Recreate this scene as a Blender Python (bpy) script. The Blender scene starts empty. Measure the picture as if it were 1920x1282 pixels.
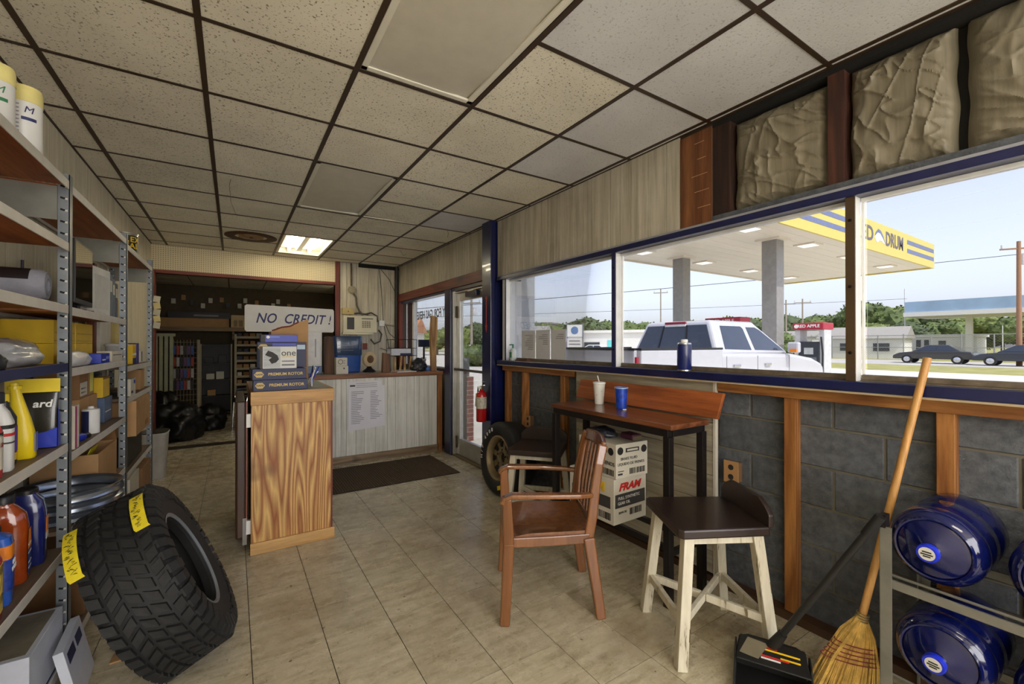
import bpy, math, random
import numpy as np
from mathutils import Vector, Matrix, Euler
random.seed(7)
R = math.radians
scene = bpy.context.scene
COL = scene.collection

# ------------------------------------------------------------------ camera
FPX, YAW, PIT, CZ = 814.0, R(32.7), R(0.25), 1.42
cam_d = bpy.data.cameras.new('camera'); cam_d.lens = FPX / 1920 * 36; cam_d.sensor_width = 36
cam_d.clip_start = 0.02; cam_d.clip_end = 600
cam = bpy.data.objects.new('camera', cam_d); COL.objects.link(cam)
cam.location = (0, 0, CZ); cam.rotation_euler = (R(90) + PIT, 0, -YAW)
scene.camera = cam

# ------------------------------------------------------------------ sky, sun, exposure
SUN_EL, SUN_AZ = R(56), R(188)        # azimuth measured from +Y towards +X: the sun stands behind the camera
w = bpy.data.worlds.new('sky'); scene.world = w; w.use_nodes = True
nt = w.node_tree; nt.nodes.clear()
sk = nt.nodes.new('ShaderNodeTexSky'); sk.sky_type = 'NISHITA'; sk.sun_disc = False
sk.sun_elevation = SUN_EL; sk.sun_rotation = SUN_AZ; sk.air_density = 1.0; sk.dust_density = 2.2; sk.ozone_density = 1.0
hs = nt.nodes.new('ShaderNodeHueSaturation'); hs.inputs['Saturation'].default_value = 0.45
bg = nt.nodes.new('ShaderNodeBackground'); bg.inputs['Strength'].default_value = 0.33
wo = nt.nodes.new('ShaderNodeOutputWorld')
tn = nt.nodes.new('ShaderNodeMix'); tn.data_type = 'RGBA'; tn.blend_type = 'MULTIPLY'; tn.inputs[0].default_value = 1.0; tn.inputs[7].default_value = (1.0, 0.955, 1.045, 1)
nt.links.new(sk.outputs[0], hs.inputs['Color']); nt.links.new(hs.outputs[0], tn.inputs[6]); nt.links.new(tn.outputs[2], bg.inputs['Color']); nt.links.new(bg.outputs[0], wo.inputs['Surface'])
sd = bpy.data.lights.new('sun', 'SUN'); sd.energy = 4.0; sd.angle = R(1.0); sd.color = (1.0, 0.95, 0.86)
so = bpy.data.objects.new('sun', sd); COL.objects.link(so)
dv = Vector((math.sin(SUN_AZ) * math.cos(SUN_EL), math.cos(SUN_AZ) * math.cos(SUN_EL), math.sin(SUN_EL)))
so.rotation_euler = dv.to_track_quat('Z', 'Y').to_euler(); so.location = (0, -6, 12)

def area(name, loc, rot, sx, sy, power, col):
    d = bpy.data.lights.new(name, 'AREA'); d.shape = 'RECTANGLE'; d.size = sx; d.size_y = sy; d.energy = power; d.color = col
    o = bpy.data.objects.new(name, d); COL.objects.link(o); o.location = loc; o.rotation_euler = rot
    return o
# fill light added behind the camera, just inside the unseen front glazing
area('added_fill_light', (0.73, -2.75, 1.55), (R(90), 0, 0), 2.9, 2.1, 95, (1.0, 0.96, 0.88))
vs = scene.view_settings
scene.display_settings.display_device = 'sRGB'
vs.view_transform = 'Standard'; vs.look = 'None'; vs.exposure = 0.2; vs.gamma = 1.0; vs.use_curve_mapping = False

# ------------------------------------------------------------------ pixel helpers (1920x1282): a ray, stopped by a known plane
_s, _c = math.sin(YAW), math.cos(YAW)
def ray(x, y):
    u = (x - 960) / FPX; v = (641 - y) / FPX
    zf = math.cos(PIT) - v * math.sin(PIT); zu = math.sin(PIT) + v * math.cos(PIT)
    return (u * _c + zf * _s, -u * _s + zf * _c, zu)
def onX(x, y, X): d = ray(x, y); t = X / d[0]; return Vector((X, d[1] * t, CZ + d[2] * t))
def onY(x, y, Y): d = ray(x, y); t = Y / d[1]; return Vector((d[0] * t, Y, CZ + d[2] * t))
def onZ(x, y, Z): d = ray(x, y); t = (Z - CZ) / d[2]; return Vector((d[0] * t, d[1] * t, Z))

# ------------------------------------------------------------------ materials
def lin(c):
    return tuple(((v / 255) / 12.92 if v / 255 <= 0.04045 else ((v / 255 + 0.055) / 1.055) ** 2.4) for v in c) + (1.0,)
MATS = {}
def _base(name):
    m = bpy.data.materials.new(name); m.use_nodes = True
    t = m.node_tree; b = t.nodes['Principled BSDF']
    return m, t, b
def mixcol(t, fac, a, b, mode='MIX'):
    n = t.nodes.new('ShaderNodeMix'); n.data_type = 'RGBA'; n.blend_type = mode
    for sock, v in ((n.inputs[0], fac), (n.inputs[6], a), (n.inputs[7], b)):
        if hasattr(v, 'links'): t.links.new(v, sock)
        else: sock.default_value = v
    return n.outputs[2]
def noise(t, vec, scale, detail=4, rough=0.6):
    n = t.nodes.new('ShaderNodeTexNoise'); n.inputs['Scale'].default_value = scale; n.inputs['Detail'].default_value = detail
    n.inputs['Roughness'].default_value = rough
    if vec is not None: t.links.new(vec, n.inputs['Vector'])
    return n.outputs['Fac']
def ramp(t, fac, stops):
    n = t.nodes.new('ShaderNodeValToRGB'); e = n.color_ramp.elements
    while len(e) > len(stops): e.remove(e[-1])
    while len(e) < len(stops): e.new(0.5)
    for q, (p, c) in zip(e, stops): q.position = p; q.color = c if len(c) == 4 else tuple(c) + (1,)
    t.links.new(fac, n.inputs[0]); return n.outputs[0]
def coords(t, scale=(1, 1, 1), world=False, rnd=0.0):
    if world:
        g = t.nodes.new('ShaderNodeNewGeometry'); v = g.outputs['Position']
    else:
        g = t.nodes.new('ShaderNodeTexCoord'); v = g.outputs['Object']
    mp = t.nodes.new('ShaderNodeMapping'); mp.inputs['Scale'].default_value = scale
    t.links.new(v, mp.inputs['Vector'])
    if rnd:
        oi = t.nodes.new('ShaderNodeObjectInfo'); mu = t.nodes.new('ShaderNodeMath'); mu.operation = 'MULTIPLY'
        mu.inputs[1].default_value = rnd; t.links.new(oi.outputs['Random'], mu.inputs[0])
        cx = t.nodes.new('ShaderNodeCombineXYZ')
        for k in range(3): t.links.new(mu.outputs[0], cx.inputs[k])
        t.links.new(cx.outputs[0], mp.inputs['Location'])
    return mp.outputs[0]
def bump(t, b, h, strength, dist=0.01):
    n = t.nodes.new('ShaderNodeBump'); n.inputs['Strength'].default_value = strength; n.inputs['Distance'].default_value = dist
    t.links.new(h, n.inputs['Height']); t.links.new(n.outputs[0], b.inputs['Normal'])
def rndshade(t, col, amt):
    oi = t.nodes.new('ShaderNodeObjectInfo'); mr = t.nodes.new('ShaderNodeMapRange')
    mr.inputs[3].default_value = 1 - amt; mr.inputs[4].default_value = 1 + amt
    t.links.new(oi.outputs['Random'], mr.inputs[0])
    h = t.nodes.new('ShaderNodeHueSaturation'); t.links.new(mr.outputs[0], h.inputs['Value']); t.links.new(col, h.inputs['Color'])
    return h.outputs[0]
def M(name, col, rough=0.55, metal=0.0, var=0.12, vscale=9.0, bmp=0.0, bscale=80.0, coat=0.0, rnd=0.0, spec=0.5, world=False, trans=0.0, stretch=(1, 1, 1)):
    if name in MATS: return MATS[name]
    m, t, b = _base(name)
    c = lin(col); v = coords(t, stretch, world, 0 if world else 13.0)
    n = noise(t, v, vscale, 5)
    lo = tuple(x * (1 - var) for x in c[:3]) + (1,); hi = tuple(min(1, x * (1 + var)) for x in c[:3]) + (1,)
    o = ramp(t, n, [(0.3, lo), (0.7, hi)])
    if rnd: o = rndshade(t, o, rnd)
    t.links.new(o, b.inputs['Base Color'])
    b.inputs['Roughness'].default_value = rough; b.inputs['Metallic'].default_value = metal
    b.inputs['Specular IOR Level'].default_value = spec; b.inputs['Coat Weight'].default_value = coat
    b.inputs['Transmission Weight'].default_value = trans
    if bmp: bump(t, b, noise(t, v, bscale, 3), bmp, 0.004)
    MATS[name] = m; return m
def wood(name, c1, c2, axis='z', scale=14.0, rough=0.5, c3=None, figure=1.0, coat=0.0, rnd=0.1, knots=True):
    if name in MATS: return MATS[name]
    m, t, b = _base(name)
    st = {'x': (0.07, 1, 1), 'y': (1, 0.07, 1), 'z': (1, 1, 0.07)}[axis]
    v = coords(t, st, rnd=17.0)
    n1 = noise(t, v, scale * 0.55, 2, 0.5)
    wv = t.nodes.new('ShaderNodeMath'); wv.operation = 'MULTIPLY'; wv.inputs[1].default_value = 16.0 * figure; t.links.new(n1, wv.inputs[0])
    fr = t.nodes.new('ShaderNodeMath'); fr.operation = 'PINGPONG'; fr.inputs[1].default_value = 1.0; t.links.new(wv.outputs[0], fr.inputs[0])
    n2 = noise(t, v, scale * 7, 4, 0.7)
    base = mixcol(t, fr.outputs[0], lin(c1), lin(c2))
    fine = ramp(t, n2, [(0.35, (0.62, 0.6, 0.58)), (0.62, (1, 1, 1))])
    o = mixcol(t, 0.75, base, fine, 'MULTIPLY')
    if knots:
        k = noise(t, coords(t, (1, 1, 1), rnd=29.0), 3.0, 2, 0.5)
        o = mixcol(t, ramp(t, k, [(0.66, (0, 0, 0)), (0.74, (0.8, 0.8, 0.8))]), o, lin(c3 or tuple(int(x * 0.5) for x in c2)))
    if rnd: o = rndshade(t, o, rnd)
    t.links.new(o, b.inputs['Base Color']); b.inputs['Roughness'].default_value = rough; b.inputs['Coat Weight'].default_value = coat
    bump(t, b, n2, 0.15, 0.003)
    MATS[name] = m; return m
def emit(name, col, s):
    if name in MATS: return MATS[name]
    m, t, b = _base(name); b.inputs['Base Color'].default_value = lin(col)
    b.inputs['Emission Color'].default_value = lin(col); b.inputs['Emission Strength'].default_value = s
    MATS[name] = m; return m
def glass(name, tint=(1, 1, 1), refl=0.9, rough=0.0):
    if name in MATS: return MATS[name]
    m = bpy.data.materials.new(name); m.use_nodes = True; t = m.node_tree; t.nodes.clear()
    tr = t.nodes.new('ShaderNodeBsdfTransparent'); tr.inputs[0].default_value = tuple(tint) + (1,)
    gl = t.nodes.new('ShaderNodeBsdfGlossy'); gl.inputs['Roughness'].default_value = rough
    fr = t.nodes.new('ShaderNodeFresnel'); fr.inputs['IOR'].default_value = 1.35
    mu = t.nodes.new('ShaderNodeMath'); mu.operation = 'MULTIPLY'; mu.inputs[1].default_value = refl; t.links.new(fr.outputs[0], mu.inputs[0])
    mx = t.nodes.new('ShaderNodeMixShader'); out = t.nodes.new('ShaderNodeOutputMaterial')
    t.links.new(mu.outputs[0], mx.inputs[0]); t.links.new(tr.outputs[0], mx.inputs[1]); t.links.new(gl.outputs[0], mx.inputs[2]); t.links.new(mx.outputs[0], out.inputs[0])
    MATS[name] = m; return m

# ------------------------------------------------------------------ geometry
class G:
    def __init__(s): s.v = []; s.f = []
    def add(s, vs, fs):
        k = len(s.v); s.v += [tuple(p) for p in vs]; s.f += [tuple(i + k for i in f) for f in fs]; return s
    def box(s, x0, y0, z0, x1, y1, z1):
        return s.add([(x0, y0, z0), (x1, y0, z0), (x1, y1, z0), (x0, y1, z0), (x0, y0, z1), (x1, y0, z1), (x1, y1, z1), (x0, y1, z1)],
                     [(0, 3, 2, 1), (4, 5, 6, 7), (0, 1, 5, 4), (1, 2, 6, 5), (2, 3, 7, 6), (3, 0, 4, 7)])
    def cb(s, c, sz): return s.box(c[0] - sz[0] / 2, c[1] - sz[1] / 2, c[2] - sz[2] / 2, c[0] + sz[0] / 2, c[1] + sz[1] / 2, c[2] + sz[2] / 2)
    def beam(s, p0, p1, wx, wy, up=(0, 0, 1), w1=None):
        p0 = Vector(p0); p1 = Vector(p1); d = (p1 - p0).normalized(); u = Vector(up)
        a = d.cross(u)
        if a.length < 1e-4: a = d.cross(Vector((1, 0, 0)))
        a.normalize(); b = d.cross(a)
        vs = []
        for p, k in ((p0, 1.0), (p1, w1 or 1.0)):
            for sx, sy in ((-1, -1), (1, -1), (1, 1), (-1, 1)): vs.append(p + a * sx * wx / 2 * k + b * sy * wy / 2 * k)
        return s.add(vs, [(0, 3, 2, 1), (4, 5, 6, 7), (0, 1, 5, 4), (1, 2, 6, 5), (2, 3, 7, 6), (3, 0, 4, 7)])
    def cyl(s, p0, p1, r0, r1=None, n=14, cap=True):
        r1 = r0 if r1 is None else r1
        p0 = Vector(p0); p1 = Vector(p1); d = (p1 - p0).normalized()
        a = d.orthogonal().normalized(); b = d.cross(a); vs = []
        for p, r in ((p0, r0), (p1, r1)):
            for i in range(n):
                t = 2 * math.pi * i / n; vs.append(p + (a * math.cos(t) + b * math.sin(t)) * r)
        fs = [(i, (i + 1) % n, n + (i + 1) % n, n + i) for i in range(n)]
        if cap: fs += [tuple(range(n - 1, -1, -1)), tuple(range(n, 2 * n))]
        return s.add(vs, fs)
    def lathe(s, prof, n=24, origin=(0, 0, 0), axis=None, closed=False):
        o = Vector(origin); d = Vector(axis or (0, 0, 1)).normalized(); a = d.orthogonal().normalized() if axis else Vector((1, 0, 0)); b = d.cross(a)
        vs = []; m = len(prof)
        for r, z in prof:
            for i in range(n):
                t = 2 * math.pi * i / n; vs.append(o + d * z + (a * math.cos(t) + b * math.sin(t)) * max(r, 1e-5))
        fs = []
        for k in range(m if closed else m - 1):
            k2 = (k + 1) % m
            for i in range(n): fs.append((k * n + i, k * n + (i + 1) % n, k2 * n + (i + 1) % n, k2 * n + i))
        if not closed: fs += [tuple(range(n - 1, -1, -1)), tuple(range((m - 1) * n, m * n))]
        return s.add(vs, fs)
    def tube(s, path, r, n=8, closed=False):
        pts = [Vector(p) for p in path]; m = len(pts); vs = []; pa = None
        rr = r if isinstance(r, (list, tuple)) else [r] * m
        for k, p in enumerate(pts):
            q0 = pts[k - 1] if (k > 0 or closed) else p; q1 = pts[(k + 1) % m] if (k < m - 1 or closed) else p
            d = (q1 - q0).normalized()
            a = d.orthogonal().normalized() if pa is None else (pa - d * pa.dot(d)).normalized()
            pa = a; b = d.cross(a)
            for i in range(n):
                t = 2 * math.pi * i / n; vs.append(p + (a * math.cos(t) + b * math.sin(t)) * rr[k])
        fs = []
        for k in range(m if closed else m - 1):
            k2 = (k + 1) % m
            for i in range(n): fs.append((k * n + i, k * n + (i + 1) % n, k2 * n + (i + 1) % n, k2 * n + i))
        if not closed: fs += [tuple(range(n - 1, -1, -1)), tuple(range((m - 1) * n, m * n))]
        return s.add(vs, fs)
    def loft(s, secs, n=20, p=4.0):
        # secs: (z, hx, hy[, cx, cy]); superellipse sections
        vs = []
        for q in secs:
            z, hx, hy = q[:3]; cx, cy = (q[3], q[4]) if len(q) > 3 else (0, 0)
            for i in range(n):
                t = 2 * math.pi * (i + 0.5) / n; ct, st = math.cos(t), math.sin(t)
                vs.append((cx + hx * math.copysign(abs(ct) ** (2 / p), ct), cy + hy * math.copysign(abs(st) ** (2 / p), st), z))
        m = len(secs)
        fs = [(k * n + i, k * n + (i + 1) % n, (k + 1) * n + (i + 1) % n, (k + 1) * n + i) for k in range(m - 1) for i in range(n)]
        fs += [tuple(range(n - 1, -1, -1)), tuple(range((m - 1) * n, m * n))]
        return s.add(vs, fs)
    def prism(s, poly, h0, h1, plane='xy'):
        # polygon in a plane, pushed along the third axis
        mp = {'xy': lambda a, b, h: (a, b, h), 'xz': lambda a, b, h: (a, h, b), 'yz': lambda a, b, h: (h, a, b)}[plane]
        n = len(poly); vs = [mp(a, b, h0) for a, b in poly] + [mp(a, b, h1) for a, b in poly]
        return s.add(vs, [tuple(range(n - 1, -1, -1)), tuple(range(n, 2 * n))] + [(i, (i + 1) % n, n + (i + 1) % n, n + i) for i in range(n)])
    def mesh(s, name, smooth=False, ang=38):
        me = bpy.data.meshes.new(name); me.from_pydata(s.v, [], s.f)
        import bmesh
        bm = bmesh.new(); bm.from_mesh(me); bmesh.ops.recalc_face_normals(bm, faces=bm.faces); bm.to_mesh(me); bm.free()
        if smooth:
            me.polygons.foreach_set('use_smooth', [True] * len(me.polygons)); me.set_sharp_from_angle(angle=R(ang))
        me.update(); return me
def tag(o, label=None, cat=None, group=None, kind=None):
    if label: o['label'] = label
    if cat: o['category'] = cat
    if group: o['group'] = group
    if kind: o['kind'] = kind
    return o
def ob(name, g, mat, parent=None, loc=None, rot=None, bevel=0.0, smooth=False, label=None, cat=None, group=None, kind=None, seg=2):
    me = g if isinstance(g, bpy.types.Mesh) else g.mesh(name, smooth)
    if mat is not None and not me.materials: me.materials.append(mat)
    o = bpy.data.objects.new(name, me); COL.objects.link(o)
    if parent is not None: o.parent = parent
    if loc is not None: o.location = loc
    if rot is not None: o.rotation_euler = rot
    if bevel:
        b = o.modifiers.new('bevel', 'BEVEL'); b.width = bevel; b.segments = seg; b.limit_method = 'ANGLE'; b.angle_limit = R(40)
    return tag(o, label, cat, group, kind)
def thing(name, label, cat, loc=(0, 0, 0), rz=0.0, group=None, kind=None, rot=None):
    o = bpy.data.objects.new(name, None); COL.objects.link(o); o.empty_display_size = 0.1
    o.location = loc; o.rotation_euler = rot or (0, 0, rz)
    return tag(o, label, cat, group, kind)
def copy_tree(o, parent=None):
    c = o.copy(); COL.objects.link(c); c.parent = parent
    for ch in list(o.children): copy_tree(ch, c)
    return c
_TX = {}
def text_mesh(s, size, ext=0.0006, shear=0.0, align='CENTER', bold=0.0, space=1.0):
    key = (s, size, ext, shear, align, bold, space)
    if key in _TX: return _TX[key]
    cu = bpy.data.curves.new('lettering', 'FONT'); cu.body = s; cu.size = size; cu.extrude = ext; cu.shear = shear
    cu.align_x = align; cu.align_y = 'CENTER'; cu.offset = bold; cu.resolution_u = 3; cu.space_character = space
    to = bpy.data.objects.new('lettering', cu); COL.objects.link(to)
    bpy.context.view_layer.update()
    me = bpy.data.meshes.new_from_object(to.evaluated_get(bpy.context.evaluated_depsgraph_get()))
    bpy.data.objects.remove(to); bpy.data.curves.remove(cu); me.name = 'lettering'; _TX[key] = me
    return me
def text(s, size, mat, parent, origin, u, v, name='lettering', sx=1.0, **k):
    me = text_mesh(s, size, **k)
    if me.materials and me.materials[0] != mat: me = me.copy(); me.materials.clear()
    if not me.materials: me.materials.append(mat)
    o = bpy.data.objects.new(name, me); COL.objects.link(o); o.parent = parent
    u = Vector(u).normalized(); v = Vector(v).normalized(); n = u.cross(v)
    m = Matrix((u, v, n)).transposed().to_4x4(); m.translation = Vector(origin)
    o.matrix_local = m @ Matrix.Diagonal((sx, 1, 1, 1))
    return o
FACES = {'+x': ((0, 1, 0), (0, 0, 1), (1, 0, 0)), '-x': ((0, -1, 0), (0, 0, 1), (-1, 0, 0)), '-y': ((1, 0, 0), (0, 0, 1), (0, -1, 0)),
         '+y': ((-1, 0, 0), (0, 0, 1), (0, 1, 0)), '+z': ((1, 0, 0), (0, 1, 0), (0, 0, 1))}
def face_frame(size, f):
    u, v, n = (Vector(a) for a in FACES[f]); sx, sy, sz = size
    fw = {'x': sy, 'y': sx, 'z': sx}[f[1]]; fh = {'x': sz, 'y': sz, 'z': sy}[f[1]]
    half = {'x': sx / 2, 'y': sy / 2, 'z': sz}[f[1]]
    o = n * half - u * fw / 2
    if f != '+z': pass
    else: o = o - v * fh / 2
    return o, u, v, n, fw, fh
def plate(parent, size, f, u0, v0, u1, v1, mat, name='printed_label', off=0.0012):
    o, u, v, n, fw, fh = face_frame(size, f)
    p = [o + u * fw * a + v * fh * b for a, b in ((u0, v0), (u1, v0), (u1, v1), (u0, v1))]
    return ob(name, G().add([q for q in p] + [q + n * off for q in p], [(3, 2, 1, 0), (4, 5, 6, 7), (0, 1, 5, 4), (1, 2, 6, 5), (2, 3, 7, 6), (3, 0, 4, 7)]), mat, parent)
def ftext(parent, size, f, s, u0, v0, h, mat, off=0.002, name='lettering', **k):
    o, u, v, n, fw, fh = face_frame(size, f)
    return text(s, h, mat, parent, o + u * fw * u0 + v * fh * v0 + n * off, u, v, name, **k)
def bars(parent, size, f, u0, v0, u1, v1, mat, n=9, seed=1, name='barcode'):
    # a small barcode: dark bars of uneven width inside a frame
    o, u, v, nn, fw, fh = face_frame(size, f); rn = random.Random(seed); g = G(); x = u0
    wtot = u1 - u0
    for i in range(n):
        a = u0 + wtot * i / n; b = a + wtot / n * rn.uniform(0.35, 0.8)
        p = [o + u * fw * s + v * fh * t for s, t in ((a, v0), (b, v0), (b, v1), (a, v1))]
        g.add(p + [q + nn * 0.0013 for q in p], [(3, 2, 1, 0), (4, 5, 6, 7), (0, 1, 5, 4), (1, 2, 6, 5), (2, 3, 7, 6), (3, 0, 4, 7)])
    return ob(name, g, mat, parent)
def carton(name, label, cat, loc, size, mat, rz=0.0, deco=(), group=None, tilt=None, bevel=0.002, body='body'):
    t = thing(name, label, cat, loc, rz, group, rot=tilt)
    sx, sy, sz = size
    ob(body, G().box(-sx / 2, -sy / 2, 0, sx / 2, sy / 2, sz), mat, t, bevel=bevel)
    for d in deco:
        k = d[0]
        if k == 'p': plate(t, size, *d[1:])
        elif k == 't': ftext(t, size, d[1], d[2], d[3], d[4], d[5], d[6], **(d[7] if len(d) > 7 else {}))
        elif k == 'b': bars(t, size, *d[1:])
    return t
# ================================================================== the room shell
XL, XR, YB, ZC = -0.90, 2.36, 7.25, 2.72
def panel_mat(name, c1, c2, streak, st=(1, 1, 0.05)):
    m, t, b = _base(name)
    v = coords(t, st, rnd=31.0); n = noise(t, v, 22, 4, 0.7)
    o = ramp(t, n, [(0.3, lin(c2)), (0.62, lin(c1))])
    v2 = coords(t, (1, 1, 1), world=True); n2 = noise(t, v2, 1.6, 5, 0.65)
    o = mixcol(t, ramp(t, n2, [(0.46, (0, 0, 0)), (0.72, (streak,) * 3)]), o, lin((92, 76, 52)))
    o = rndshade(t, o, 0.06)
    t.links.new(o, b.inputs['Base Color']); b.inputs['Roughness'].default_value = 0.55
    MATS[name] = m; return m
PAN_GREY = panel_mat('whitewashed_grey_panelling', (200, 193, 176), (158, 149, 128), 0.32)
PAN_CREAM = panel_mat('cream_panelling', (222, 214, 192), (196, 186, 160), 0.22)
PAN_WHITE = panel_mat('white_counter_panelling', (226, 224, 214), (192, 190, 180), 0.25)
DARK = M('dark_void', (18, 16, 14), 0.9)
GAP = M('panel_groove', (52, 44, 34), 0.9)
BLUE = M('navy_blue_gloss_paint', (17, 24, 70), 0.28, var=0.25, bmp=0.05, bscale=30, coat=0.3)
RED = wood('red_stained_trim', (128, 54, 30), (92, 34, 20), 'z', 12, 0.45, rnd=0.08)
REDX = wood('red_stained_trim_long', (128, 54, 30), (92, 34, 20), 'y', 12, 0.45, rnd=0.08)
STUD = wood('orange_pine_stud', (184, 126, 66), (138, 84, 40), 'z', 12, 0.5)
STUDY = wood('orange_pine_rail', (184, 126, 66), (138, 84, 40), 'y', 12, 0.5)
ALU = M('brushed_aluminium', (196, 194, 188), 0.38, 0.75, 0.1, bmp=0.03)
WHITEFR = M('white_frame_paint', (222, 222, 220), 0.4, var=0.08)
BROWNFR = M('bronze_mullion', (84, 66, 44), 0.4, 0.3)
PANE = glass('window_glass', (0.80, 0.82, 0.83), 0.55)

# ---- floor
def floor_tile_mat():
    m, t, b = _base('vinyl_floor_tile')
    v = coords(t, (0.35, 1.6, 1), rnd=41.0)
    n = noise(t, v, 16, 6, 0.7); n3 = noise(t, coords(t, (1, 1, 1), rnd=11.0), 42, 3, 0.6)
    o = ramp(t, n, [(0.28, lin((158, 146, 120))), (0.5, lin((192, 182, 156))), (0.75, lin((210, 202, 180)))])
    w1 = coords(t, (1, 1, 1), world=True)
    d1 = noise(t, w1, 1.1, 6, 0.7); d2 = noise(t, w1, 9.0, 5, 0.75); d3 = noise(t, w1, 30.0, 2, 0.5)
    o = mixcol(t, ramp(t, d1, [(0.47, (0, 0, 0)), (0.74, (0.7, 0.7, 0.7))]), o, lin((122, 96, 56)))
    o = mixcol(t, ramp(t, d2, [(0.56, (0, 0, 0)), (0.75, (0.5, 0.5, 0.5))]), o, lin((96, 78, 50)))
    o = mixcol(t, ramp(t, d3, [(0.715, (0, 0, 0)), (0.74, (0.8, 0.8, 0.8))]), o, lin((58, 46, 32)))
    o = mixcol(t, ramp(t, n3, [(0.62, (0, 0, 0)), (0.7, (0.35, 0.35, 0.35))]), o, lin((122, 104, 74)))
    o = rndshade(t, o, 0.05)
    t.links.new(o, b.inputs['Base Color'])
    rr = ramp(t, d2, [(0.3, (0.15, 0.15, 0.15)), (0.75, (0.42, 0.42, 0.42))]); t.links.new(rr, b.inputs['Roughness'])
    bump(t, b, n, 0.06, 0.002); return m
TILE = floor_tile_mat()
flo = ob('floor', G().box(-1.05, -2.9, -0.06, 2.62, 11.2, -0.0035), M('floor_joint_dirt', (44, 36, 26), 0.8), kind='structure')
T = 0.3048
ft = G().box(0.0018, 0.0018, -0.0034, T - 0.0018, T - 0.0018, 0.0).mesh('floor_tile'); ft.materials.append(TILE)
fx0, fy0 = 0.073 - 4 * T, onZ(825, 1127, 0)[1] % T
n = 0
for j in range(-1, 25):
    for i in range(0, 13):
        x, y = fx0 + i * T, fy0 + j * T
        if x < -1.0 or x > 2.42 or y > 7.3: continue
        px = Vector((x + T / 2, y + T / 2, 0)); zf = px.x * _s + px.y * _c
        if zf < 0.9: continue
        ob('floor_tile', ft, None, flo, (x, y, 0))
g = G()
for j in range(-10, 40):
    for i in range(0, 13):
        x, y = fx0 + i * T, fy0 + j * T
        zf = (x + T / 2) * _s + (y + T / 2) * _c
        if (zf < 0.9 or y > 7.3 or j < -1) and -1.0 <= x <= 2.42 and -2.9 < y < 10.8: g.box(x + 0.0012, y + 0.0012, -0.0034, x + T - 0.0012, y + T - 0.0012, 0)
ob('far_floor_tiles', g, TILE, flo, kind='stuff')

# ---- ceiling: dark grid with lay-in tiles
def ceil_mat(name, c, spk):
    m, t, b = _base(name)
    v = coords(t, (1, 1, 1), rnd=23.0); n = noise(t, v, 95, 2, 0.5); n2 = noise(t, v, 2.2, 4, 0.6)
    base = ramp(t, n2, [(0.3, lin(tuple(int(q * 0.93) for q in c))), (0.7, lin(c))])
    o = mixcol(t, ramp(t, n, [(0.30, (spk,) * 3), (0.40, (0, 0, 0))]), base, lin((96, 84, 62)))
    w1 = coords(t, (1, 1, 1), world=True); d = noise(t, w1, 0.9, 4, 0.6)
    o = mixcol(t, ramp(t, d, [(0.55, (0, 0, 0)), (0.8, (0.3,) * 3)]), o, lin((140, 118, 78)))
    o = rndshade(t, o, 0.04); t.links.new(o, b.inputs['Base Color']); b.inputs['Roughness'].default_value = 0.9
    bump(t, b, n, 0.25, 0.004); return m
CT_OLD = ceil_mat('old_speckled_ceiling_tile', (240, 234, 214), 0.85); CT_NEW = ceil_mat('new_grey_ceiling_tile', (222, 222, 222), 0.4)
GRID = M('dark_brown_grid', (58, 42, 26), 0.5)
cei = ob('ceiling', G().box(-1.05, -2.9, 2.80, 2.62, YB + 0.1, 2.9), DARK, kind='structure')
P2 = 0.6096
gx = [XL] + [i * P2 - 1.342 for i in range(1, 7)] + [XR]
gy = [-2.88] + [j * P2 + 2.12 for j in range(-8, 9)] + [YB]
tm = {}
fix = {(3, -2): 'off', (3, 2): 'off', (3, 6): 'lit', (3, -6): 'lit', (1, -6): 'lit'}       # column 3 = between grid lines 3 and 4, two bays long; lit ones behind the camera are added for brightness
occupied = {(c, r + k) for (c, r) in fix for k in (0, 1)}
for a in range(len(gx) - 1):
    for q in range(len(gy) - 1):
        x0, x1, y0, y1 = gx[a], gx[a + 1], gy[q], gy[q + 1]; r = q - 9      # r = grid row j
        if (a, r) in occupied: continue
        key = (round(x1 - x0, 3), round(y1 - y0, 3), (a == 5 and r <= 0) or (a == 4 and r <= -2) or (a, r) == (5, 3) or a == 6)
        if key not in tm:
            me = G().box(-(x1 - x0) / 2 + 0.004, -(y1 - y0) / 2 + 0.004, 0, (x1 - x0) / 2 - 0.004, (y1 - y0) / 2 - 0.004, 0.015).mesh('ceiling_tile')
            me.materials.append(CT_NEW if key[2] else CT_OLD); tm[key] = me
        o = ob('ceiling_tile', tm[key], None, cei, ((x0 + x1) / 2, (y0 + y1) / 2, ZC))
        if (a, r) == (4, 3): o.rotation_euler = (0, R(1.5), 0); o.location.z += 0.012
        if (a, r) == (2, 2): o.rotation_euler = (R(-0.5), 0, 0)
for x in gx: ob('grid_bar', G().box(x - 0.0125, -2.88, ZC - 0.004, x + 0.0125, YB, ZC), GRID, cei)
for q, y in enumerate(gy):
    for a in range(len(gx) - 1):
        if (a, q - 9) in occupied and (a, q - 10) in occupied and (a, q - 10) in fix: continue
        ob('cross_bar', G().box(gx[a], y - 0.011, ZC - 0.0035, gx[a + 1], y + 0.011, ZC - 0.0005), GRID, cei)
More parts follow.
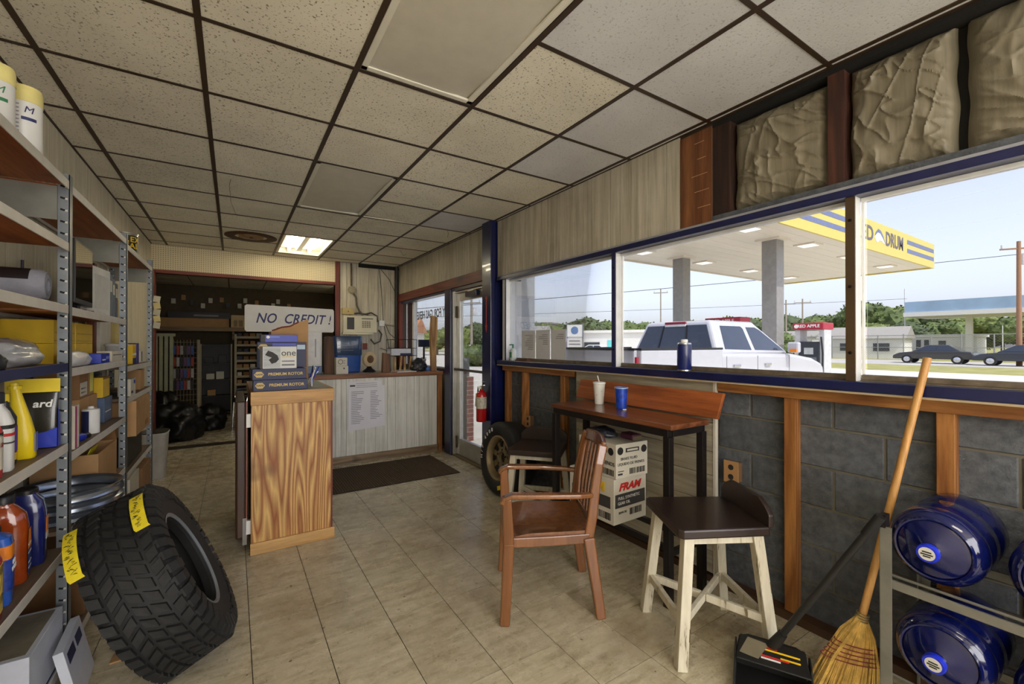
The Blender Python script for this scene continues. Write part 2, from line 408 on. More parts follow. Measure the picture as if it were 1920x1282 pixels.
# sagging loose wires hanging from the ceiling
for k, pts in enumerate([[(-0.02, 4.05, 2.71), (-0.03, 4.15, 2.69), (-0.02, 4.6, 2.68), (0.02, 5.1, 2.70)], [(2.05, 4.55, 2.715), (2.08, 4.6, 2.69), (2.1, 4.66, 2.66)], [(1.95, 5.9, 2.715), (2.02, 6.0, 2.67), (2.1, 6.1, 2.715)]]):
    ob('loose_ceiling_wire', G().tube(pts, 0.002, 6), M('grey_wire', (120, 108, 84), 0.6), label=['thin wire dangling across old ceiling tiles near the left wall', 'short wire end hanging from ceiling near blue post', 'looped wire hanging from ceiling above counter'][k], cat='wire')

# ---- ceiling light fixtures
LENS = M('prismatic_lens', (206, 200, 184), 0.35, var=0.05, bmp=0.35, bscale=260)
FRM = M('white_fixture_enamel', (226, 222, 206), 0.35, var=0.05)
TUBE = emit('fluorescent_tube', (255, 244, 215), 26.0)
TUBE_ADDED = emit('added_fixture_tube', (255, 249, 238), 36.0)  # stronger glow for the unseen ceiling lights added behind the camera
for (c, r), st in fix.items():
    x0, x1 = gx[c], gx[c + 1]; y0 = r * P2 + 2.12; y1 = y0 + 2 * P2; cx, cy = (x0 + x1) / 2, (y0 + y1) / 2
    lab = {(3, -2): 'unlit ceiling light with sagging clear lens, over the brown chair', (3, 2): 'unlit ceiling light with stained lens, over the plywood cabinet',
           (3, 6): 'lit ceiling light with two bare fluorescent tubes by the pegboard', (3, -6): 'added unseen lit ceiling light near the front glass', (1, -6): 'added unseen lit ceiling light above the front end of the left wall', (5, -6): 'added unseen lit ceiling light above the front end of the window wall'}[(c, r)]
    t = thing('ceiling_light', lab, 'ceiling light', (cx, cy, ZC)); hw, hl = P2 / 2 - 0.014, P2 - 0.014
    fr = G()
    for a, b_, c_, d_ in ((-hw, -hl, hw, -hl + 0.03), (-hw, hl - 0.03, hw, hl), (-hw, -hl, -hw + 0.03, hl), (hw - 0.03, -hl, hw, hl)): fr.box(a, b_, 0.0, c_, d_, 0.012)
    ob('fixture_frame', fr, FRM, t, bevel=0.002)
    ob('fixture_housing', G().box(-hw, -hl, 0.075, hw, hl, 0.08).box(-hw, -hl, 0.004, -hw + 0.004, hl, 0.078).box(hw - 0.004, -hl, 0.004, hw, hl, 0.078).box(-hw, -hl, 0.004, hw, -hl + 0.004, 0.078).box(-hw, hl - 0.004, 0.004, hw, hl, 0.078), FRM, t)
    if st == 'off':
        g = G(); nx, ny = 14, 24; vs = []
        for j in range(ny + 1):
            for i in range(nx + 1):
                u, v = i / nx, j / ny; sag = -0.016 * math.sin(math.pi * u) ** 0.7 * math.sin(math.pi * v) ** 0.7 + (0.012 * max(0, u - 0.75) * 4 * math.sin(math.pi * v * 1.5) ** 2)
                vs.append((-hw + 0.02 + (2 * hw - 0.04) * u, -hl + 0.02 + (2 * hl - 0.04) * v, 0.006 + sag))
        g.add(vs, [(j * (nx + 1) + i, j * (nx + 1) + i + 1, (j + 1) * (nx + 1) + i + 1, (j + 1) * (nx + 1) + i) for j in range(ny) for i in range(nx)])
        ob('lens', g, LENS, t, smooth=True)
    else:
        for s in (-0.13, 0.13):
            ob('fluorescent_tube', G().cyl((s, -hl + 0.09, 0.042), (s, hl - 0.09, 0.042), 0.016, n=12), TUBE if r == 6 else TUBE_ADDED, t, smooth=True)
            for e in (-1, 1): ob('lamp_holder', G().box(s - 0.02, e * (hl - 0.075) - 0.015, 0.02, s + 0.02, e * (hl - 0.075) + 0.015, 0.075), FRM, t)
        ob('ballast_cover', G().prism([(-0.05, 0.075), (-0.03, 0.045), (0.03, 0.045), (0.05, 0.075)], -hl + 0.03, hl - 0.03, 'xz'), FRM, t)
# stained round ceiling vent
vt = thing('ceiling_vent', 'round rust-stained ceiling vent beside the lit ceiling light', 'ceiling vent', (0.18, 6.13, ZC - 0.004))
ob('stained_ring', G().lathe([(0.17, 0.0), (0.275, 0.0), (0.275, -0.006), (0.24, -0.012), (0.17, -0.008)], 32, closed=True), M('rust_stain_metal', (74, 44, 20), 0.6, var=0.5, vscale=14), vt, smooth=True)
ob('vent_plate', G().box(-0.13, -0.1, -0.006, 0.13, 0.1, 0.002), M('grimy_vent_plate', (150, 118, 72), 0.6, var=0.3), vt, bevel=0.004)
ob('vent_plug', G().lathe([(0.02, 0), (0.02, -0.012), (0.008, -0.016)], 12), M('rust_stain_metal', (74, 44, 20)), vt)

# ---- walls
wl = ob('wall_left', G().box(-1.05, -2.9, 0, XL - 0.008, YB + 0.05, 2.9), GAP, kind='structure')
def planks(parent, axis, fixed, a0, a1, z0, z1, mat, nrm, seed, name='wall_plank', th=0.007):
    rn = random.Random(seed); a = a0; cache = {}
    while a < a1 - 0.004:
        wd = min(rn.choice([0.1, 0.1, 0.15, 0.15, 0.055, 0.2, 0.075]), a1 - a)
        if a1 - a - wd < 0.03: wd = a1 - a
        key = round(wd, 3)
        if key not in cache:
            if axis == 'y': g = G().box(0, 0.0022, 0, th, wd - 0.0022, z1 - z0)
            else: g = G().box(0.0022, 0, 0, wd - 0.0022, th, z1 - z0)
            me = g.mesh(name); me.materials.append(mat); cache[key] = me
        if axis == 'y': loc = (fixed if nrm < 0 else fixed - th, a, z0)
        else: loc = (a, fixed if nrm < 0 else fixed - th, z0)
        ob(name, cache[key], None, parent, loc); a += wd
planks(wl, 'y', XL, 1.2, YB, 0, ZC + 0.05, PAN_CREAM, 1, 3)
ob('rear_wall_sheet', G().box(XL - 0.008, -2.9, 0, XL, 1.2, 2.8), PAN_CREAM, wl)

XB = 2.47     # block face
wr = ob('wall_right', G().box(XB + 0.006, -2.9, 0, 2.62, 3.98, 1.22).box(XB + 0.006, -2.9, 2.13, 2.62, YB + 0.1, 2.9).box(XB + 0.006, 5.2, 0, 2.62, YB + 0.1, 1.08), M('mortar', (104, 98, 86), 0.9, bmp=0.3), kind='structure')
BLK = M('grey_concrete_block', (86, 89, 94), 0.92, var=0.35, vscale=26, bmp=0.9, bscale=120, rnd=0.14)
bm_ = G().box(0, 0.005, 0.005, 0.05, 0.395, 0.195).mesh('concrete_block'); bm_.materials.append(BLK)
for k in range(6):
    y = 0.74 - 0.4 * 7 + (0.2 if k % 2 else 0.0)
    while y < 3.9:
        if y + 0.4 > 3.98:
            wd = 3.97 - y
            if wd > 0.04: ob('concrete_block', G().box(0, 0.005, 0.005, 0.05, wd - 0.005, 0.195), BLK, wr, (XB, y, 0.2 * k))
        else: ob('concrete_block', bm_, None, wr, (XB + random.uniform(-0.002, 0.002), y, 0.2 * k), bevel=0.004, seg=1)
        y += 0.4
# furring frame under the sill
for y in (-0.6, -0.05, 0.53, 1.112, 2.95, 3.555, 3.875): ob('stud', G().box(2.415, y - 0.028, 0.04, XB, y + 0.028, 1.142), STUD, wr, bevel=0.003)
ob('stud_rail', G().box(2.40, -2.0, 1.142, XB, 1.50, 1.195), STUDY, wr, bevel=0.003)
ob('stud_rail', G().box(2.40, 2.78, 1.142, XB, 3.93, 1.195), STUDY, wr, bevel=0.003)
ob('bottom_plate', G().box(2.40, -2.0, 0.0, XB, 3.93, 0.04), M('dark_bottom_plate', (72, 48, 28), 0.7), wr)
# grey board sheet behind the bar table, horizontal planks
WB = panel_mat('grey_washed_board', (176, 168, 148), (132, 122, 102), 0.2, (1, 0.05, 1))
z = 0.06; bh = [0.13, 0.17, 0.12, 0.16, 0.14, 0.17, 0.12, 0.127]
for h in bh: ob('wall_board', G().box(2.392, 1.52, z + 0.002, 2.414, 2.74, z + h - 0.002), WB, wr); z += h
ob('wall_board_edge', G().box(2.388, 1.505, 0.05, 2.414, 1.52, 1.2), M('pale_board_edge', (196, 190, 176), 0.6), wr)
# upper wall: planks, bare panel, studs and insulation
planks(wr, 'y', XR, 1.722, 3.96, 2.134, ZC, PAN_GREY, -1, 8)
planks(wr, 'y', XR, 4.14, YB, 2.25, ZC, PAN_GREY, -1, 12)
ob('panel_backing', G().box(XR + 0.007, 1.722, 2.13, XB + 0.01, YB, 2.8), GAP, wr)
BROWNP = wood('bare_brown_panel', (142, 92, 52), (104, 60, 30), 'z', 16, 0.6, figure=0.4)
for a, b_ in ((1.508, 1.572), (1.574, 1.72)): ob('bare_panel', G().box(XR, a, 2.136, XR + 0.008, b_, 2.70), BROWNP, wr)
ob('panel_backing', G().box(XR + 0.008, 1.508, 2.13, XB + 0.01, 1.722, 2.8), GAP, wr)
for k in range(5): ob('pale_scratch', G().box(XR - 0.0006, 1.515 + 0.01 * k, 2.24 + k * 0.098, XR, 1.6 + 0.02 * (k % 3), 2.243 + k * 0.098), M('pale_glue_line', (188, 150, 110), 0.7), wr, rot=None)
DSTUD = wood('dark_old_stud', (66, 38, 24), (40, 22, 16), 'z', 14, 0.7)
RSTUD = wood('reddish_old_stud', (86, 46, 30), (52, 26, 18), 'z', 14, 0.7)
ob('wall_stud', G().box(XR + 0.015, 1.405, 2.15, XB, 1.508, 2.8), DSTUD, wr)
for y in (0.855, -0.20, -0.80): ob('wall_stud', G().box(XR + 0.012, y, 2.15, XB, y + 0.066, 2.8), RSTUD, wr)
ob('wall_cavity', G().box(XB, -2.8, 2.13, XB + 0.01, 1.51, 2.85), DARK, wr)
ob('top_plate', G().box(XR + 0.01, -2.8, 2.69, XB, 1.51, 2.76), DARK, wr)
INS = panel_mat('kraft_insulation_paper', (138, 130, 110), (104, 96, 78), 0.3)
from mathutils import noise as mn
def batt(y0, y1, z0, z1, seed):
    nx, nz = 90, 90; vs = []
    for j in range(nz + 1):
        for i in range(nx + 1):
            u, v = i / nx, j / nz; e = min(u, 1 - u, v, 1 - v)
            edge = 1 - math.exp(-e * 16)
            p = Vector((u * 1.9 + seed * 3.7, v * 2.6 - u * 0.9, seed))
            p = Vector((u * 0.8 + seed * 3.7, v * 2.4 - u * 1.1 + 0.25 * mn.noise(Vector((u * 3, v * 3, seed))), seed)); p2 = Vector((u * 2.2 + v * 0.8 + seed, v * 0.9, seed * 2.0)); cr = 0.9 * (1 - abs(mn.noise(p * 1.9))) ** 10 + 0.7 * (1 - abs(mn.noise(p * 3.7 + Vector((3, 1, 0))))) ** 14 + 0.5 * (1 - abs(mn.noise(p2 * 2.3))) ** 14 + mn.noise(p * 0.9) * 0.7 - 0.3
            wob = mn.noise(Vector((v * 4, seed, 0))) * 0.012 * (1 if u > 0.5 else -1) * abs(u - 0.5) * 2
            x = XB - 0.012 - 0.075 * edge - 0.015 * cr * edge
            vs.append((x, y0 + (y1 - y0) * u + wob, z0 + (z1 - z0) * v))
    g = G().add(vs, [(j * (nx + 1) + i, j * (nx + 1) + i + 1, (j + 1) * (nx + 1) + i + 1, (j + 1) * (nx + 1) + i) for j in range(nz) for i in range(nx)])
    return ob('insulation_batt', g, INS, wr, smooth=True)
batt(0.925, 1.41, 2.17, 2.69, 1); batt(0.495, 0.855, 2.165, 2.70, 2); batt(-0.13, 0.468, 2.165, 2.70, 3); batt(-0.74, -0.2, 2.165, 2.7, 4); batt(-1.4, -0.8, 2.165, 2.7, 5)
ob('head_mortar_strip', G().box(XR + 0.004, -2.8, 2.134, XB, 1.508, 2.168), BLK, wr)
# blue window head and sill
SILLM = M('weathered_sill', (104, 92, 76), 0.6, var=0.4, vscale=18)
ob('window_head', G().box(2.335, -2.8, 2.085, XB, 3.94, 2.122), BLUE, wr, bevel=0.004)
ob('window_head_edge', G().box(2.345, -2.8, 2.122, XB, 3.94, 2.136), M('pale_grey_edge', (150, 150, 156), 0.5), wr)
ob('window_sill', G().box(2.335, -2.8, 1.205, 2.40, 3.94, 1.252), BLUE, wr, bevel=0.005)
ob('sill_edge', G().box(2.34, -2.8, 1.196, 2.43, 3.94, 1.205), M('sill_pale_edge', (176, 158, 128), 0.6), wr)
ob('sill_board', G().box(2.40, -2.8, 1.21, 2.56, 3.94, 1.256), SILLM, wr, bevel=0.003)
# windows in the right wall
def window(nm, y0, y1, z0, z1, x=2.418, fr=WHITEFR):
    wd = thing(nm, None, None, (x, y0, z0), kind='structure'); W, H = y1 - y0, z1 - z0
    ob('window_pane', G().box(-0.003, 0.02, 0.02, 0.003, W - 0.02, H - 0.02), PANE, wd)
    for a, m_ in (((0, 0, W, 0.024), SILLM), ((0, H - 0.02, W, H), fr)): ob('window_frame', G().box(-0.012, a[0], a[1], 0.02, a[2], a[3]), m_, wd, bevel=0.003)
    for a in ((0, 0.024, 0.012, H - 0.02), (W - 0.012, 0.024, W, H - 0.02)): ob('window_frame', G().box(-0.006, a[0], a[1], 0.006, a[2], a[3]), fr, wd, bevel=0.003)
    return wd
window('window_1', 2.305, 3.86, 1.256, 2.085); window('window_2', 0.845, 2.262, 1.256, 2.085); window('window_3', -0.9, 0.805, 1.256, 2.085); window('window_4', -2.7, -0.94, 1.256, 2.085)
BOLT = M('dark_bolt', (30, 26, 22), 0.4, 0.6)
for k, y in enumerate((2.264, 0.807, -0.935)):
    mu = ob('trim_%d' % (k + 1), G().box(2.36, y, 1.252, 2.416, y + 0.038, 2.088), WHITEFR, kind='structure', bevel=0.002)
    ob('mullion_face', G().box(2.352, y + 0.002, 1.252, 2.361, y + 0.038, 2.088), BROWNFR if k else M('blue_brown_mullion', (40, 42, 84), 0.35), mu)
    for z in (1.38, 1.68, 1.98): ob('bolt', G().lathe([(0.007, 0), (0.007, 0.003), (0.003, 0.004)], 10, (2.352, y + 0.02, z), (-1, 0, 0)), BOLT, mu)
jb = ob('trim_4', G().box(2.36, 3.80, 1.252, 2.43, 3.86, 2.088), WHITEFR, kind='structure', bevel=0.002)
ob('jamb_return', G().box(2.43, 3.86, 1.252, 2.60, 3.948, 2.088), WHITEFR, jb)
ob('jamb_edge', G().box(2.352, 3.79, 1.252, 2.362, 3.80, 2.088), BLUE, jb)
# blue steel column with a painted arrow
po = ob('trim_5', G().box(2.27, 3.95, 0, 2.33, 4.14, ZC + 0.01).box(2.33, 3.985, 0, 2.47, 4.105, ZC + 0.01).box(2.47, 3.95, 0, 2.56, 4.14, ZC + 0.01), BLUE, kind='structure', bevel=0.006)
ARW = M('red_arrow_paint', (176, 58, 52), 0.5)
ob('painted_arrow', G().prism([(4.025, 1.93), (4.045, 1.915), (4.065, 1.93), (4.065, 1.90), (4.053, 1.89), (4.053, 1.62), (4.07, 1.62), (4.045, 1.54), (4.02, 1.62), (4.037, 1.62), (4.037, 1.89), (4.025, 1.90)], 2.2685, 2.27, 'yz'), ARW, po)
# ---- door and the small window beside the counter
d = thing('door_1', None, None, (2.43, 4.16, 0), kind='structure')
for nm, a in (('door_stile', (0, 0.02, 0.075, 2.06)), ('door_stile', (0.815, 0.02, 0.90, 2.06)), ('bottom_rail', (0.075, 0.02, 0.815, 0.225)), ('top_rail', (0.075, 1.96, 0.815, 2.06))):
    ob(nm, G().box(-0.022, a[0], a[1], 0.022, a[2], a[3]), ALU, d, bevel=0.004)
ob('door_pane', G().box(-0.003, 0.07, 0.22, 0.003, 0.82, 1.965), PANE, d)
ob('push_bar', G().box(-0.075, 0.03, 1.085, -0.055, 0.87, 1.115).box(-0.06, 0.03, 1.09, -0.02, 0.05, 1.11).box(-0.06, 0.85, 1.09, -0.02, 0.87, 1.11), M('bar_metal', (120, 116, 110), 0.35, 0.8), d, bevel=0.003)
ob('door_closer', G().box(-0.075, 0.28, 1.985, -0.022, 0.56, 2.045), BLUE, d, bevel=0.006)
ob('closer_arm', G().beam((-0.06, 0.5, 2.05), (-0.02, 0.15, 2.075), 0.02, 0.008), ALU, d)
ob('door_hinge', G().cyl((-0.03, 0.885, 0.1), (-0.03, 0.885, 0.25), 0.011), M('hinge_metal', (90, 80, 66), 0.5, 0.6), d)
ob('door_hinge', G().cyl((-0.03, 0.885, 1.75), (-0.03, 0.885, 1.9), 0.011), M('hinge_metal', (90, 80, 66)), d)
fr = ob('trim_6', G().box(2.36, 5.06, 0, 2.50, 5.10, 2.10).box(2.38, 4.14, 2.06, 2.50, 5.10, 2.12), ALU, kind='structure', bevel=0.003)
ob('blue_jamb', G().box(2.335, 5.10, 0, 2.50, 5.28, 2.125), BLUE, fr, bevel=0.005)
ob('blue_head', G().box(2.35, 4.14, 2.085, 2.50, 5.28, 2.125), BLUE, fr)
th = ob('trim_7', G().box(2.36, 4.14, 0, 2.62, 5.10, 0.018), M('threshold_metal', (128, 112, 84), 0.5, 0.5), kind='structure')
rt = ob('trim_8', G().box(2.335, 4.14, 2.125, 2.37, YB, 2.25), REDX, kind='structure', bevel=0.003)
ob('red_window_jamb', G().box(2.335, 7.12, 1.06, 2.40, 7.24, 2.125), RED, rt)
w5 = window('window_5', 5.28, 7.12, 1.06, 2.125, 2.46)
ob('window_mullion', G().box(-0.03, 1.42, 0.02, 0.03, 1.48, 1.03), WHITEFR, w5)
ob('window_head_strip', G().box(-0.1, 0, 1.03, 0.0, 1.84, 1.065), BLUE, w5)
INKD = M('black_lettering', (26, 24, 26), 0.6)
# lettering stuck on the outside of the glass: it reads from the street, so mirrored from in here
text('PAY FOR GAS HERE', 0.17, INKD, w5, (0.008, 0.74, 0.80), (0, 1, 0), (0, 0, 1), sx=0.86, space=0.98, bold=0.004)
# ---- back wall with pegboard header and the opening to the stock room
def peg_mat():
    m, t, b = _base('pegboard'); v = coords(t, (39.37, 39.37, 39.37), world=True)
    sp = t.nodes.new('ShaderNodeSeparateXYZ'); t.links.new(v, sp.inputs[0]); ds = []
    for k in (0, 2):
        f = t.nodes.new('ShaderNodeMath'); f.operation = 'FRACT'; t.links.new(sp.outputs[k], f.inputs[0])
        s2 = t.nodes.new('ShaderNodeMath'); s2.operation = 'SUBTRACT'; s2.inputs[1].default_value = 0.5; t.links.new(f.outputs[0], s2.inputs[0])
        q = t.nodes.new('ShaderNodeMath'); q.operation = 'MULTIPLY'; t.links.new(s2.outputs[0], q.inputs[0]); t.links.new(s2.outputs[0], q.inputs[1]); ds.append(q)
    a = t.nodes.new('ShaderNodeMath'); a.operation = 'ADD'; t.links.new(ds[0].outputs[0], a.inputs[0]); t.links.new(ds[1].outputs[0], a.inputs[1])
    o = ramp(t, a.outputs[0], [(0.028, lin((96, 78, 50))), (0.045, lin((222, 208, 172)))])
    t.links.new(o, b.inputs['Base Color']); b.inputs['Roughness'].default_value = 0.6; return m
wb = ob('wall_back', G().box(-1.05, YB + 0.012, 2.37, 1.42, YB + 0.1, 2.9).box(1.345, YB + 0.012, 0, 2.62, YB + 0.1, 2.9), GAP, kind='structure')
ob('pegboard', G().box(XL, YB, 2.385, 1.352, YB + 0.012, ZC + 0.03), peg_mat(), wb)
planks(wb, 'x', YB, 1.42, 2.30, 0.0, ZC + 0.05, PAN_GREY, -1, 21)
ob('corner_pipe', G().cyl((2.315, YB - 0.035, 1.0), (2.315, YB - 0.035, ZC), 0.03), M('dark_pipe', (38, 34, 32), 0.5), wb)
ob('dark_ceiling_gap', G().box(1.7, YB - 0.02, ZC - 0.06, 2.36, YB - 0.001, ZC), DARK, wb)
tr = ob('trim_9', G().box(1.345, YB - 0.02, 0, 1.415, YB + 0.1, ZC), RED, kind='structure', bevel=0.003)
ob('opening_post', G().box(XL - 0.01, YB - 0.015, 0, -0.855, YB + 0.1, 2.39), RED, tr, bevel=0.003)
ob('opening_head', G().box(-0.855, YB - 0.02, 2.345, 1.345, YB + 0.1, 2.39), wood('red_stained_trim_wide', (128, 54, 30), (92, 34, 20), 'x', 12, 0.45), tr, bevel=0.003)
# ---- stock room behind
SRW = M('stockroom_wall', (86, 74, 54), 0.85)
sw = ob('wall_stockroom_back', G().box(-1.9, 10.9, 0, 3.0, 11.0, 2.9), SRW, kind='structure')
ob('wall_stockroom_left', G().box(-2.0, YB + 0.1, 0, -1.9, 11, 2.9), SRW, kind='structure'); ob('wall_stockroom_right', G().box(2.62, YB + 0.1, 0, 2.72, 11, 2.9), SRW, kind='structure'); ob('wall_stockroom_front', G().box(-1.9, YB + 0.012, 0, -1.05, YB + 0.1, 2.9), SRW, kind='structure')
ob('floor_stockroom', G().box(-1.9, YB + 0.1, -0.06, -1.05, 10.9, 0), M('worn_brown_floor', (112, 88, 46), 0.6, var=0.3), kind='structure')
sc = ob('ceiling_stockroom', G().box(-1.9, YB + 0.1, 2.62, 2.62, 10.9, 2.7), GRID, kind='structure')
tq = G().box(-0.295, -0.295, 0, 0.295, 0.295, 0.012).mesh('ceiling_tile'); tq.materials.append(CT_OLD)
for i in range(7):
    for j in range(6): ob('ceiling_tile', tq, None, sc, (-1.6 + i * P2, YB + 0.42 + j * P2, 2.606))
# ---- unseen wall behind the camera; its glazing is added to let light in
wq = ob('wall_rear', G().box(-1.05, -3.0, 0, -0.75, -2.9, 2.9).box(2.2, -3.0, 0, 2.62, -2.9, 2.9).box(-0.75, -3.0, 2.6, 2.2, -2.9, 2.9).box(-0.75, -3.0, 0, 2.2, -2.9, 0.35), PAN_GREY, kind='structure')
w6 = thing('added_window_6', None, None, (0.725, -2.95, 1.475), kind='structure')
ob('window_pane', G().box(-1.47, -0.003, -1.12, 1.47, 0.003, 1.12), glass('added_front_glass', (0.97, 0.98, 0.98), 0.4), w6)
for x in (-1.45, -0.48, 0.48, 1.45): ob('window_frame', G().box(x - 0.03, -0.04, -1.125, x + 0.03, 0.04, 1.125), ALU, w6)
# black ribbed door mat
mt = thing('door_mat', 'dark brown ribbed rubber mat in front of white counter', 'mat', (1.45, 4.79, 0.0))
ob('mat_base', G().box(-0.70, -0.45, 0.0005, 0.66, 0.43, 0.006), M('mat_rubber', (40, 32, 24), 0.85), mt, bevel=0.002)
g = G()
for k in range(56): g.box(-0.69 + k * 0.0242, -0.44, 0.005, -0.69 + k * 0.0242 + 0.014, 0.42, 0.010)
ob('mat_ribs', g, M('mat_pile', (82, 64, 42), 0.95, var=0.5, vscale=60, bmp=0.6, bscale=300), mt, kind='stuff')
# ================================================================== furniture along the window wall
BLKM = M('black_metal_frame', (34, 30, 30), 0.4, 0.4)
TTOP = wood('table_top_board', (132, 80, 50), (92, 52, 32), 'y', 10, 0.28, coat=0.3)
t = thing('bar_table', 'narrow bar table with reddish wood top and black metal frame', 'table', (2.13, 2.005, 0))
ob('table_top', G().box(-0.17, -0.52, 0.957, 0.165, 0.52, 0.985), TTOP, t, bevel=0.004)
for x in (-0.15, 0.145): ob('top_rail', G().box(x - 0.018, -0.495, 0.917, x + 0.018, 0.495, 0.957), BLKM, t, bevel=0.002)
for y in (-0.485, 0.485): ob('top_rail', G().box(-0.132, y - 0.018, 0.917, 0.127, y + 0.018, 0.957), BLKM, t, bevel=0.002)
for x in (-0.15, 0.145):
    for y in (-0.485, 0.485): ob('leg', G().box(x - 0.02, y - 0.02, 0, x + 0.02, y + 0.02, 0.917), BLKM, t, bevel=0.002)
for y in (-0.485, 0.485): ob('stretcher', G().box(-0.13, y - 0.014, 0.272, 0.125, y + 0.014, 0.304), BLKM, t, bevel=0.002)
for x in (-0.11, 0.105): ob('stretcher', G().box(x - 0.014, -0.471, 0.274, x + 0.014, 0.471, 0.306), BLKM, t, bevel=0.002)
bd = ob('backsplash_board', G().prism([(-0.605, 0), (0.605, 0), (0.585, 0.152), (-0.625, 0.152)], -0.012, 0.012, 'yz'), wood('orange_knotty_board', (176, 98, 50), (132, 68, 32), 'y', 10, 0.42, coat=0.2, figure=0.8), None, (2.335, 2.06, 0.988), (0, R(13), 0), bevel=0.003,
        label='orange knotty pine board leaning on wall behind the bar table', cat='board')
# cups
c = thing('foam_cup', 'white foam cup with straw on the bar table', 'cup', (2.225, 2.30, 0.985))
ob('cup', G().lathe([(0.028, 0), (0.031, 0.003), (0.042, 0.145), (0.045, 0.147), (0.045, 0.152), (0.040, 0.152), (0.03, 0.02)], 28), M('white_foam', (226, 224, 216), 0.6, var=0.04), c, smooth=True)
ob('lid', G().lathe([(0.045, 0.150), (0.046, 0.158), (0.030, 0.162)], 24), M('white_lid', (232, 232, 230), 0.35), c, smooth=True)
ob('straw', G().cyl((0.0, 0, 0.16), (-0.006, 0.012, 0.205), 0.0035), M('pale_straw', (224, 220, 214), 0.4), c)
for k in range(12):
    a, z = k * 2.4, 0.03 + 0.009 * k; r = 0.0315 + 0.075 * z
    ob('print_mark', G().add([(r * math.cos(a), r * math.sin(a), z), (r * math.cos(a + 0.35), r * math.sin(a + 0.35), z + 0.004), (r * math.cos(a + 0.2), r * math.sin(a + 0.2), z + 0.014)], [(0, 1, 2)]), M('cup_print', ((150, 60, 80), (70, 80, 130), (120, 90, 60))[k % 3], 0.6) if k < 1 else MATS['cup_print'], c)
c = thing('plastic_tumbler', 'blue plastic drinking cup on the bar table', 'cup', (2.20, 2.065, 0.985))
ob('cup', G().lathe([(0.030, 0), (0.034, 0.004), (0.043, 0.14), (0.045, 0.142), (0.0425, 0.142), (0.033, 0.01)], 28), M('blue_printed_plastic', (28, 66, 176), 0.3, var=0.7, vscale=34), c, smooth=True)
ob('rim_band', G().lathe([(0.0455, 0.136), (0.0455, 0.144), (0.0435, 0.144), (0.0435, 0.136)], 28, closed=True), M('pale_blue_rim', (150, 176, 214), 0.3), c, smooth=True)
ob('key_fob', G().cb((2.16, 2.0, 0.989), (0.03, 0.014, 0.008)), M('white_plastic', (220, 220, 216), 0.4), bevel=0.003, label='small white clip lying on the bar table', cat='clip')

# cartons held by the table stretchers
CARD = M('kraft_cardboard', (178, 138, 92), 0.75, var=0.1, bmp=0.08, rnd=0.06); CARDD = M('dark_cardboard', (142, 104, 66), 0.75, var=0.12, bmp=0.08)
CWH = M('white_cardboard', (206, 200, 184), 0.6, var=0.06); INK = M('black_print', (34, 32, 32), 0.6); CHAR = M('charcoal_print', (62, 60, 60), 0.6)
PR = M('red_print', (196, 40, 36), 0.5); PY = M('yellow_print', (236, 196, 28), 0.5); PW = M('white_print', (236, 236, 232), 0.5)
sz = (0.30, 0.40, 0.278)
carton('motor_oil_carton', 'lower white carton with red maker name and grey print, under bar table', 'carton', (2.105, 2.105, 0.3065), sz, CWH, R(1.5), [
    ('t', '-y', 'FRAM', 0.47, 0.80, 0.062, PR, dict(shear=0.3, bold=0.003, sx=1.25)), ('p', '-y', 0.04, 0.36, 0.96, 0.66, CHAR), ('t', '-y', 'FULL SYNTHETIC', 0.46, 0.56, 0.026, PW), ('t', '-y', 'GEAR OIL', 0.30, 0.45, 0.026, PW), ('t', '-y', '80W-90', 0.26, 0.24, 0.022, INK),
    ('b', '-y', 0.48, 0.14, 0.86, 0.29, INK, 10, 2), ('t', '-x', 'FRAM', 0.55, 0.78, 0.085, PY, dict(bold=0.004)), ('t', '-x', 'FRAM', 0.56, 0.70, 0.05, PR, dict(bold=0.002)), ('p', '-x', 0.06, 0.34, 0.93, 0.60, CHAR), ('t', '-x', 'FULL SYNTHETIC', 0.36, 0.51, 0.028, PW), ('t', '-x', 'GEAR OIL', 0.26, 0.42, 0.028, PW),
    ('b', '-x', 0.62, 0.08, 0.95, 0.24, INK, 10, 4), ('t', '-x', '80W-90', 0.2, 0.2, 0.024, INK)])
sz = (0.27, 0.36, 0.213)
u = carton('brake_fluid_carton', 'upper white carton reading brake fluid, stacked under bar table', 'carton', (2.125, 2.075, 0.5855), sz, CWH, R(-3), [
    ('t', '-y', 'BRAKE FLUID', 0.40, 0.56, 0.024, INK), ('t', '-y', 'LIQUIDO DE FRENOS', 0.47, 0.41, 0.024, INK), ('b', '-y', 0.42, 0.09, 0.93, 0.26, INK, 11, 6), ('p', '-y', 0.30, 0.74, 0.72, 0.86, INK), ('p', '-y', 0.34, 0.77, 0.68, 0.83, CWH, 'printed_label', 0.0016), ('p', '-y', 0.06, 0.20, 0.24, 0.22, INK), ('p', '-y', 0.06, 0.10, 0.2, 0.15, INK),
    ('t', '-x', 'BRAKE FLUID', 0.40, 0.56, 0.034, INK), ('t', '-x', 'LIQUIDO DE FRENOS', 0.52, 0.40, 0.034, INK), ('b', '-x', 0.52, 0.06, 0.96, 0.24, INK, 11, 8), ('p', '-x', 0.40, 0.70, 0.78, 0.86, INK), ('p', '-x', 0.42, 0.72, 0.76, 0.84, CWH, 'printed_label', 0.0016), ('t', '-x', 'EVER', 0.62, 0.78, 0.036, INK)])
for f, a, b in (('-x', 0.87, 0.76), ('-y', 0.88, 0.78), ('-y', 0.13, 0.80)):
    o_, uu, vv, nn, fw, fh = face_frame(sz, f); ob('round_badge', G().lathe([(0.024, 0), (0.024, 0.0014)], 18, o_ + uu * fw * a + vv * fh * b, nn), INK, u)
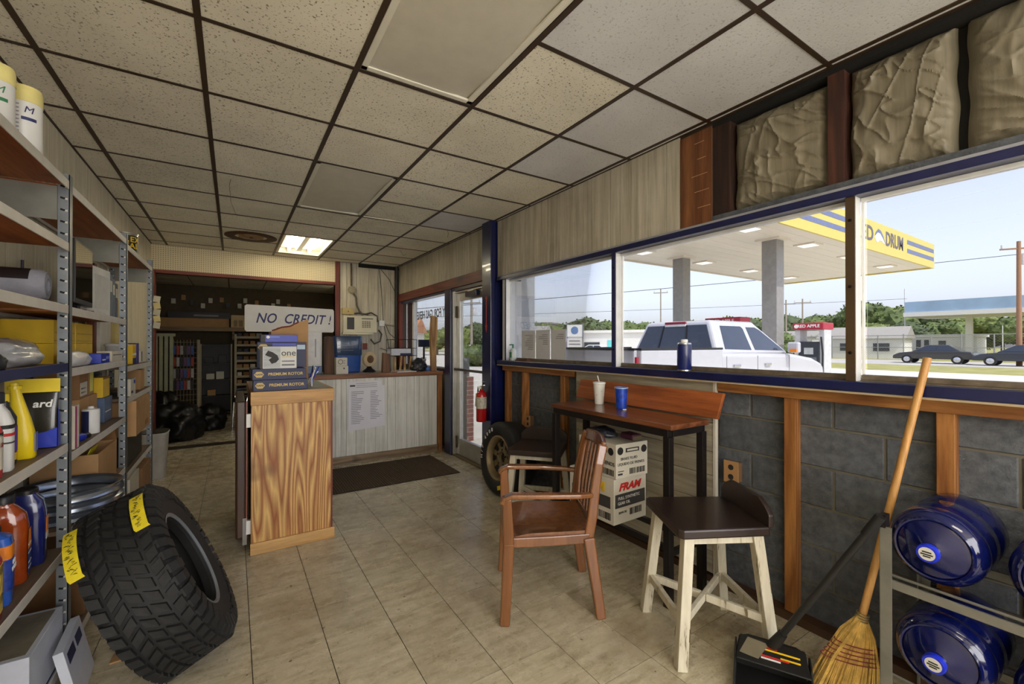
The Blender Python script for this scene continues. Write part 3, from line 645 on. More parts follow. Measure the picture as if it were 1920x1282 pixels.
def crumple(hx, hy, hz, seed, n=3, amp=0.3, fr=3.0):
    import bmesh
    bm = bmesh.new(); bmesh.ops.create_icosphere(bm, subdivisions=n, radius=1.0)
    for v in bm.verts:
        p = v.co.copy(); k = 1 + amp * (mn.noise(p * fr + Vector((seed, 0, 0))) + 0.5 * (1 - 2 * abs(mn.noise(p * fr * 2 + Vector((0, seed, 0))))))
        q = p * k; q.z = max(q.z, -0.62)
        v.co = Vector((q.x * hx, q.y * hy, (q.z + 0.62) * hz / 1.55))
    me = bpy.data.meshes.new('crumpled'); bm.to_mesh(me); bm.free()
    me.polygons.foreach_set('use_smooth', [True] * len(me.polygons)); return me
b = thing('parts_bag', 'clear bag of dark small parts lying on brake fluid carton', 'bag', (2.10, 2.15, 0.7995))
ob('bag', crumple(0.075, 0.115, 0.055, 4), M('smoky_plastic_bag', (52, 54, 64), 0.2, var=0.8, vscale=40), b)
ob('contents', crumple(0.045, 0.06, 0.062, 9), M('dark_parts', (34, 34, 44), 0.3, 0.4, 0.6, 60), b, (0.01, -0.02, 0))
carton('plum_wallet', 'plum coloured folded pouch on brake fluid carton', 'pouch', (2.19, 1.97, 0.7995), (0.08, 0.12, 0.04), M('plum_fabric', (92, 44, 70), 0.6), R(-8), [('p', '-y', 0.05, 0.1, 0.95, 0.7, M('olive_lining', (96, 88, 62), 0.7))], bevel=0.01)

# ---- brown resin armchair
BR = wood('brown_resin', (150, 98, 58), (122, 76, 42), 'z', 4, 0.24, figure=0.15, coat=0.4, knots=False, rnd=0)
t = thing('resin_armchair', 'brown wood-look plastic armchair with slatted back', 'chair', (1.495, 1.985, 0), R(150))
def ribbon(g, path, w, th, side):
    # a flat bar swept along a path; side = direction of its width
    pts = [Vector(p) for p in path]; m = len(pts); vs = []; sd_ = Vector(side).normalized()
    ws = w if isinstance(w, (list, tuple)) else [w] * m; ts = th if isinstance(th, (list, tuple)) else [th] * m
    for k, p in enumerate(pts):
        d = (pts[min(k + 1, m - 1)] - pts[max(k - 1, 0)]).normalized(); s = (sd_ - d * sd_.dot(d)).normalized(); nn = d.cross(s)
        for a, b_ in ((-1, -1), (1, -1), (1, 1), (-1, 1)): vs.append(p + s * a * ws[k] / 2 + nn * b_ * ts[k] / 2)
    fs = [(k * 4 + i, k * 4 + (i + 1) % 4, (k + 1) * 4 + (i + 1) % 4, (k + 1) * 4 + i) for k in range(m - 1) for i in range(4)]
    fs += [(3, 2, 1, 0), tuple((m - 1) * 4 + i for i in range(4))]
    return g.add(vs, fs)
g = G(); nx, ny = 10, 10; vs = []
for k in (0, 1):
    for j in range(ny + 1):
        for i in range(nx + 1):
            u, v = i / nx, j / ny; x = 0.235 - 0.46 * u; hw = 0.245 - 0.035 * u; y = -hw + 2 * hw * v
            z = 0.445 - 0.030 * math.sin(math.pi * min(1, u * 0.8 + 0.15)) * math.sin(math.pi * v) - (0.025 * max(0, 0.25 - u) * 4) - k * 0.018
            vs.append((x, y, z))
N1 = (nx + 1) * (ny + 1); fs = []
for j in range(ny):
    for i in range(nx):
        a = j * (nx + 1) + i; q = (a, a + 1, a + nx + 2, a + nx + 1); fs += [q, tuple(N1 + e for e in reversed(q))]
bnd = [i for i in range(nx + 1)] + [j * (nx + 1) + nx for j in range(1, ny + 1)] + [ny * (nx + 1) + i for i in range(nx - 1, -1, -1)] + [j * (nx + 1) for j in range(ny - 1, 0, -1)]
fs += [(bnd[k], bnd[(k + 1) % len(bnd)], N1 + bnd[(k + 1) % len(bnd)], N1 + bnd[k]) for k in range(len(bnd))]
g.add(vs, fs); ob('seat', g, BR, t, smooth=True)
g = G(); ribbon(g, [(0.232, y, 0.40 + 0.018 * math.cos(y * 6.5)) for y in np.linspace(-0.235, 0.235, 9)], 0.05, 0.022, (0, 0, 1)); ob('front_apron', g, BR, t, bevel=0.005)
for s in (-1, 1):
    g = G(); ribbon(g, [(-0.21, s * 0.212, 0.405), (0.0, s * 0.235, 0.405), (0.22, s * 0.248, 0.405)], 0.05, 0.02, (0, 0, 1)); ob('side_apron', g, BR, t, bevel=0.005)
    g = G().beam((0.235, s * 0.268, 0), (0.215, s * 0.252, 0.41), 0.042, 0.05, (1, 0, 0), 1.15).beam((0.215, s * 0.252, 0.40), (0.225, s * 0.262, 0.637), 0.048, 0.058, (1, 0, 0), 0.85)
    ob('front_leg', g, BR, t, bevel=0.008, smooth=False)
    g = G().beam((-0.265, s * 0.235, 0), (-0.205, s * 0.21, 0.41), 0.042, 0.05, (1, 0, 0), 1.2); ob('back_leg', g, BR, t, bevel=0.008)
    g = G(); ribbon(g, [(0.252, s * 0.263, 0.61), (0.240, s * 0.263, 0.634), (0.20, s * 0.263, 0.65), (0.0, s * 0.262, 0.646), (-0.15, s * 0.245, 0.638), (-0.222, s * 0.222, 0.634)], [0.045, 0.052, 0.056, 0.052, 0.044, 0.036], 0.024, (0, 1, 0)); ob('armrest', g, BR, t, bevel=0.007)
    g = G(); ribbon(g, [(-0.205, s * 0.205, 0.40), (-0.225, s * 0.212, 0.52), (-0.238, s * 0.214, 0.65), (-0.262, s * 0.205, 0.79), (-0.288, s * 0.185, 0.885)], [0.05, 0.052, 0.05, 0.046, 0.05], 0.03, (1, 0, 0)); ob('back_post', g, BR, t, bevel=0.008)
for y in (-0.135, -0.068, 0, 0.068, 0.135):
    g = G(); ribbon(g, [(-0.222 - 0.012 * math.cos(y * 7), y, 0.43), (-0.238 - 0.014 * math.cos(y * 7), y * 1.02, 0.62), (-0.266 - 0.016 * math.cos(y * 7), y, 0.79), (-0.278 - 0.016 * math.cos(y * 7), y, 0.85)], 0.036, 0.012, (0, 1, 0)); ob('back_slat', g, BR, t, bevel=0.003)
g = G(); ys = np.linspace(-0.19, 0.19, 11); ribbon(g, [(-0.282 - 0.028 * math.cos(y * 7.5), y, 0.865 + 0.012 * math.cos(y * 8)) for y in ys], [0.07] * 11, [0.028] * 11, (0.25, 0, -1)); ob('top_rail', g, BR, t, bevel=0.01, smooth=False)
g = G(); ribbon(g, [(-0.225 - 0.012 * math.cos(y * 7), y, 0.455) for y in np.linspace(-0.205, 0.205, 9)], 0.04, 0.018, (0, 0, 1)); ob('lower_back_rail', g, BR, t, bevel=0.005)

# ---- white distressed stools with dark seats
SEATM = M('dark_espresso_seat', (44, 32, 28), 0.32, var=0.2, vscale=14, coat=0.15); 
def distressed():
    m, t, b = _base('distressed_white_paint'); v = coords(t, (1, 1, 0.12), rnd=9.0); n = noise(t, v, 30, 4, 0.7)
    n2 = noise(t, coords(t, (1, 1, 0.3), rnd=5.0), 60, 2, 0.6)
    o = ramp(t, n, [(0.3, lin((112, 98, 72))), (0.38, lin((196, 188, 166))), (0.7, lin((216, 210, 192)))])
    t.links.new(o, b.inputs['Base Color']); b.inputs['Roughness'].default_value = 0.5; bump(t, b, n2, 0.1, 0.002); return m
DW = distressed(); WEAR = M('bare_wood_wear', (84, 66, 44), 0.7)
def stool(label, loc, rz):
    t = thing('counter_stool', label, 'stool', loc, rz, None)
    ob('seat', G().prism([(-0.205, -0.20), (0.195, -0.215), (0.215, -0.195), (0.215, 0.195), (0.195, 0.215), (-0.205, 0.20)], 0.562, 0.604, 'xy'), SEATM, t, bevel=0.008)
    ob('backrest', G().prism([(-0.20, 0.60), (0.20, 0.60), (0.20, 0.655), (0.165, 0.69), (0.12, 0.715), (-0.12, 0.715), (-0.165, 0.69), (-0.20, 0.655)], -0.222, -0.196, 'yz'), SEATM, t, bevel=0.006)
    for y in (-1, 1): ob('apron', G().box(-0.15, y * 0.165 - 0.011, 0.525, 0.15, y * 0.165 + 0.011, 0.562), DW, t, bevel=0.002)
    for x in (-1, 1): ob('apron', G().box(x * 0.155 - 0.011, -0.15, 0.525, x * 0.155 + 0.011, 0.15, 0.562), DW, t, bevel=0.002)
    J = {}
    for x in (-1, 1):
        for y in (-1, 1):
            a, b_ = Vector((x * 0.212, y * 0.212, 0)), Vector((x * 0.158, y * 0.165, 0.562)); J[x, y] = a.lerp(b_, 0.34)
            lg = ob('leg', G().beam(a, b_, 0.046, 0.046, (0, 1, 0)), DW, t, bevel=0.003)
            rn = random.Random(x * 3 + y); ew = G()
            for k in range(7):
                f0 = rn.uniform(0.05, 0.85); f1 = f0 + rn.uniform(0.03, 0.1); e = a.lerp(b_, f0); e1 = a.lerp(b_, f1); sx_, sy_ = rn.choice([(-1, -1), (1, -1), (-1, 1)])
                ew.beam(e + Vector((sx_ * 0.0215, sy_ * 0.0215, 0)), e1 + Vector((sx_ * 0.0215, sy_ * 0.0215, 0)), 0.0045, 0.0045)
            ob('worn_edges', ew, WEAR, lg, kind='stuff')
    for a, b_ in (((1, -1), (1, 1)), ((-1, -1), (-1, 1))): ob('side_brace', G().beam(J[a] , J[b_], 0.022, 0.038), DW, t, bevel=0.003)
    ob('cross_brace', G().beam(J[1, 1] - Vector((0.015, 0.015, 0)), J[-1, -1] + Vector((0.015, 0.015, 0)), 0.022, 0.036), DW, t, bevel=0.003)
    m_ = (J[1, -1] + J[-1, 1]) / 2
    for q in ((1, -1), (-1, 1)): ob('cross_brace', G().beam(J[q] * 0.93 + m_ * 0.07, m_ + (J[q] - m_).normalized() * 0.013, 0.022, 0.036), DW, t, bevel=0.003)
    return t
stool('white distressed stool with dark brown seat, beside the concrete block wall', (1.935, 1.282, 0), R(150.5))
stool('white distressed stool with dark brown seat, beside the racing tire', (2.075, 2.83, 0), R(221))

# ---- racing tire leaning on the wall
RUB = M('black_rubber', (30, 30, 31), 0.62, var=0.2, vscale=20, bmp=0.1, bscale=70)
def torus_tire(Ro, Ri, Wd, n=64, shoulder=0.05):
    h = Wd / 2
    return [(Ri, -h * 0.72), (Ri + 0.012, -h * 0.86), (Ri + (Ro - Ri) * 0.45, -h * 1.0), (Ro - shoulder, -h * 0.97), (Ro - shoulder * 0.25, -h * 0.86), (Ro, -h * 0.7), (Ro + 0.003, 0), (Ro, h * 0.7), (Ro - shoulder * 0.25, h * 0.86), (Ro - shoulder, h * 0.97), (Ri + (Ro - Ri) * 0.45, h * 1.0), (Ri + 0.012, h * 0.86), (Ri, h * 0.72),
            (Ri + 0.01, h * 0.5), (Ri + (Ro - Ri) * 0.6, h * 0.82), (Ro - 0.03, h * 0.6), (Ro - 0.025, 0), (Ro - 0.03, -h * 0.6), (Ri + (Ro - Ri) * 0.6, -h * 0.82), (Ri + 0.01, -h * 0.5)]
t = thing('racing_tire', 'black racing tire on tan steel wheel, leaning on blue post', 'tire', (2.19, 3.50, 0.341), rot=(0, R(-90 + 6), 0))
ob('tire', G().lathe(torus_tire(0.335, 0.20, 0.25), 64, closed=True), RUB, t, smooth=True)
WH = M('tan_steel_wheel', (142, 124, 92), 0.45, 0.35, 0.2); WHD = M('dark_wheel_hole', (26, 22, 18), 0.8)
ob('wheel_rim', G().lathe([(0.205, 0.098), (0.208, 0.108), (0.195, 0.112), (0.185, 0.102), (0.178, 0.06), (0.172, -0.08), (0.18, -0.09), (0.19, -0.08), (0.192, 0.05)], 48, closed=True), WH, t, smooth=True)
ob('wheel_disc', G().lathe([(0.177, 0.03), (0.15, 0.055), (0.10, 0.05), (0.075, 0.062), (0.058, 0.062), (0.05, 0.03), (0.0, 0.03), (0.0, 0.01), (0.177, 0.01)], 40), WH, t, smooth=True)
for k in range(8):
    a = k * math.pi / 4 + 0.2; ca, sa = math.cos(a), math.sin(a); q = []
    for r_, w_ in ((0.10, 0.012), (0.155, 0.032)): q += [(r_ * ca - w_ * sa * s_, r_ * sa + w_ * ca * s_) for s_ in ((-1, 1) if r_ < 0.12 else (1, -1))]
    ob('wheel_slot', G().prism(q, 0.048, 0.0605), WHD, t)
for k in range(5):
    a = k * math.pi * 0.4; ob('lug_hole', G().lathe([(0.011, 0.055), (0.011, 0.0645)], 10, (0.072 * math.cos(a), 0.072 * math.sin(a), 0)), WHD, t)
ob('hub_hole', G().lathe([(0.046, 0.028), (0.046, 0.034)], 20), WHD, t)
def arc_text(s, r, a0, da, size, mat, par, zz):
    for k, ch in enumerate(s):
        if ch == ' ': continue
        a = a0 - k * da; u = (math.sin(a), -math.cos(a), 0); v = (math.cos(a), math.sin(a), 0)
        text(ch, size, mat, par, (r * math.cos(a), r * math.sin(a), zz), u, v, 'white_letter', bold=0.0016)
TW = M('white_tire_letters', (222, 222, 216), 0.5)
# local frame after the turn: local z points to -X, local x points up, local y points to +Y of the wall's run
arc_text('H/P 4000', 0.268, R(98), R(10.5), 0.048, TW, t, 0.1262)
st_ = G()
for k in range(7):
    a = R(196 + k * 5)
    for r_ in (0.25, 0.288): st_.v.append((r_ * math.cos(a), r_ * math.sin(a), 0.1262))
st_.f = [(2 * k, 2 * k + 1, 2 * k + 3, 2 * k + 2) for k in range(6)]
ob('yellow_sticker', st_, M('yellow_sticker', (232, 206, 30), 0.5), t)
# fire extinguisher on the blue column
t = thing('fire_extinguisher', 'red fire extinguisher hung on the blue steel post', 'fire extinguisher', (2.212, 4.045, 0.60))
EXR = M('extinguisher_red', (176, 26, 30), 0.25, var=0.1, coat=0.4)
ob('cylinder', G().lathe([(0.05, 0.0), (0.056, 0.008), (0.056, 0.27), (0.05, 0.30), (0.03, 0.322), (0.018, 0.33), (0.018, 0.345)], 28), EXR, t, smooth=True)
ob('label', G().lathe([(0.0568, 0.14), (0.0568, 0.262)], 28), M('instruction_label', (188, 182, 166), 0.5, var=0.35, vscale=50), t, smooth=True)
ob('valve', G().cyl((0, 0, 0.34), (0, 0, 0.375), 0.016).cyl((0, 0, 0.36), (-0.03, -0.01, 0.36), 0.012), M('brass_valve', (150, 130, 90), 0.35, 0.8), t)
ob('gauge', G().cyl((-0.028, -0.015, 0.36), (-0.036, -0.02, 0.36), 0.017, n=16), PW, t)
ob('handle', G().beam((0.02, 0.0, 0.376), (-0.015, -0.085, 0.39), 0.02, 0.006).beam((0.02, 0.0, 0.39), (-0.015, -0.08, 0.425), 0.02, 0.006), M('handle_metal', (150, 146, 140), 0.3, 0.8), t)
ob('hose', G().tube([(0, 0.02, 0.36), (-0.01, 0.055, 0.36), (-0.005, 0.07, 0.30), (0, 0.064, 0.2), (0, 0.06, 0.08)], 0.008), M('black_hose', (24, 24, 24), 0.5), t, smooth=True)
ob('inspection_tag', G().cb((-0.045, 0.045, 0.22), (0.003, 0.07, 0.14)), M('manila_tag', (196, 176, 126), 0.7), t, rot=(R(8), 0, 0))
ob('bracket', G().box(0.045, -0.03, 0.1, 0.058, 0.03, 0.3), BLKM, t)

# ---- things on the window sill
t = thing('insulated_bottle', 'navy blue insulated bottle with steel cap on window sill', 'bottle', (2.37, 1.70, 1.2525))
ob('body', G().lathe([(0.040, 0), (0.043, 0.004), (0.043, 0.15), (0.041, 0.166), (0.03, 0.172)], 30), M('navy_powder_coat', (18, 32, 92), 0.3, var=0.1, coat=0.3), t, smooth=True)
ob('base_ring', G().lathe([(0.0435, 0.0), (0.0435, 0.008)], 30), M('steel_ring', (190, 190, 190), 0.25, 0.9), t, smooth=True)
ob('collar', G().lathe([(0.0425, 0.165), (0.0405, 0.173), (0.03, 0.176)], 30), M('steel_ring', (190, 190, 190)), t, smooth=True)
ob('cap', G().lathe([(0.02, 0.174), (0.021, 0.192), (0.018, 0.196)], 20), PW, t, smooth=True)
t = thing('pump_bottle', 'clear sanitizer pump bottle with green top in window corner', 'bottle', (2.375, 3.68, 1.2525))
ob('body', G().loft([(0, 0.026, 0.03), (0.01, 0.03, 0.034), (0.1, 0.03, 0.034), (0.12, 0.018, 0.02), (0.125, 0.012, 0.012)], 20, 3), M('clear_gel', (196, 206, 202), 0.15, var=0.05), t, smooth=True)
ob('label', G().box(-0.0312, -0.02, 0.03, -0.0302, 0.02, 0.085), M('green_label', (60, 130, 96), 0.5), t)
ob('pump', G().cyl((0, 0, 0.12), (0, 0, 0.165), 0.009).cyl((0, 0, 0.16), (-0.04, 0, 0.158), 0.006), M('green_plastic', (34, 104, 74), 0.35), t)
ob('wood_wedge', G().prism([(0, 0), (0.2, 0), (0.2, 0.012), (0, 0.028)], -0.025, 0.025, 'yz'), wood('brown_wedge', (112, 72, 50), (78, 44, 34), 'y', 10), None, (2.375, 3.40, 1.2526), label='small brown wooden wedge lying in window corner', cat='wood piece')
PAP = M('backlit_paper', (200, 200, 204), 0.8, var=0.04)
PAP.node_tree.nodes['Principled BSDF'].inputs['Transmission Weight'].default_value = 0.0
for k, (a, b_) in enumerate(((3.35, 3.575), (3.12, 3.335), (2.895, 3.105))):
    p = ob('paper_notice', G().box(2.4105, a, 1.282, 2.4115, b_, 1.548), PAP, label=['first taped paper notice on window glass, beside the pump bottle', 'middle taped paper notice on window glass', 'taped paper notice on window glass closest to window mullion'][k], cat='paper', group='paper notices on the window')
    gl = G()
    for j in range(9 - k * 3): gl.box(2.4099, a + 0.03, 1.50 - j * 0.017, 2.4104, a + 0.03 + random.uniform(0.06, 0.15), 1.506 - j * 0.017)
    ob('print_lines', gl, M('grey_print', (134, 132, 138), 0.7), p)
# ---- wall outlets
OUT = M('tan_outlet_plate', (170, 128, 84), 0.5)
for k, (y, z, h) in enumerate(((1.43, 0.68, 0.055), (3.485, 0.665, 0.05))):
    t = thing('wall_outlet', ['tan double outlet on block wall behind the dark-seat stool and chair', 'tan double outlet on block wall above the racing tire'][k], 'outlet', (XB, y, z))
    ob('outlet_box', G().box(-0.045, -h * 0.72, -h, 0.0, h * 0.72, h), M('outlet_box', (120, 92, 62), 0.6), t, bevel=0.003)
    ob('cover_plate', G().box(-0.05, -h * 0.8, -h * 1.15, -0.045, h * 0.8, h * 1.15), OUT, t, bevel=0.002)
    for s in (-1, 1): ob('socket', G().lathe([(0.016, 0), (0.016, 0.002)], 14, (-0.05, 0, s * h * 0.5), (-1, 0, 0)), INK, t)

# ---- water jug rack
RK = M('grey_rack_steel', (132, 130, 122), 0.45, 0.5, 0.15)
t = thing('jug_rack', 'grey steel rack holding blue water jugs under window', 'rack', (2.2, 0.13, 0))
for x in (-0.2, 0.2):
    for y in (-0.5, 0.478): ob('post', G().box(x - 0.016, y - 0.003, 0, x + 0.016, y + 0.003, 0.76).box(x - 0.016 * (1 if x < 0 else -1) - 0.003, y - 0.032, 0, x - 0.016 * (1 if x < 0 else -1) + 0.003, y, 0.76), RK, t)
for z in (0.57, 0.202):
    for x in (-0.2, 0.2): ob('rail', G().box(x - 0.004, -0.5, z - 0.03, x + 0.004, 0.478, z), RK, t).name = 'rail'
    for x in (-0.13, 0.13): ob('cradle_wire', G().cyl((x, -0.5, z - 0.012), (x, 0.478, z - 0.012), 0.005), RK, t)
ob('post_cap', G().box(-0.22, 0.462, 0.755, -0.18, 0.484, 0.80), BLKM, t)
JB = M('translucent_blue_jug', (10, 18, 74), 0.12, var=0.15, coat=0.6)
def jug(label, y, z, rr=0.131, cap=True):
    t = thing('water_jug', label, 'water jug', (2.05, y, z), rot=(0, R(90), 0), group='water jugs on the rack')
    # local z runs to +X (into the wall), cap at the negative end
    ob('body', G().lathe([(0.026, -0.045), (0.028, -0.02), (0.05, -0.008), (0.09, 0.004), (0.118, 0.02), (rr, 0.05), (rr, 0.075), (rr - 0.007, 0.085), (rr - 0.007, 0.10), (rr, 0.11), (rr, 0.19), (rr - 0.007, 0.2), (rr - 0.007, 0.215), (rr, 0.225), (rr, 0.33), (rr - 0.01, 0.352), (0.09, 0.356)], 48), JB, t, smooth=True)
    ob('molded_ring', G().lathe([(0.098, 0.0035), (0.103, 0.001), (0.108, 0.008), (0.103, 0.012)], 48, closed=True), JB, t, smooth=True)
    cp = ob('cap', G().lathe([(0.030, -0.032), (0.031, -0.05), (0.028, -0.056), (0.0, -0.056)], 28), M('bright_blue_cap', (30, 48, 196), 0.3), t, smooth=True)
    ob('cap_label', G().lathe([(0.022, -0.0562), (0.022, -0.0572)], 24), M('cap_sticker', (214, 212, 204), 0.5), cp)
    for k_, (yy, hw) in enumerate(((-0.006, 0.012), (0.002, 0.016), (0.009, 0.01))): ob('print_line', G().box(yy - 0.0022, -hw, -0.0577, yy + 0.0022, hw, -0.0571), INK, cp)
    return t
jug('blue water jug on the upper rack rail, against the broom side', 0.485, 0.703)
jug('blue water jug on the upper rack rail, away from the broom', 0.185, 0.703)
jug('blue water jug on the lower rack rail, against the broom side', 0.470, 0.335)
jug('blue water jug on the lower rack rail, away from the broom', 0.175, 0.335)
# ---- broom
A, B = Vector((2.145, 0.715, 0.33)), Vector((2.322, 0.560, 1.365))
t = thing('corn_broom', 'straw broom with pale wooden handle leaning on window sill', 'broom', (0, 0, 0))
ob('handle', G().cyl(A, B, 0.0135, n=16), wood('broom_handle', (206, 158, 92), (182, 130, 68), 'z', 8, 0.45, figure=0.2), t, smooth=True)
ax = (A - B).normalized(); wdir = Vector((_c, -_s, 0)); wdir = (wdir - ax * wdir.dot(ax)).normalized(); nd = ax.cross(wdir)
STR = M('broom_straw', (196, 160, 82), 0.7, var=0.35, vscale=30, rnd=0.15)
g = G(); rn = random.Random(3)
tip = A + ax * 0.30
for k in range(420):
    a = rn.uniform(-1, 1); b_ = rn.uniform(-1, 1)
    p0 = A + ax * 0.02 + wdir * a * 0.016 + nd * b_ * 0.012
    p1 = A + ax * 0.085 + wdir * a * 0.055 + nd * b_ * 0.026
    p2 = A + ax * 0.19 + wdir * a * 0.098 + nd * b_ * 0.026
    p3 = A + ax * (0.335 + rn.uniform(-0.012, 0.0)) + wdir * (a * 0.135 + rn.uniform(-0.006, 0.006)) + nd * b_ * 0.03
    p3.z = max(p3.z, 0.003); g.tube([p0, p1, p2, p3], [0.0022, 0.003, 0.0026, 0.0016], 4)
br = ob('bristles', g, STR, t, kind='stuff')
core = G(); vs = []
for s_, hw, hd in ((0.0, 0.017, 0.015), (0.05, 0.035, 0.02), (0.09, 0.056, 0.024), (0.19, 0.094, 0.022), (0.30, 0.12, 0.022)):
    c_ = A + ax * s_
    for k in range(12):
        q = 2 * math.pi * k / 12; vs.append(c_ + wdir * math.cos(q) * hw + nd * math.sin(q) * hd)
core.add(vs, [(k * 12 + i, k * 12 + (i + 1) % 12, (k + 1) * 12 + (i + 1) % 12, (k + 1) * 12 + i) for k in range(4) for i in range(12)]); ob('bristle_core', core, STR, t)
for k in range(5):
    s_ = 0.125 + k * 0.017; hw = 0.074 + 0.062 * (k * 0.17) * 1.0 + 0.004; c_ = A + ax * s_
    ob('stitching', G().tube([c_ + wdir * math.cos(q) * (hw + 0.006) + nd * math.sin(q) * 0.033 for q in np.linspace(0, 2 * math.pi, 24, endpoint=False)], 0.0022, 5, True), M('maroon_thread', (120, 40, 42), 0.7), t)
for k in range(4): ob('wire_binding', G().tube([A + ax * (0.0 + k * 0.009) + (wdir * math.cos(q) + nd * math.sin(q)) * 0.0205 for q in np.linspace(0, 2 * math.pi, 14, endpoint=False)], 0.003, 5, True), M('binding_wire', (150, 132, 96), 0.4, 0.5), t)
# ---- lobby dustpan
DP = M('black_plastic', (26, 26, 26), 0.45, var=0.15)
t = thing('lobby_dustpan', 'black upright dustpan with long handle beside the broom', 'dustpan', (1.87, 0.93, 0), R(-62))
pan = G().prism([(-0.14, 0.0), (0.14, 0.0), (0.14, 0.012), (0.125, 0.115), (0.09, 0.13), (-0.09, 0.13), (-0.125, 0.115), (-0.14, 0.012)], 0.09, 0.12, 'xz').box(-0.14, -0.15, 0.0, 0.14, 0.1, 0.006)
pan.prism([(-0.15, 0.004), (0.10, 0.004), (0.10, 0.115), (0.02, 0.11)], -0.14, -0.132, 'yz').prism([(-0.15, 0.004), (0.10, 0.004), (0.10, 0.115), (0.02, 0.11)], 0.132, 0.14, 'yz')
pan.prism([(-0.13, 0.0), (0.13, 0.0), (0.125, 0.006), (-0.125, 0.006)], -0.05, 0.105, 'xy') if False else None
ob('pan', pan, DP, t, bevel=0.004)
ob('pan_hood', G().add([(-0.132, -0.03, 0.10), (0.132, -0.03, 0.10), (0.12, 0.10, 0.128), (-0.12, 0.10, 0.128), (-0.132, -0.03, 0.107), (0.132, -0.03, 0.107), (0.12, 0.10, 0.134), (-0.12, 0.10, 0.134)], [(0, 3, 2, 1), (4, 5, 6, 7), (0, 1, 5, 4), (1, 2, 6, 5), (2, 3, 7, 6), (3, 0, 4, 7)]), DP, t, bevel=0.003)
ob('grey_stripe', G().add([(-0.12, 0.0, 0.1142), (-0.05, -0.01, 0.1122), (-0.01, 0.08, 0.1312), (-0.09, 0.09, 0.1335)], [(0, 1, 2, 3)]), M('grey_decal', (120, 112, 92), 0.5), t)
for k_, (x0_, x1_, y_, m_) in enumerate(((-0.03, 0.10, 0.045, PY), (-0.03, 0.02, 0.058, PR), (-0.04, 0.06, 0.012, PR), (-0.04, 0.03, 0.0, PW), (0.03, 0.10, 0.02, PY))):
    zz = lambda yv: 0.1072 + (yv + 0.03) / 0.13 * 0.027
    ob('decal_stripe', G().add([(x0_, y_, zz(y_) + 0.0006), (x1_, y_, zz(y_) + 0.0006), (x1_, y_ + 0.009, zz(y_ + 0.009) + 0.0006), (x0_, y_ + 0.009, zz(y_ + 0.009) + 0.0006)], [(0, 1, 2, 3)]), m_, t)
hb = Vector((0.0, 0.085, 0.12)); ht = t.matrix_basis.inverted() @ Vector((1.965, 0.585, 0.80))
Mi = Matrix.Translation((1.87, 0.93, 0)) @ Matrix.Rotation(R(-62), 4, 'Z'); ht = Mi.inverted() @ Vector((1.962, 0.60, 0.80))
ob('handle', G().cyl(hb, ht, 0.0135, n=14), DP, t, smooth=True)
ob('handle_socket', G().cyl(hb - (ht - hb) * 0.02, hb + (ht - hb) * 0.12, 0.026, 0.018, n=14), DP, t, smooth=True)
ob('grip', G().cyl(ht - (ht - hb) * 0.12, ht, 0.017, n=14), M('grip_rubber', (18, 18, 18), 0.7), t, smooth=True)
# ================================================================== left wall: steel shelving and stock
GALV = M('galvanised_steel', (128, 134, 140), 0.42, 0.55, 0.18, 12); LIP = M('white_shelf_lip', (206, 202, 194), 0.45, var=0.1); LIPB = M('dark_blue_shelf_lip', (38, 48, 92), 0.4)
BOARD = wood('particle_shelf_board', (182, 112, 60), (150, 84, 40), 'y', 12, 0.6, figure=0.4); BOARDG = wood('worn_grey_shelf_board', (134, 112, 90), (104, 84, 66), 'y', 12, 0.65, figure=0.4)
PLATE = M('grey_side_plate', (138, 138, 130), 0.45, 0.4)
SLOT = M('slot_shadow', (24, 24, 26), 0.9)
XF, XBK = -0.60, -0.885
def shelving(label, y0, y1, levels, posts, group='steel shelving along the left wall'):
    t = thing('shelving_unit', label, 'shelving', ((XF + XBK) / 2, (y0 + y1) / 2, 0), group=group); ox, oy = (XF + XBK) / 2, (y0 + y1) / 2
    for py in posts:
        for xx, sg in ((XF, 1), (XBK, -1)):
            x = xx - ox; y = py - oy
            u = ob('upright', G().box(min(x, x - sg * 0.037), y, 0, max(x, x - sg * 0.037), y + 0.003, 2.155).box(min(x, x - sg * 0.003), y, 0, max(x, x - sg * 0.003), y + 0.042, 2.155), GALV, t)
            sl = G(); lg = G()
            for k in range(41):
                z = 0.06 + k * 0.051; xc = x - sg * 0.019
                sl.prism([(xc - 0.011, z), (xc - 0.002, z - 0.003), (xc + 0.01, z - 0.005), (xc + 0.012, z + 0.006), (xc + 0.002, z + 0.004), (xc - 0.009, z + 0.008)], y - 0.0008, y + 0.0005, 'xz')
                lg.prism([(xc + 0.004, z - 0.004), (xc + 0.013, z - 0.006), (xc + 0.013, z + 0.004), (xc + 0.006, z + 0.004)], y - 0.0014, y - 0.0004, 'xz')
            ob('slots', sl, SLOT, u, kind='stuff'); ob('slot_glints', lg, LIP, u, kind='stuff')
    for py in posts: ob('side_plate', G().box(XBK + 0.003 - ox, py + 0.006 - oy, 1.955, XF - 0.04 - ox, py + 0.008 - oy, 2.10), PLATE, t)
    for z, bm_, lm in levels:
        s = ob('shelf', G().box(XBK + 0.004 - ox, y0 + 0.046 - oy, z - 0.018, XF - 0.006 - ox, y1 - 0.002 - oy, z), bm_, t)
        ob('shelf_lip', G().box(XF - 0.006 - ox, y0 + 0.046 - oy, z - 0.034, XF - 0.001 - ox, y1 - 0.002 - oy, z + 0.003), lm, s, bevel=0.0015)
        ob('back_lip', G().box(XBK + 0.0005 - ox, y0 + 0.046 - oy, z - 0.034, XBK + 0.004 - ox, y1 - 0.002 - oy, z), lm, s)
    return t
Y1, Y2, Y3 = 2.625, 3.825, 4.92
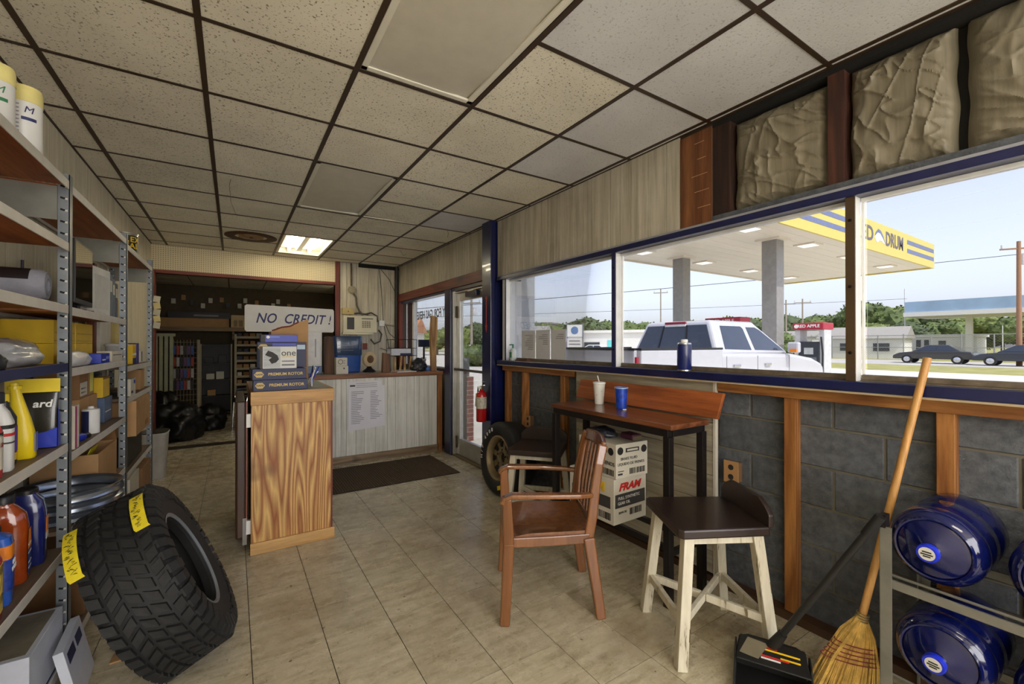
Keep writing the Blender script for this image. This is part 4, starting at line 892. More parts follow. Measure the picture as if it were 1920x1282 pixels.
shelving('grey steel shelving unit stocked with car wash bottles, at the leaning mud tire', 1.42, Y1, [(2.125, BOARD, LIP), (1.855, BOARD, LIP), (1.585, BOARD, LIP), (1.335, BOARDG, LIPB), (0.988, BOARDG, LIP), (0.545, BOARDG, LIP), (0.085, BOARDG, LIP)], [1.42, Y1])
shelving('grey steel shelving unit holding the computer monitor and yellow boxes', Y1, Y2, [(2.118, BOARD, LIP), (1.58, BOARD, LIP), (1.31, BOARDG, LIP), (0.935, BOARDG, LIP), (0.60, BOARDG, LIP), (0.085, BOARDG, LIP)], [Y2])
shelving('grey steel shelving unit next to the pegboard opening', Y2, Y3, [(2.09, BOARD, LIP), (1.265, BOARDG, LIP), (1.05, BOARDG, LIP), (0.54, BOARDG, LIP), (0.085, BOARDG, LIP)], [Y3])

YEL = M('yellow_plastic', (232, 204, 24), 0.35, var=0.08); YCARD = M('yellow_carton', (222, 182, 22), 0.5, var=0.08); ROYAL = M('royal_blue_print', (32, 54, 178), 0.4, var=0.15); NAVY = M('navy_carton', (26, 34, 78), 0.5, var=0.15)
WPL = M('white_plastic_bottle', (222, 222, 220), 0.35, var=0.05); BLKP = M('black_cap_plastic', (26, 26, 28), 0.4); ORG = M('orange_print', (230, 130, 30), 0.5)
def bottle(name, label, loc, rz, secs, mat, cap, bands=(), p=3.5, cat='bottle', extra=None, n=24):
    t = thing(name, label, cat, loc, rz)
    ob('body', G().loft(secs, n, p), mat, t, smooth=True)
    if cap: 
        (cr, z0, z1, cm) = cap; ob('cap', G().lathe([(cr, z0), (cr, z1 - 0.004), (cr * 0.9, z1)], 20), cm, t, smooth=True)
    def at(z):
        for a, b in zip(secs, secs[1:]):
            if a[0] <= z <= b[0]:
                k = (z - a[0]) / max(1e-6, b[0] - a[0]); return a[1] + (b[1] - a[1]) * k, a[2] + (b[2] - a[2]) * k
        return secs[-1][1:3]
    for z0, z1, m in bands:
        h0, h1 = at(z0), at(z1); ob('label', G().loft([(z0, h0[0] + 0.0012, h0[1] + 0.0012), (z1, h1[0] + 0.0012, h1[1] + 0.0012)], n, p), m, t, smooth=True)
    return t
# -- top shelf: two wipe canisters
for k, (y, g_) in enumerate(((2.36, (44, 52, 104)), (2.215, (60, 130, 88)))):
    t = thing('wipes_canister', ['white canister with pale yellow lid and blue emblem on top shelf', 'white canister with pale yellow lid and green emblem on top shelf'][k], 'canister', (-0.663 - 0.03 * k, y, 2.1265), R(-20))
    ob('body', G().lathe([(0.046, 0), (0.048, 0.004), (0.048, 0.205)], 28), WPL, t, smooth=True)
    ob('lid', G().lathe([(0.0495, 0.19), (0.0495, 0.235), (0.046, 0.25), (0.0, 0.252)], 28), M('pale_yellow_lid', (226, 214, 140), 0.4), t, smooth=True)
    bands = G()
    for j in range(9): bands.add([(0.0485 * math.cos(a), 0.0485 * math.sin(a), 0.172 - j * 0.014 + d) for d in (0, 0.005) for a in np.linspace(R(-112), R(-70), 6)], [(i, i + 1, 7 + i, 6 + i) for i in range(5)])
    ob('fine_print', bands, M('faint_print', (150, 146, 160), 0.6), t, kind='stuff')
    ob('emblem', G().add([(0.0486 * math.cos(a), 0.0486 * math.sin(a), z_) for z_ in (0.12, 0.132) for a in np.linspace(R(-64), R(-15), 6)], [(i, i + 1, 7 + i, 6 + i) for i in range(5)]), M('emblem_%d' % k, g_, 0.5), t)
    a = R(-42); text('M', 0.034, M('emblem_%d' % k, g_), t, (0.0492 * math.cos(a), 0.0492 * math.sin(a), 0.158), (-math.sin(a), math.cos(a), 0), (0, 0, 1), shear=0.2)
# -- rolled shop towels across the shelf, end to the aisle
t = thing('towel_roll', 'roll of grey shop towels in black and red sleeve', 'roll', (-0.745, 2.47, 1.653), R(4))
FAB = M('grey_towel_fabric', (140, 142, 154), 0.9, var=0.2, bmp=0.4, bscale=160)
ob('roll', G().lathe([(0.0, -0.115), (0.05, -0.115), (0.063, -0.105), (0.0645, 0.0), (0.063, 0.10), (0.052, 0.117), (0.022, 0.119), (0.018, 0.10), (0.0, 0.10)], 32, axis=(1, 0, 0)), FAB, t, smooth=True)
def sleeve(x0, x1, a0, a1, r, m, nm='sleeve'):
    aa = np.linspace(a0, a1, 12); ob(nm, G().add([(x, -math.sin(a) * r, math.cos(a) * r) for x in (x0, x1) for a in aa], [(i, i + 1, 13 + i, 12 + i) for i in range(11)]), m, t, smooth=True)
sleeve(-0.10, 0.075, R(5), R(75), 0.0652, M('black_sleeve', (36, 32, 34), 0.4)); sleeve(-0.10, -0.03, R(5), R(74), 0.0657, M('red_sleeve', (196, 26, 32), 0.4), 'red_sleeve_patch')
text('P', 0.05, PW, t, (-0.033, -0.054, 0.0385), (1, 0, 0), (0, 0.55, 0.83), bold=0.002); 
ob('spiral_end', G().tube([(0.1185, math.cos(q) * (0.022 + 0.0035 * q), math.sin(q) * (0.022 + 0.0035 * q)) for q in np.linspace(0, 8.5, 40)], 0.0016, 5), M('towel_crease', (104, 106, 118), 0.9), t)
# -- fourth shelf: plastic wrap and small dark part
ob('plastic_parcel', crumple(0.10, 0.26, 0.10, 12, 4, 0.22, 2.2), M('milky_plastic', (176, 178, 182), 0.25, var=0.15, vscale=20, coat=0.4), None, (-0.735, 2.33, 1.3365), label='crumpled grey plastic-wrapped parcel on the blue-lipped shelf', cat='parcel')
ob('dark_bracket', crumple(0.05, 0.05, 0.05, 31, 3, 0.4, 3), M('dark_part', (52, 54, 58), 0.4, 0.4), None, (-0.662, 2.02, 1.3365), label='small dark metal part on the blue-lipped shelf', cat='part')
t = thing('wall_cable', 'dark cables hanging down the left wall behind the shelving', 'cable', (0, 0, 0))
for k, (y0_, y1_) in enumerate(((2.75, 2.62), (3.15, 3.11))): ob('cable', G().tube([(-0.889, y0_, 1.84), (-0.889, y0_ - 0.004, 1.6), (-0.889, (y0_ + y1_) / 2, 1.5), (-0.889, y1_, 1.365)], 0.006, 8), M('dark_cable', (40, 36, 62), 0.5), t, smooth=True)
# -- fifth shelf: bottles and pouch
E1 = 0.9885
bottle('coolant_bottle', 'red and white bottle on the shelf above the car wash bottles', (-0.672, 2.055, E1), R(5), [(0, 0.044, 0.028), (0.006, 0.048, 0.032), (0.15, 0.048, 0.032), (0.19, 0.034, 0.026), (0.215, 0.016, 0.016), (0.235, 0.016, 0.016)], M('red_plastic', (196, 60, 62), 0.35), (0.019, 0.23, 0.262, BLKP), [(0.03, 0.14, CWH), (0.135, 0.147, INK), (0.1, 0.115, PR)])
bottle('additive_bottle', 'white bottle with black cap and small red label, beside yellow funnel bottle', (-0.672, 2.17, E1), R(5), [(0, 0.038, 0.026), (0.006, 0.041, 0.03), (0.165, 0.041, 0.03), (0.20, 0.03, 0.024), (0.222, 0.017, 0.017), (0.235, 0.017, 0.017)], WPL, (0.02, 0.23, 0.268, BLKP), [(0.145, 0.158, INK), (0.12, 0.13, PR), (0.095, 0.10, CHAR)])
bottle('dark_oil_bottle', 'slim dark bottle with purple label between white and yellow bottles', (-0.685, 2.265, E1), R(5), [(0, 0.03, 0.022), (0.006, 0.033, 0.025), (0.17, 0.033, 0.025), (0.21, 0.016, 0.016), (0.23, 0.014, 0.014)], M('black_bottle', (34, 32, 34), 0.35), (0.016, 0.225, 0.255, YEL), [(0.05, 0.14, M('purple_label', (84, 50, 150), 0.5)), (0.02, 0.045, YCARD)])
t = bottle('funnel_bottle', 'yellow squeeze bottle with long tapered neck on shelf', (-0.672, 2.375, E1), R(5), [(0, 0.036, 0.026), (0.006, 0.040, 0.03), (0.09, 0.038, 0.028), (0.15, 0.026, 0.022), (0.24, 0.015, 0.014, -0.012, 0), (0.285, 0.011, 0.011, -0.018, 0)], YEL, None, p=3)
ob('neck_collar', G().lathe([(0.02, 0.262), (0.02, 0.274)], 16, (-0.015, 0, 0)), YEL, t); ob('side_label', G().cb((0.0395, 0, 0.06), (0.003, 0.036, 0.07)), M('blue_grey_label', (110, 116, 160), 0.5), t)
sz = (0.115, 0.05, 0.25)
t = thing('microfiber_pouch', 'black and blue printed retail pouch with yellow header card', 'pouch', (-0.672, 2.565, E1), R(3))
ob('pouch', G().loft([(0, 0.052, 0.022), (0.02, 0.056, 0.026), (0.16, 0.055, 0.02), (0.235, 0.056, 0.004), (0.25, 0.056, 0.002)], 24, 5), M('glossy_black_print', (38, 36, 30), 0.25, var=0.3, coat=0.4), t, smooth=True)
ob('blue_panel', G().add([(-0.055, -0.0275, 0.006), (0.055, -0.0275, 0.006), (0.055, -0.026, 0.085), (0.02, -0.0255, 0.07), (-0.055, -0.027, 0.06)], [(0, 1, 2, 3, 4)]), ROYAL, t)
ob('blue_side', G().add([(0.0565, -0.024, 0.006), (0.0575, 0.02, 0.006), (0.057, 0.012, 0.14), (0.0565, -0.018, 0.17)], [(0, 1, 2, 3)]), ROYAL, t)
text('ard', 0.042, PW, t, (0.012, -0.0245, 0.185), (1, 0, 0), (0, 0.1, 1), shear=0.15, bold=0.001)
ob('header_card', G().cb((-0.012, -0.034, 0.262), (0.155, 0.004, 0.055)), YEL, t, rot=None)
# -- car wash shelf
F1 = 0.5455
AMB = M('amber_bottle', (150, 62, 20), 0.12, var=0.25, coat=0.5); CWB = M('car_wash_blue', (48, 94, 190), 0.2, var=0.1, coat=0.3); DKB = M('dark_blue_bottle', (26, 34, 96), 0.18, var=0.15, coat=0.4)
PIC = M('blue_car_picture', (36, 62, 150), 0.4, var=0.6, vscale=30)
bottle('car_wash_jug', 'large magenta jug with yellow label on the car wash shelf', (-0.672, 2.02, F1), R(8), [(0, 0.052, 0.04), (0.008, 0.058, 0.046), (0.19, 0.058, 0.046), (0.235, 0.04, 0.036), (0.255, 0.02, 0.02), (0.27, 0.02, 0.02)], M('magenta_jug', (178, 24, 70), 0.2, coat=0.4), (0.024, 0.262, 0.295, BLKP), [(0.03, 0.18, M('yellow_busy_label', (214, 180, 84), 0.45, var=0.6, vscale=28)), (0.06, 0.085, INK), (0.15, 0.175, NAVY)])
t = bottle('car_wash_bottle', 'blue car wash bottle with orange label top', (-0.678, 2.155, F1), R(8), [(0, 0.046, 0.032), (0.008, 0.05, 0.036), (0.2, 0.05, 0.036), (0.225, 0.046, 0.034), (0.24, 0.02, 0.02), (0.25, 0.02, 0.02)], CWB, (0.024, 0.245, 0.262, BLKP), [(0.155, 0.20, ORG), (0.05, 0.152, PIC)], p=5)
for k_, w_ in enumerate(('CAR', 'WASH')): text(w_, 0.022, PW, t, (0.0, -0.0385, 0.137 - k_ * 0.02), (1, 0, 0), (0, 0, 1), bold=0.0006); text(w_, 0.02, PW, t, (0.0525, 0.0, 0.137 - k_ * 0.02), (0, 1, 0), (0, 0, 1), bold=0.0006)
bottle('amber_wash_bottle', 'amber bottle of car wash with black cap on the shelf', (-0.70, 2.325, F1), R(8), [(0, 0.058, 0.036), (0.008, 0.063, 0.04), (0.21, 0.063, 0.04), (0.25, 0.056, 0.036), (0.28, 0.034, 0.026), (0.29, 0.024, 0.024), (0.30, 0.024, 0.024)], AMB, (0.029, 0.295, 0.325, BLKP), [], p=3.2)
t = [o for o in COL.objects if o.name.startswith('amber_wash_bottle')][0]
ob('front_label', G().add([(0.0645, -0.032, 0.03), (0.0645, 0.032, 0.03), (0.0645, 0.032, 0.12), (0.0645, -0.032, 0.12)], [(0, 1, 2, 3)]), PIC, t); ob('label_top', G().add([(0.0647, -0.032, 0.12), (0.0647, 0.032, 0.12), (0.0647, 0.022, 0.19), (0.0647, -0.022, 0.19)], [(0, 1, 2, 3)]), ORG, t)
for z_ in (0.05, 0.07, 0.105, 0.135): ob('label_line', G().cb((0.065, 0.0, z_), (0.0006, 0.05, 0.006)), PW, t)
bottle('dark_blue_wash_jug', 'dark blue jug of wax wash beside shelving upright', (-0.69, 2.495, F1), R(8), [(0, 0.052, 0.04), (0.008, 0.056, 0.044), (0.2, 0.056, 0.044), (0.25, 0.048, 0.04), (0.275, 0.03, 0.028), (0.285, 0.03, 0.028)], DKB, (0.034, 0.28, 0.30, BLKP), [], p=4.5)
t = [o for o in COL.objects if o.name.startswith('dark_blue_wash_jug')][0]
ob('orange_label', G().cb((0.0572, 0, 0.15), (0.001, 0.05, 0.06)), ORG, t); ob('white_label_band', G().cb((0.0572, 0, 0.105), (0.001, 0.05, 0.025)), PW, t)
# -- bottom shelf and floor: cartons
sz = (0.27, 0.36, 0.225)
PALE = M('pale_blue_white_carton', (196, 200, 212), 0.45, var=0.08)
carton('polish_carton', 'open white carton with navy label on the bottom shelf', 'carton', (-0.74, 2.40, 0.0865), sz, PALE, R(0), [('p', '-y', 0.1, 0.28, 0.85, 0.62, NAVY), ('p', '-y', 0.2, 0.36, 0.75, 0.42, PW), ('p', '-y', 0.2, 0.48, 0.6, 0.53, PW), ('p', '+x', 0.05, 0.06, 0.95, 0.1, NAVY), ('p', '+z', 0.06, 0.06, 0.94, 0.94, M('carton_inner_flaps', (128, 120, 104), 0.6, var=0.3))])
carton('flat_carton', 'flattened white carton with blue marks leaning on the bottom shelf', 'carton', (-0.52, 2.48, 0.0), (0.03, 0.28, 0.24), PALE, R(0), [('p', '+x', 0.1, 0.70, 0.45, 0.88, NAVY), ('p', '+x', 0.55, 0.70, 0.85, 0.88, NAVY)], tilt=(0, R(-12), R(3)))
ob('loose_paper', G().box(-0.06, -0.08, 0, 0.06, 0.08, 0.0012), PAP, None, (-0.40, 2.70, 0.012), (0, 0, R(20)), label='white paper sheet lying on cardboard scrap by the mud tire', cat='paper')
ob('cardboard_scrap', G().prism([(-0.10, -0.12), (0.09, -0.10), (0.07, 0.12), (-0.08, 0.10)], 0, 0.008, 'xy'), CARD, None, (-0.36, 2.70, 0.0), label='torn brown cardboard scrap on floor by the mud tire', cat='cardboard', bevel=0.003)
# -- unit two: monitor etc
t = thing('computer_monitor', 'black flat computer monitor standing on the shelf', 'monitor', (-0.652, 3.05, 1.5815), R(2))
ob('screen_body', G().box(-0.02, -0.19, 0.035, 0.01, 0.19, 0.345), M('monitor_black', (22, 22, 24), 0.3), t, bevel=0.004)
ob('screen', G().box(0.0102, -0.178, 0.06, 0.0108, 0.178, 0.335), M('dark_glossy_screen', (12, 14, 16), 0.06, coat=0.6), t)
ob('foot', G().loft([(0, 0.045, 0.11), (0.01, 0.042, 0.1)], 20, 2.5).box(-0.03, -0.03, 0.008, -0.01, 0.03, 0.1), M('monitor_black', (22, 22, 24)), t)
carton('white_foam_carton', 'white embossed foam carton behind the monitor', 'carton', (-0.71, 3.45, 1.5815), (0.12, 0.26, 0.28), M('white_foam_board', (214, 214, 210), 0.7, bmp=0.2, bscale=30), R(-6), [('p', '+x', 0.1, 0.15, 0.9, 0.85, M('embossed_panel', (196, 196, 192), 0.7), 'embossed_panel')])
# yellow filter boxes: two tiers
for k, (y, z, m) in enumerate(((3.02, 1.3115, YCARD), (3.36, 1.3115, YCARD), (3.02, 1.4225, YCARD), (3.36, 1.4225, YCARD))):
    carton('filter_box', ['yellow filter box, lower tier behind the white parcel', 'yellow filter box, lower tier beside the blue box', 'yellow filter box, upper tier under the monitor', 'yellow filter box, upper tier beside the grey binders'][k], 'box', (-0.79, y, z), (0.17, 0.325, 0.11), m, 0, [('p', '+x', 0.04, 0.1, 0.96, 0.14, M('mustard_line', (176, 140, 20), 0.5)), ('p', '+x', 0.04, 0.45, 0.96, 0.49, M('mustard_line', (176, 140, 20)))], 'yellow filter boxes on the shelf')
ob('white_parcel', crumple(0.036, 0.19, 0.07, 22, 4, 0.16, 2.0), M('white_poly_mailer', (214, 214, 218), 0.35, var=0.06, coat=0.2), None, (-0.652, 2.95, 1.3115), label='white plastic mailer lying in front of yellow boxes', cat='parcel')
carton('blue_bulb_box', 'small royal blue box at shelf edge beside white mailer', 'box', (-0.645, 3.32, 1.3115), (0.07, 0.24, 0.055), ROYAL, R(2), [('p', '+x', 0.15, 0.3, 0.5, 0.42, PW), ('p', '+x', 0.6, 0.4, 0.9, 0.7, M('pale_blue_print', (120, 140, 220), 0.5))])
carton('white_bulb_box', 'small white box at shelf edge beside shelving upright', 'box', (-0.645, 3.62, 1.3115), (0.07, 0.24, 0.065), CWH, R(-2), [('p', '+x', 0.1, 0.6, 0.9, 0.66, CHAR)])
for k, y in enumerate((3.62, 3.695, 3.77)): carton('grey_binder', ['grey-blue binder standing closest to yellow boxes', 'grey-blue binder standing in the middle of three', 'grey-blue binder standing against shelving upright'][k], 'binder', (-0.72, y, 1.5815), (0.16, 0.068, 0.27 - 0.02 * k), M('slate_binder_%d' % k, ((92, 104, 112), (70, 84, 100), (60, 62, 66))[k], 0.5), 0, [('p', '+x', 0.2, 0.6, 0.8, 0.85, CWH)], 'binders beside the monitor')
# fifth shelf
E2 = 0.9365
carton('parts_carton', 'lower brown carton with small white label, second shelving unit', 'carton', (-0.78, 3.40, E2), (0.17, 0.36, 0.185), CARD, R(0), [('p', '+x', 0.72, 0.2, 0.95, 0.55, CWH), ('p', '+x', 0.75, 0.35, 0.92, 0.4, ROYAL)])
t = carton('open_carton', 'upper brown carton with yellow pad stuck on, second shelving unit', 'carton', (-0.78, 3.36, E2 + 0.186), (0.17, 0.34, 0.145), CARDD, R(2), [('p', '+x', 0.62, 0.05, 0.98, 0.98, CARD), ('p', '+x', 0.70, 0.15, 0.92, 0.9, M('yellow_note', (226, 220, 110), 0.6), 'printed_label', 0.002), ('p', '+x', 0.05, 0.1, 0.5, 0.6, CWH), ('p', '+x', 0.08, 0.2, 0.4, 0.25, CHAR), ('p', '+x', 0.08, 0.35, 0.4, 0.4, CHAR)])
t = thing('fluid_can', 'white and navy metal can on the worn grey shelf', 'can', (-0.65, 3.22, E2), R(-40))
ob('body', G().lathe([(0.036, 0), (0.037, 0.004), (0.037, 0.125), (0.034, 0.13), (0.015, 0.133), (0.012, 0.145)], 24), WPL, t, smooth=True)
ob('navy_side', G().add([(0.0374 * math.cos(a), 0.0374 * math.sin(a), z_) for z_ in (0.006, 0.122) for a in np.linspace(R(-140), R(-50), 8)], [(i, i + 1, 9 + i, 8 + i) for i in range(7)]), NAVY, t, smooth=True)
carton('magenta_edged_box', 'narrow white box with magenta edge behind the shelving upright', 'box', (-0.66, 2.79, E2), (0.10, 0.07, 0.20), CWH, 0, [('p', '+x', 0.1, 0.02, 0.4, 0.98, M('magenta_print', (170, 40, 110), 0.5)), ('p', '-y', 0.1, 0.02, 0.3, 0.98, M('magenta_print', (170, 40, 110)))])
carton('yellow_part_box', 'yellow box standing on blue box at second upright', 'box', (-0.74, 3.70, E2 + 0.151), (0.13, 0.17, 0.125), YCARD, 0, [('p', '+x', 0.0, 0.9, 1, 1, CARDD)])
carton('blue_part_box', 'steel blue box under the yellow box at second upright', 'box', (-0.74, 3.70, E2), (0.15, 0.20, 0.15), M('steel_blue_carton', (72, 92, 122), 0.4, var=0.3), 0, [('p', '+x', 0.1, 0.4, 0.8, 0.44, PW)])
ob('coiled_lead', G().tube([(-0.76 + 0.06 * math.cos(q) * (1 - q / 60), 3.68 + 0.1 * math.sin(q), E2 + 0.287 + 0.004 * math.sin(q * 3) + q * 0.0012) for q in np.linspace(0, 19, 60)], 0.007, 6), M('black_cable_rubber', (28, 30, 44), 0.45), smooth=True, label='coil of dark cable lying on the yellow box', cat='cable')
t = thing('tube_tool', 'small black and blue tube lying at shelf edge', 'tube', (-0.645, 2.80, E2 + 0.02), R(70)); 
t.location = (-0.645, 2.95, E2 + 0.021); ob('body', G().lathe([(0.018, -0.06), (0.02, -0.05), (0.02, 0.03), (0.012, 0.05)], 16, axis=(1, 0, 0)), ROYAL, t, smooth=True); ob('cap', G().lathe([(0.014, 0.045), (0.014, 0.075)], 14, axis=(1, 0, 0)), BLKP, t, smooth=True)
# wheel trim rings and lower cartons
RIMM = M('blued_steel_ring', (150, 158, 172), 0.25, 0.85, 0.1)
for k in range(3):
    z = 0.601 + k * 0.045
    t = ob('trim_ring', G().lathe([(0.205 - 0.004 * k, 0.0), (0.212 - 0.004 * k, 0.006), (0.208 - 0.004 * k, 0.02), (0.19, 0.03), (0.192, 0.04), (0.2, 0.043), (0.196, 0.0445), (0.178, 0.036), (0.17, 0.02), (0.168, 0.004), (0.19, 0.0)], 48, closed=True), RIMM, None, (-0.68 + 0.004 * k, 2.94, z), smooth=True,
           label=['bottom steel wheel trim ring of the stack beside the mud tire', 'middle steel wheel trim ring of the stack beside the mud tire', 'topmost steel wheel trim ring of the stack beside the mud tire'][k], cat='wheel ring', group='stacked wheel trim rings')
t = thing('open_brown_carton', 'open brown cardboard carton with raised flap behind the trim rings', 'carton', (-0.745, 3.42, 0.6015), 0)
ob('body', G().box(-0.13, -0.22, 0, 0.13, -0.214, 0.22).box(-0.13, 0.214, 0, 0.13, 0.22, 0.22).box(-0.13, -0.214, 0, -0.124, 0.214, 0.22).box(0.124, -0.214, 0, 0.13, 0.214, 0.22).box(-0.124, -0.214, 0, 0.124, 0.214, 0.006), CARD, t)
ob('flap', G().add([(-0.13, 0.218, 0.22), (0.13, 0.218, 0.22), (0.13, 0.16, 0.285), (-0.13, 0.16, 0.285), (-0.13, 0.222, 0.222), (0.13, 0.222, 0.222), (0.13, 0.164, 0.287), (-0.13, 0.164, 0.287)], [(0, 1, 2, 3), (7, 6, 5, 4), (0, 4, 5, 1), (1, 5, 6, 2), (2, 6, 7, 3), (3, 7, 4, 0)]), CARDD, t)
ob('yellow_envelope', G().cb((0, 0, 0.05), (0.004, 0.16, 0.1)), M('yellow_envelope', (228, 206, 44), 0.6), None, (-0.70, 3.36, 0.745), (0, R(22), 0), label='yellow envelope sticking out of the open brown carton', cat='envelope')
carton('low_white_carton', 'white carton on the low shelf behind second shelving upright', 'carton', (-0.76, 3.72, 0.6015), (0.20, 0.12, 0.2), CWH)
# -- unit three
t = thing('sealant_can', 'round metal can with black and yellow label on the top shelf', 'can', (-0.72, 4.55, 2.0915), R(-10))
ob('body', G().lathe([(0.076, 0), (0.078, 0.004), (0.078, 0.19), (0.082, 0.194), (0.082, 0.2), (0.07, 0.201), (0.068, 0.194), (0, 0.194)], 32), M('tin_metal', (190, 188, 180), 0.3, 0.8), t, smooth=True)
ob('label', G().lathe([(0.0788, 0.008), (0.0788, 0.182)], 32), M('black_can_label', (34, 32, 28), 0.4), t, smooth=True); ob('orange_band', G().lathe([(0.0792, 0.03), (0.0792, 0.05)], 32), ORG, t, smooth=True)
for k_, w_ in enumerate(('FLEX', 'SEAL')):
    for j_, ch in enumerate(w_):
        for a0 in (-94,):
            a = R(a0 + j_ * 26 + 0); text(ch, 0.058, PY, t, (0.0797 * math.cos(a), 0.0797 * math.sin(a), 0.148 - k_ * 0.05), (-math.sin(a), math.cos(a), 0), (0, 0, 1), bold=0.0015)
for k in range(4): ob('vent_register', G().box(-0.005, -0.14, 0, 0.005, 0.14, 0.2), WPL, None, (-0.84 + k * 0.022, 3.30 + 0.012 * k, 2.1195), (0, R(-6), R(4)), label=['white vent cover leaning on left wall, rearmost of four', 'white vent cover second from the left wall', 'white vent cover third from the left wall', 'white vent cover foremost of four on the top shelf'][k], cat='vent cover', group='vent covers on the top shelf', bevel=0.003)
t = thing('red_lid_jar', 'small white jar with red lid on the top shelf', 'jar', (-0.70, 3.62, 2.1195)); ob('jar', G().lathe([(0.03, 0), (0.032, 0.004), (0.032, 0.035)], 20), WPL, t, smooth=True); ob('lid', G().lathe([(0.034, 0.03), (0.034, 0.055), (0.024, 0.066), (0, 0.068)], 20), M('red_lid', (196, 30, 34), 0.35), t, smooth=True)
carton('pale_folder_box', 'pale cardboard box leaning behind bottles, third shelving unit', 'carton', (-0.82, 4.25, 1.2665), (0.08, 0.30, 0.40), M('pale_grey_board', (206, 202, 190), 0.6), 0)
carton('manila_box', 'yellowish folded cardboard standing beside pale box', 'carton', (-0.80, 4.62, 1.2665), (0.07, 0.22, 0.50), M('manila_board', (206, 186, 120), 0.65), R(-4))
ob('dark_red_post', G().box(-0.02, -0.03, 0, 0.02, 0.03, 0.70), RED, None, (-0.81, 4.02, 1.2665), label='dark red wooden post standing on third shelving unit', cat='post')
t = thing('white_tub', 'white plastic tub on third shelving unit', 'tub', (-0.70, 4.12, 1.2665)); ob('tub', G().lathe([(0.055, 0), (0.06, 0.13), (0.064, 0.14)], 24), WPL, t, smooth=True); ob('lid', G().lathe([(0.066, 0.138), (0.066, 0.152), (0.05, 0.158)], 24), WPL, t, smooth=True)
carton('yellow_blue_box', 'yellow and blue tall box beside white tub', 'box', (-0.67, 4.38, 1.2665), (0.06, 0.13, 0.15), YCARD, 0, [('p', '+x', 0, 0, 1, 0.3, NAVY), ('p', '+x', 0, 0.45, 1, 0.55, PW)])
carton('purple_box', 'purple box beside the yellow and blue box', 'box', (-0.67, 4.53, 1.2665), (0.06, 0.09, 0.16), M('purple_carton', (66, 54, 130), 0.5), 0)
carton('white_blue_box', 'white box with blue stripe near the end upright', 'box', (-0.67, 4.70, 1.2665), (0.06, 0.15, 0.10), CWH, 0, [('p', '+x', 0.4, 0.1, 0.6, 0.9, NAVY)])
t = thing('desk_fan', 'small round grey fan on third shelving unit', 'fan', (-0.72, 4.30, 1.0515), R(10))
ob('cage', G().tube([(0.02, 0.085 * math.cos(q), 0.10 + 0.085 * math.sin(q)) for q in np.linspace(0, 2 * math.pi, 28, endpoint=False)], 0.008, 6, True), M('dark_grey_plastic', (74, 74, 78), 0.4), t, smooth=True)
ob('blades', G().lathe([(0.0, 0.01), (0.075, 0.004), (0.075, -0.004), (0.0, -0.01)], 20, (0.01, 0, 0.10), (1, 0, 0)), M('grey_blades', (150, 148, 140), 0.4), t, smooth=True); ob('base', G().loft([(0, 0.05, 0.06), (0.015, 0.045, 0.055)], 18, 2.5), M('dark_grey_plastic', (74, 74, 78)), t)
carton('light_bulb_box', 'white and blue bulb box in front of grey fan', 'box', (-0.64, 4.10, 1.0515), (0.07, 0.18, 0.12), CWH, 0, [('p', '+x', 0.1, 0.15, 0.45, 0.3, NAVY), ('p', '+x', 0.6, 0.7, 0.9, 0.9, ROYAL)])
carton('small_brown_box', 'small brown box at the end of third shelving unit', 'box', (-0.68, 4.66, 1.0515), (0.10, 0.18, 0.16), CARD, 0)
carton('dark_bin', 'dark storage bin on the low shelf of third shelving unit', 'bin', (-0.74, 4.33, 0.5415), (0.22, 0.62, 0.22), M('dark_bin_plastic', (44, 40, 38), 0.5), 0)
carton('kraft_overhang_carton', 'tan cardboard carton on dark bin, third shelving unit', 'carton', (-0.70, 4.35, 0.7625), (0.24, 0.60, 0.25), CARD, 0, [('p', '+x', 0.6, 0.1, 0.85, 0.25, CARDD)])
carton('white_floor_carton', 'white carton on the bottom shelf of third shelving unit', 'carton', (-0.72, 4.10, 0.0865), (0.25, 0.34, 0.40), CWH, 0)
carton('brown_floor_carton', 'brown carton on the bottom shelf of third shelving unit', 'carton', (-0.72, 4.62, 0.0865), (0.25, 0.4, 0.36), CARDD, 0)
carton('brown_base_carton', 'brown carton on the bottom shelf of the monitor shelving unit', 'carton', (-0.74, 3.2, 0.0865), (0.25, 0.5, 0.35), CARDD, 0, [('p', '+x', 0.3, 0.3, 0.7, 0.6, CWH)])
# -- white bin past the shelving
t = thing('waste_bin', 'tall white plastic waste bin past the end of the shelving', 'bin', (-0.70, 5.95, 0), 0)
ob('bin', G().loft([(0, 0.085, 0.12), (0.01, 0.09, 0.125), (0.46, 0.115, 0.15), (0.47, 0.122, 0.157), (0.485, 0.122, 0.157), (0.485, 0.108, 0.143), (0.05, 0.085, 0.12)], 28, 4), M('grey_white_bin', (190, 186, 180), 0.45), t, smooth=True)
ob('dark_liner', G().loft([(0.47, 0.107, 0.142), (0.492, 0.118, 0.152)], 28, 4), M('black_bag_plastic', (18, 17, 18), 0.25), t, smooth=True)

# ---- the big mud tire leaning on the shelving
TN = Vector((0.90, 0.02, 0.43)).normalized()
q_ = TN.to_track_quat('Z', 'Y')
TR, TWd = 0.388, 0.285
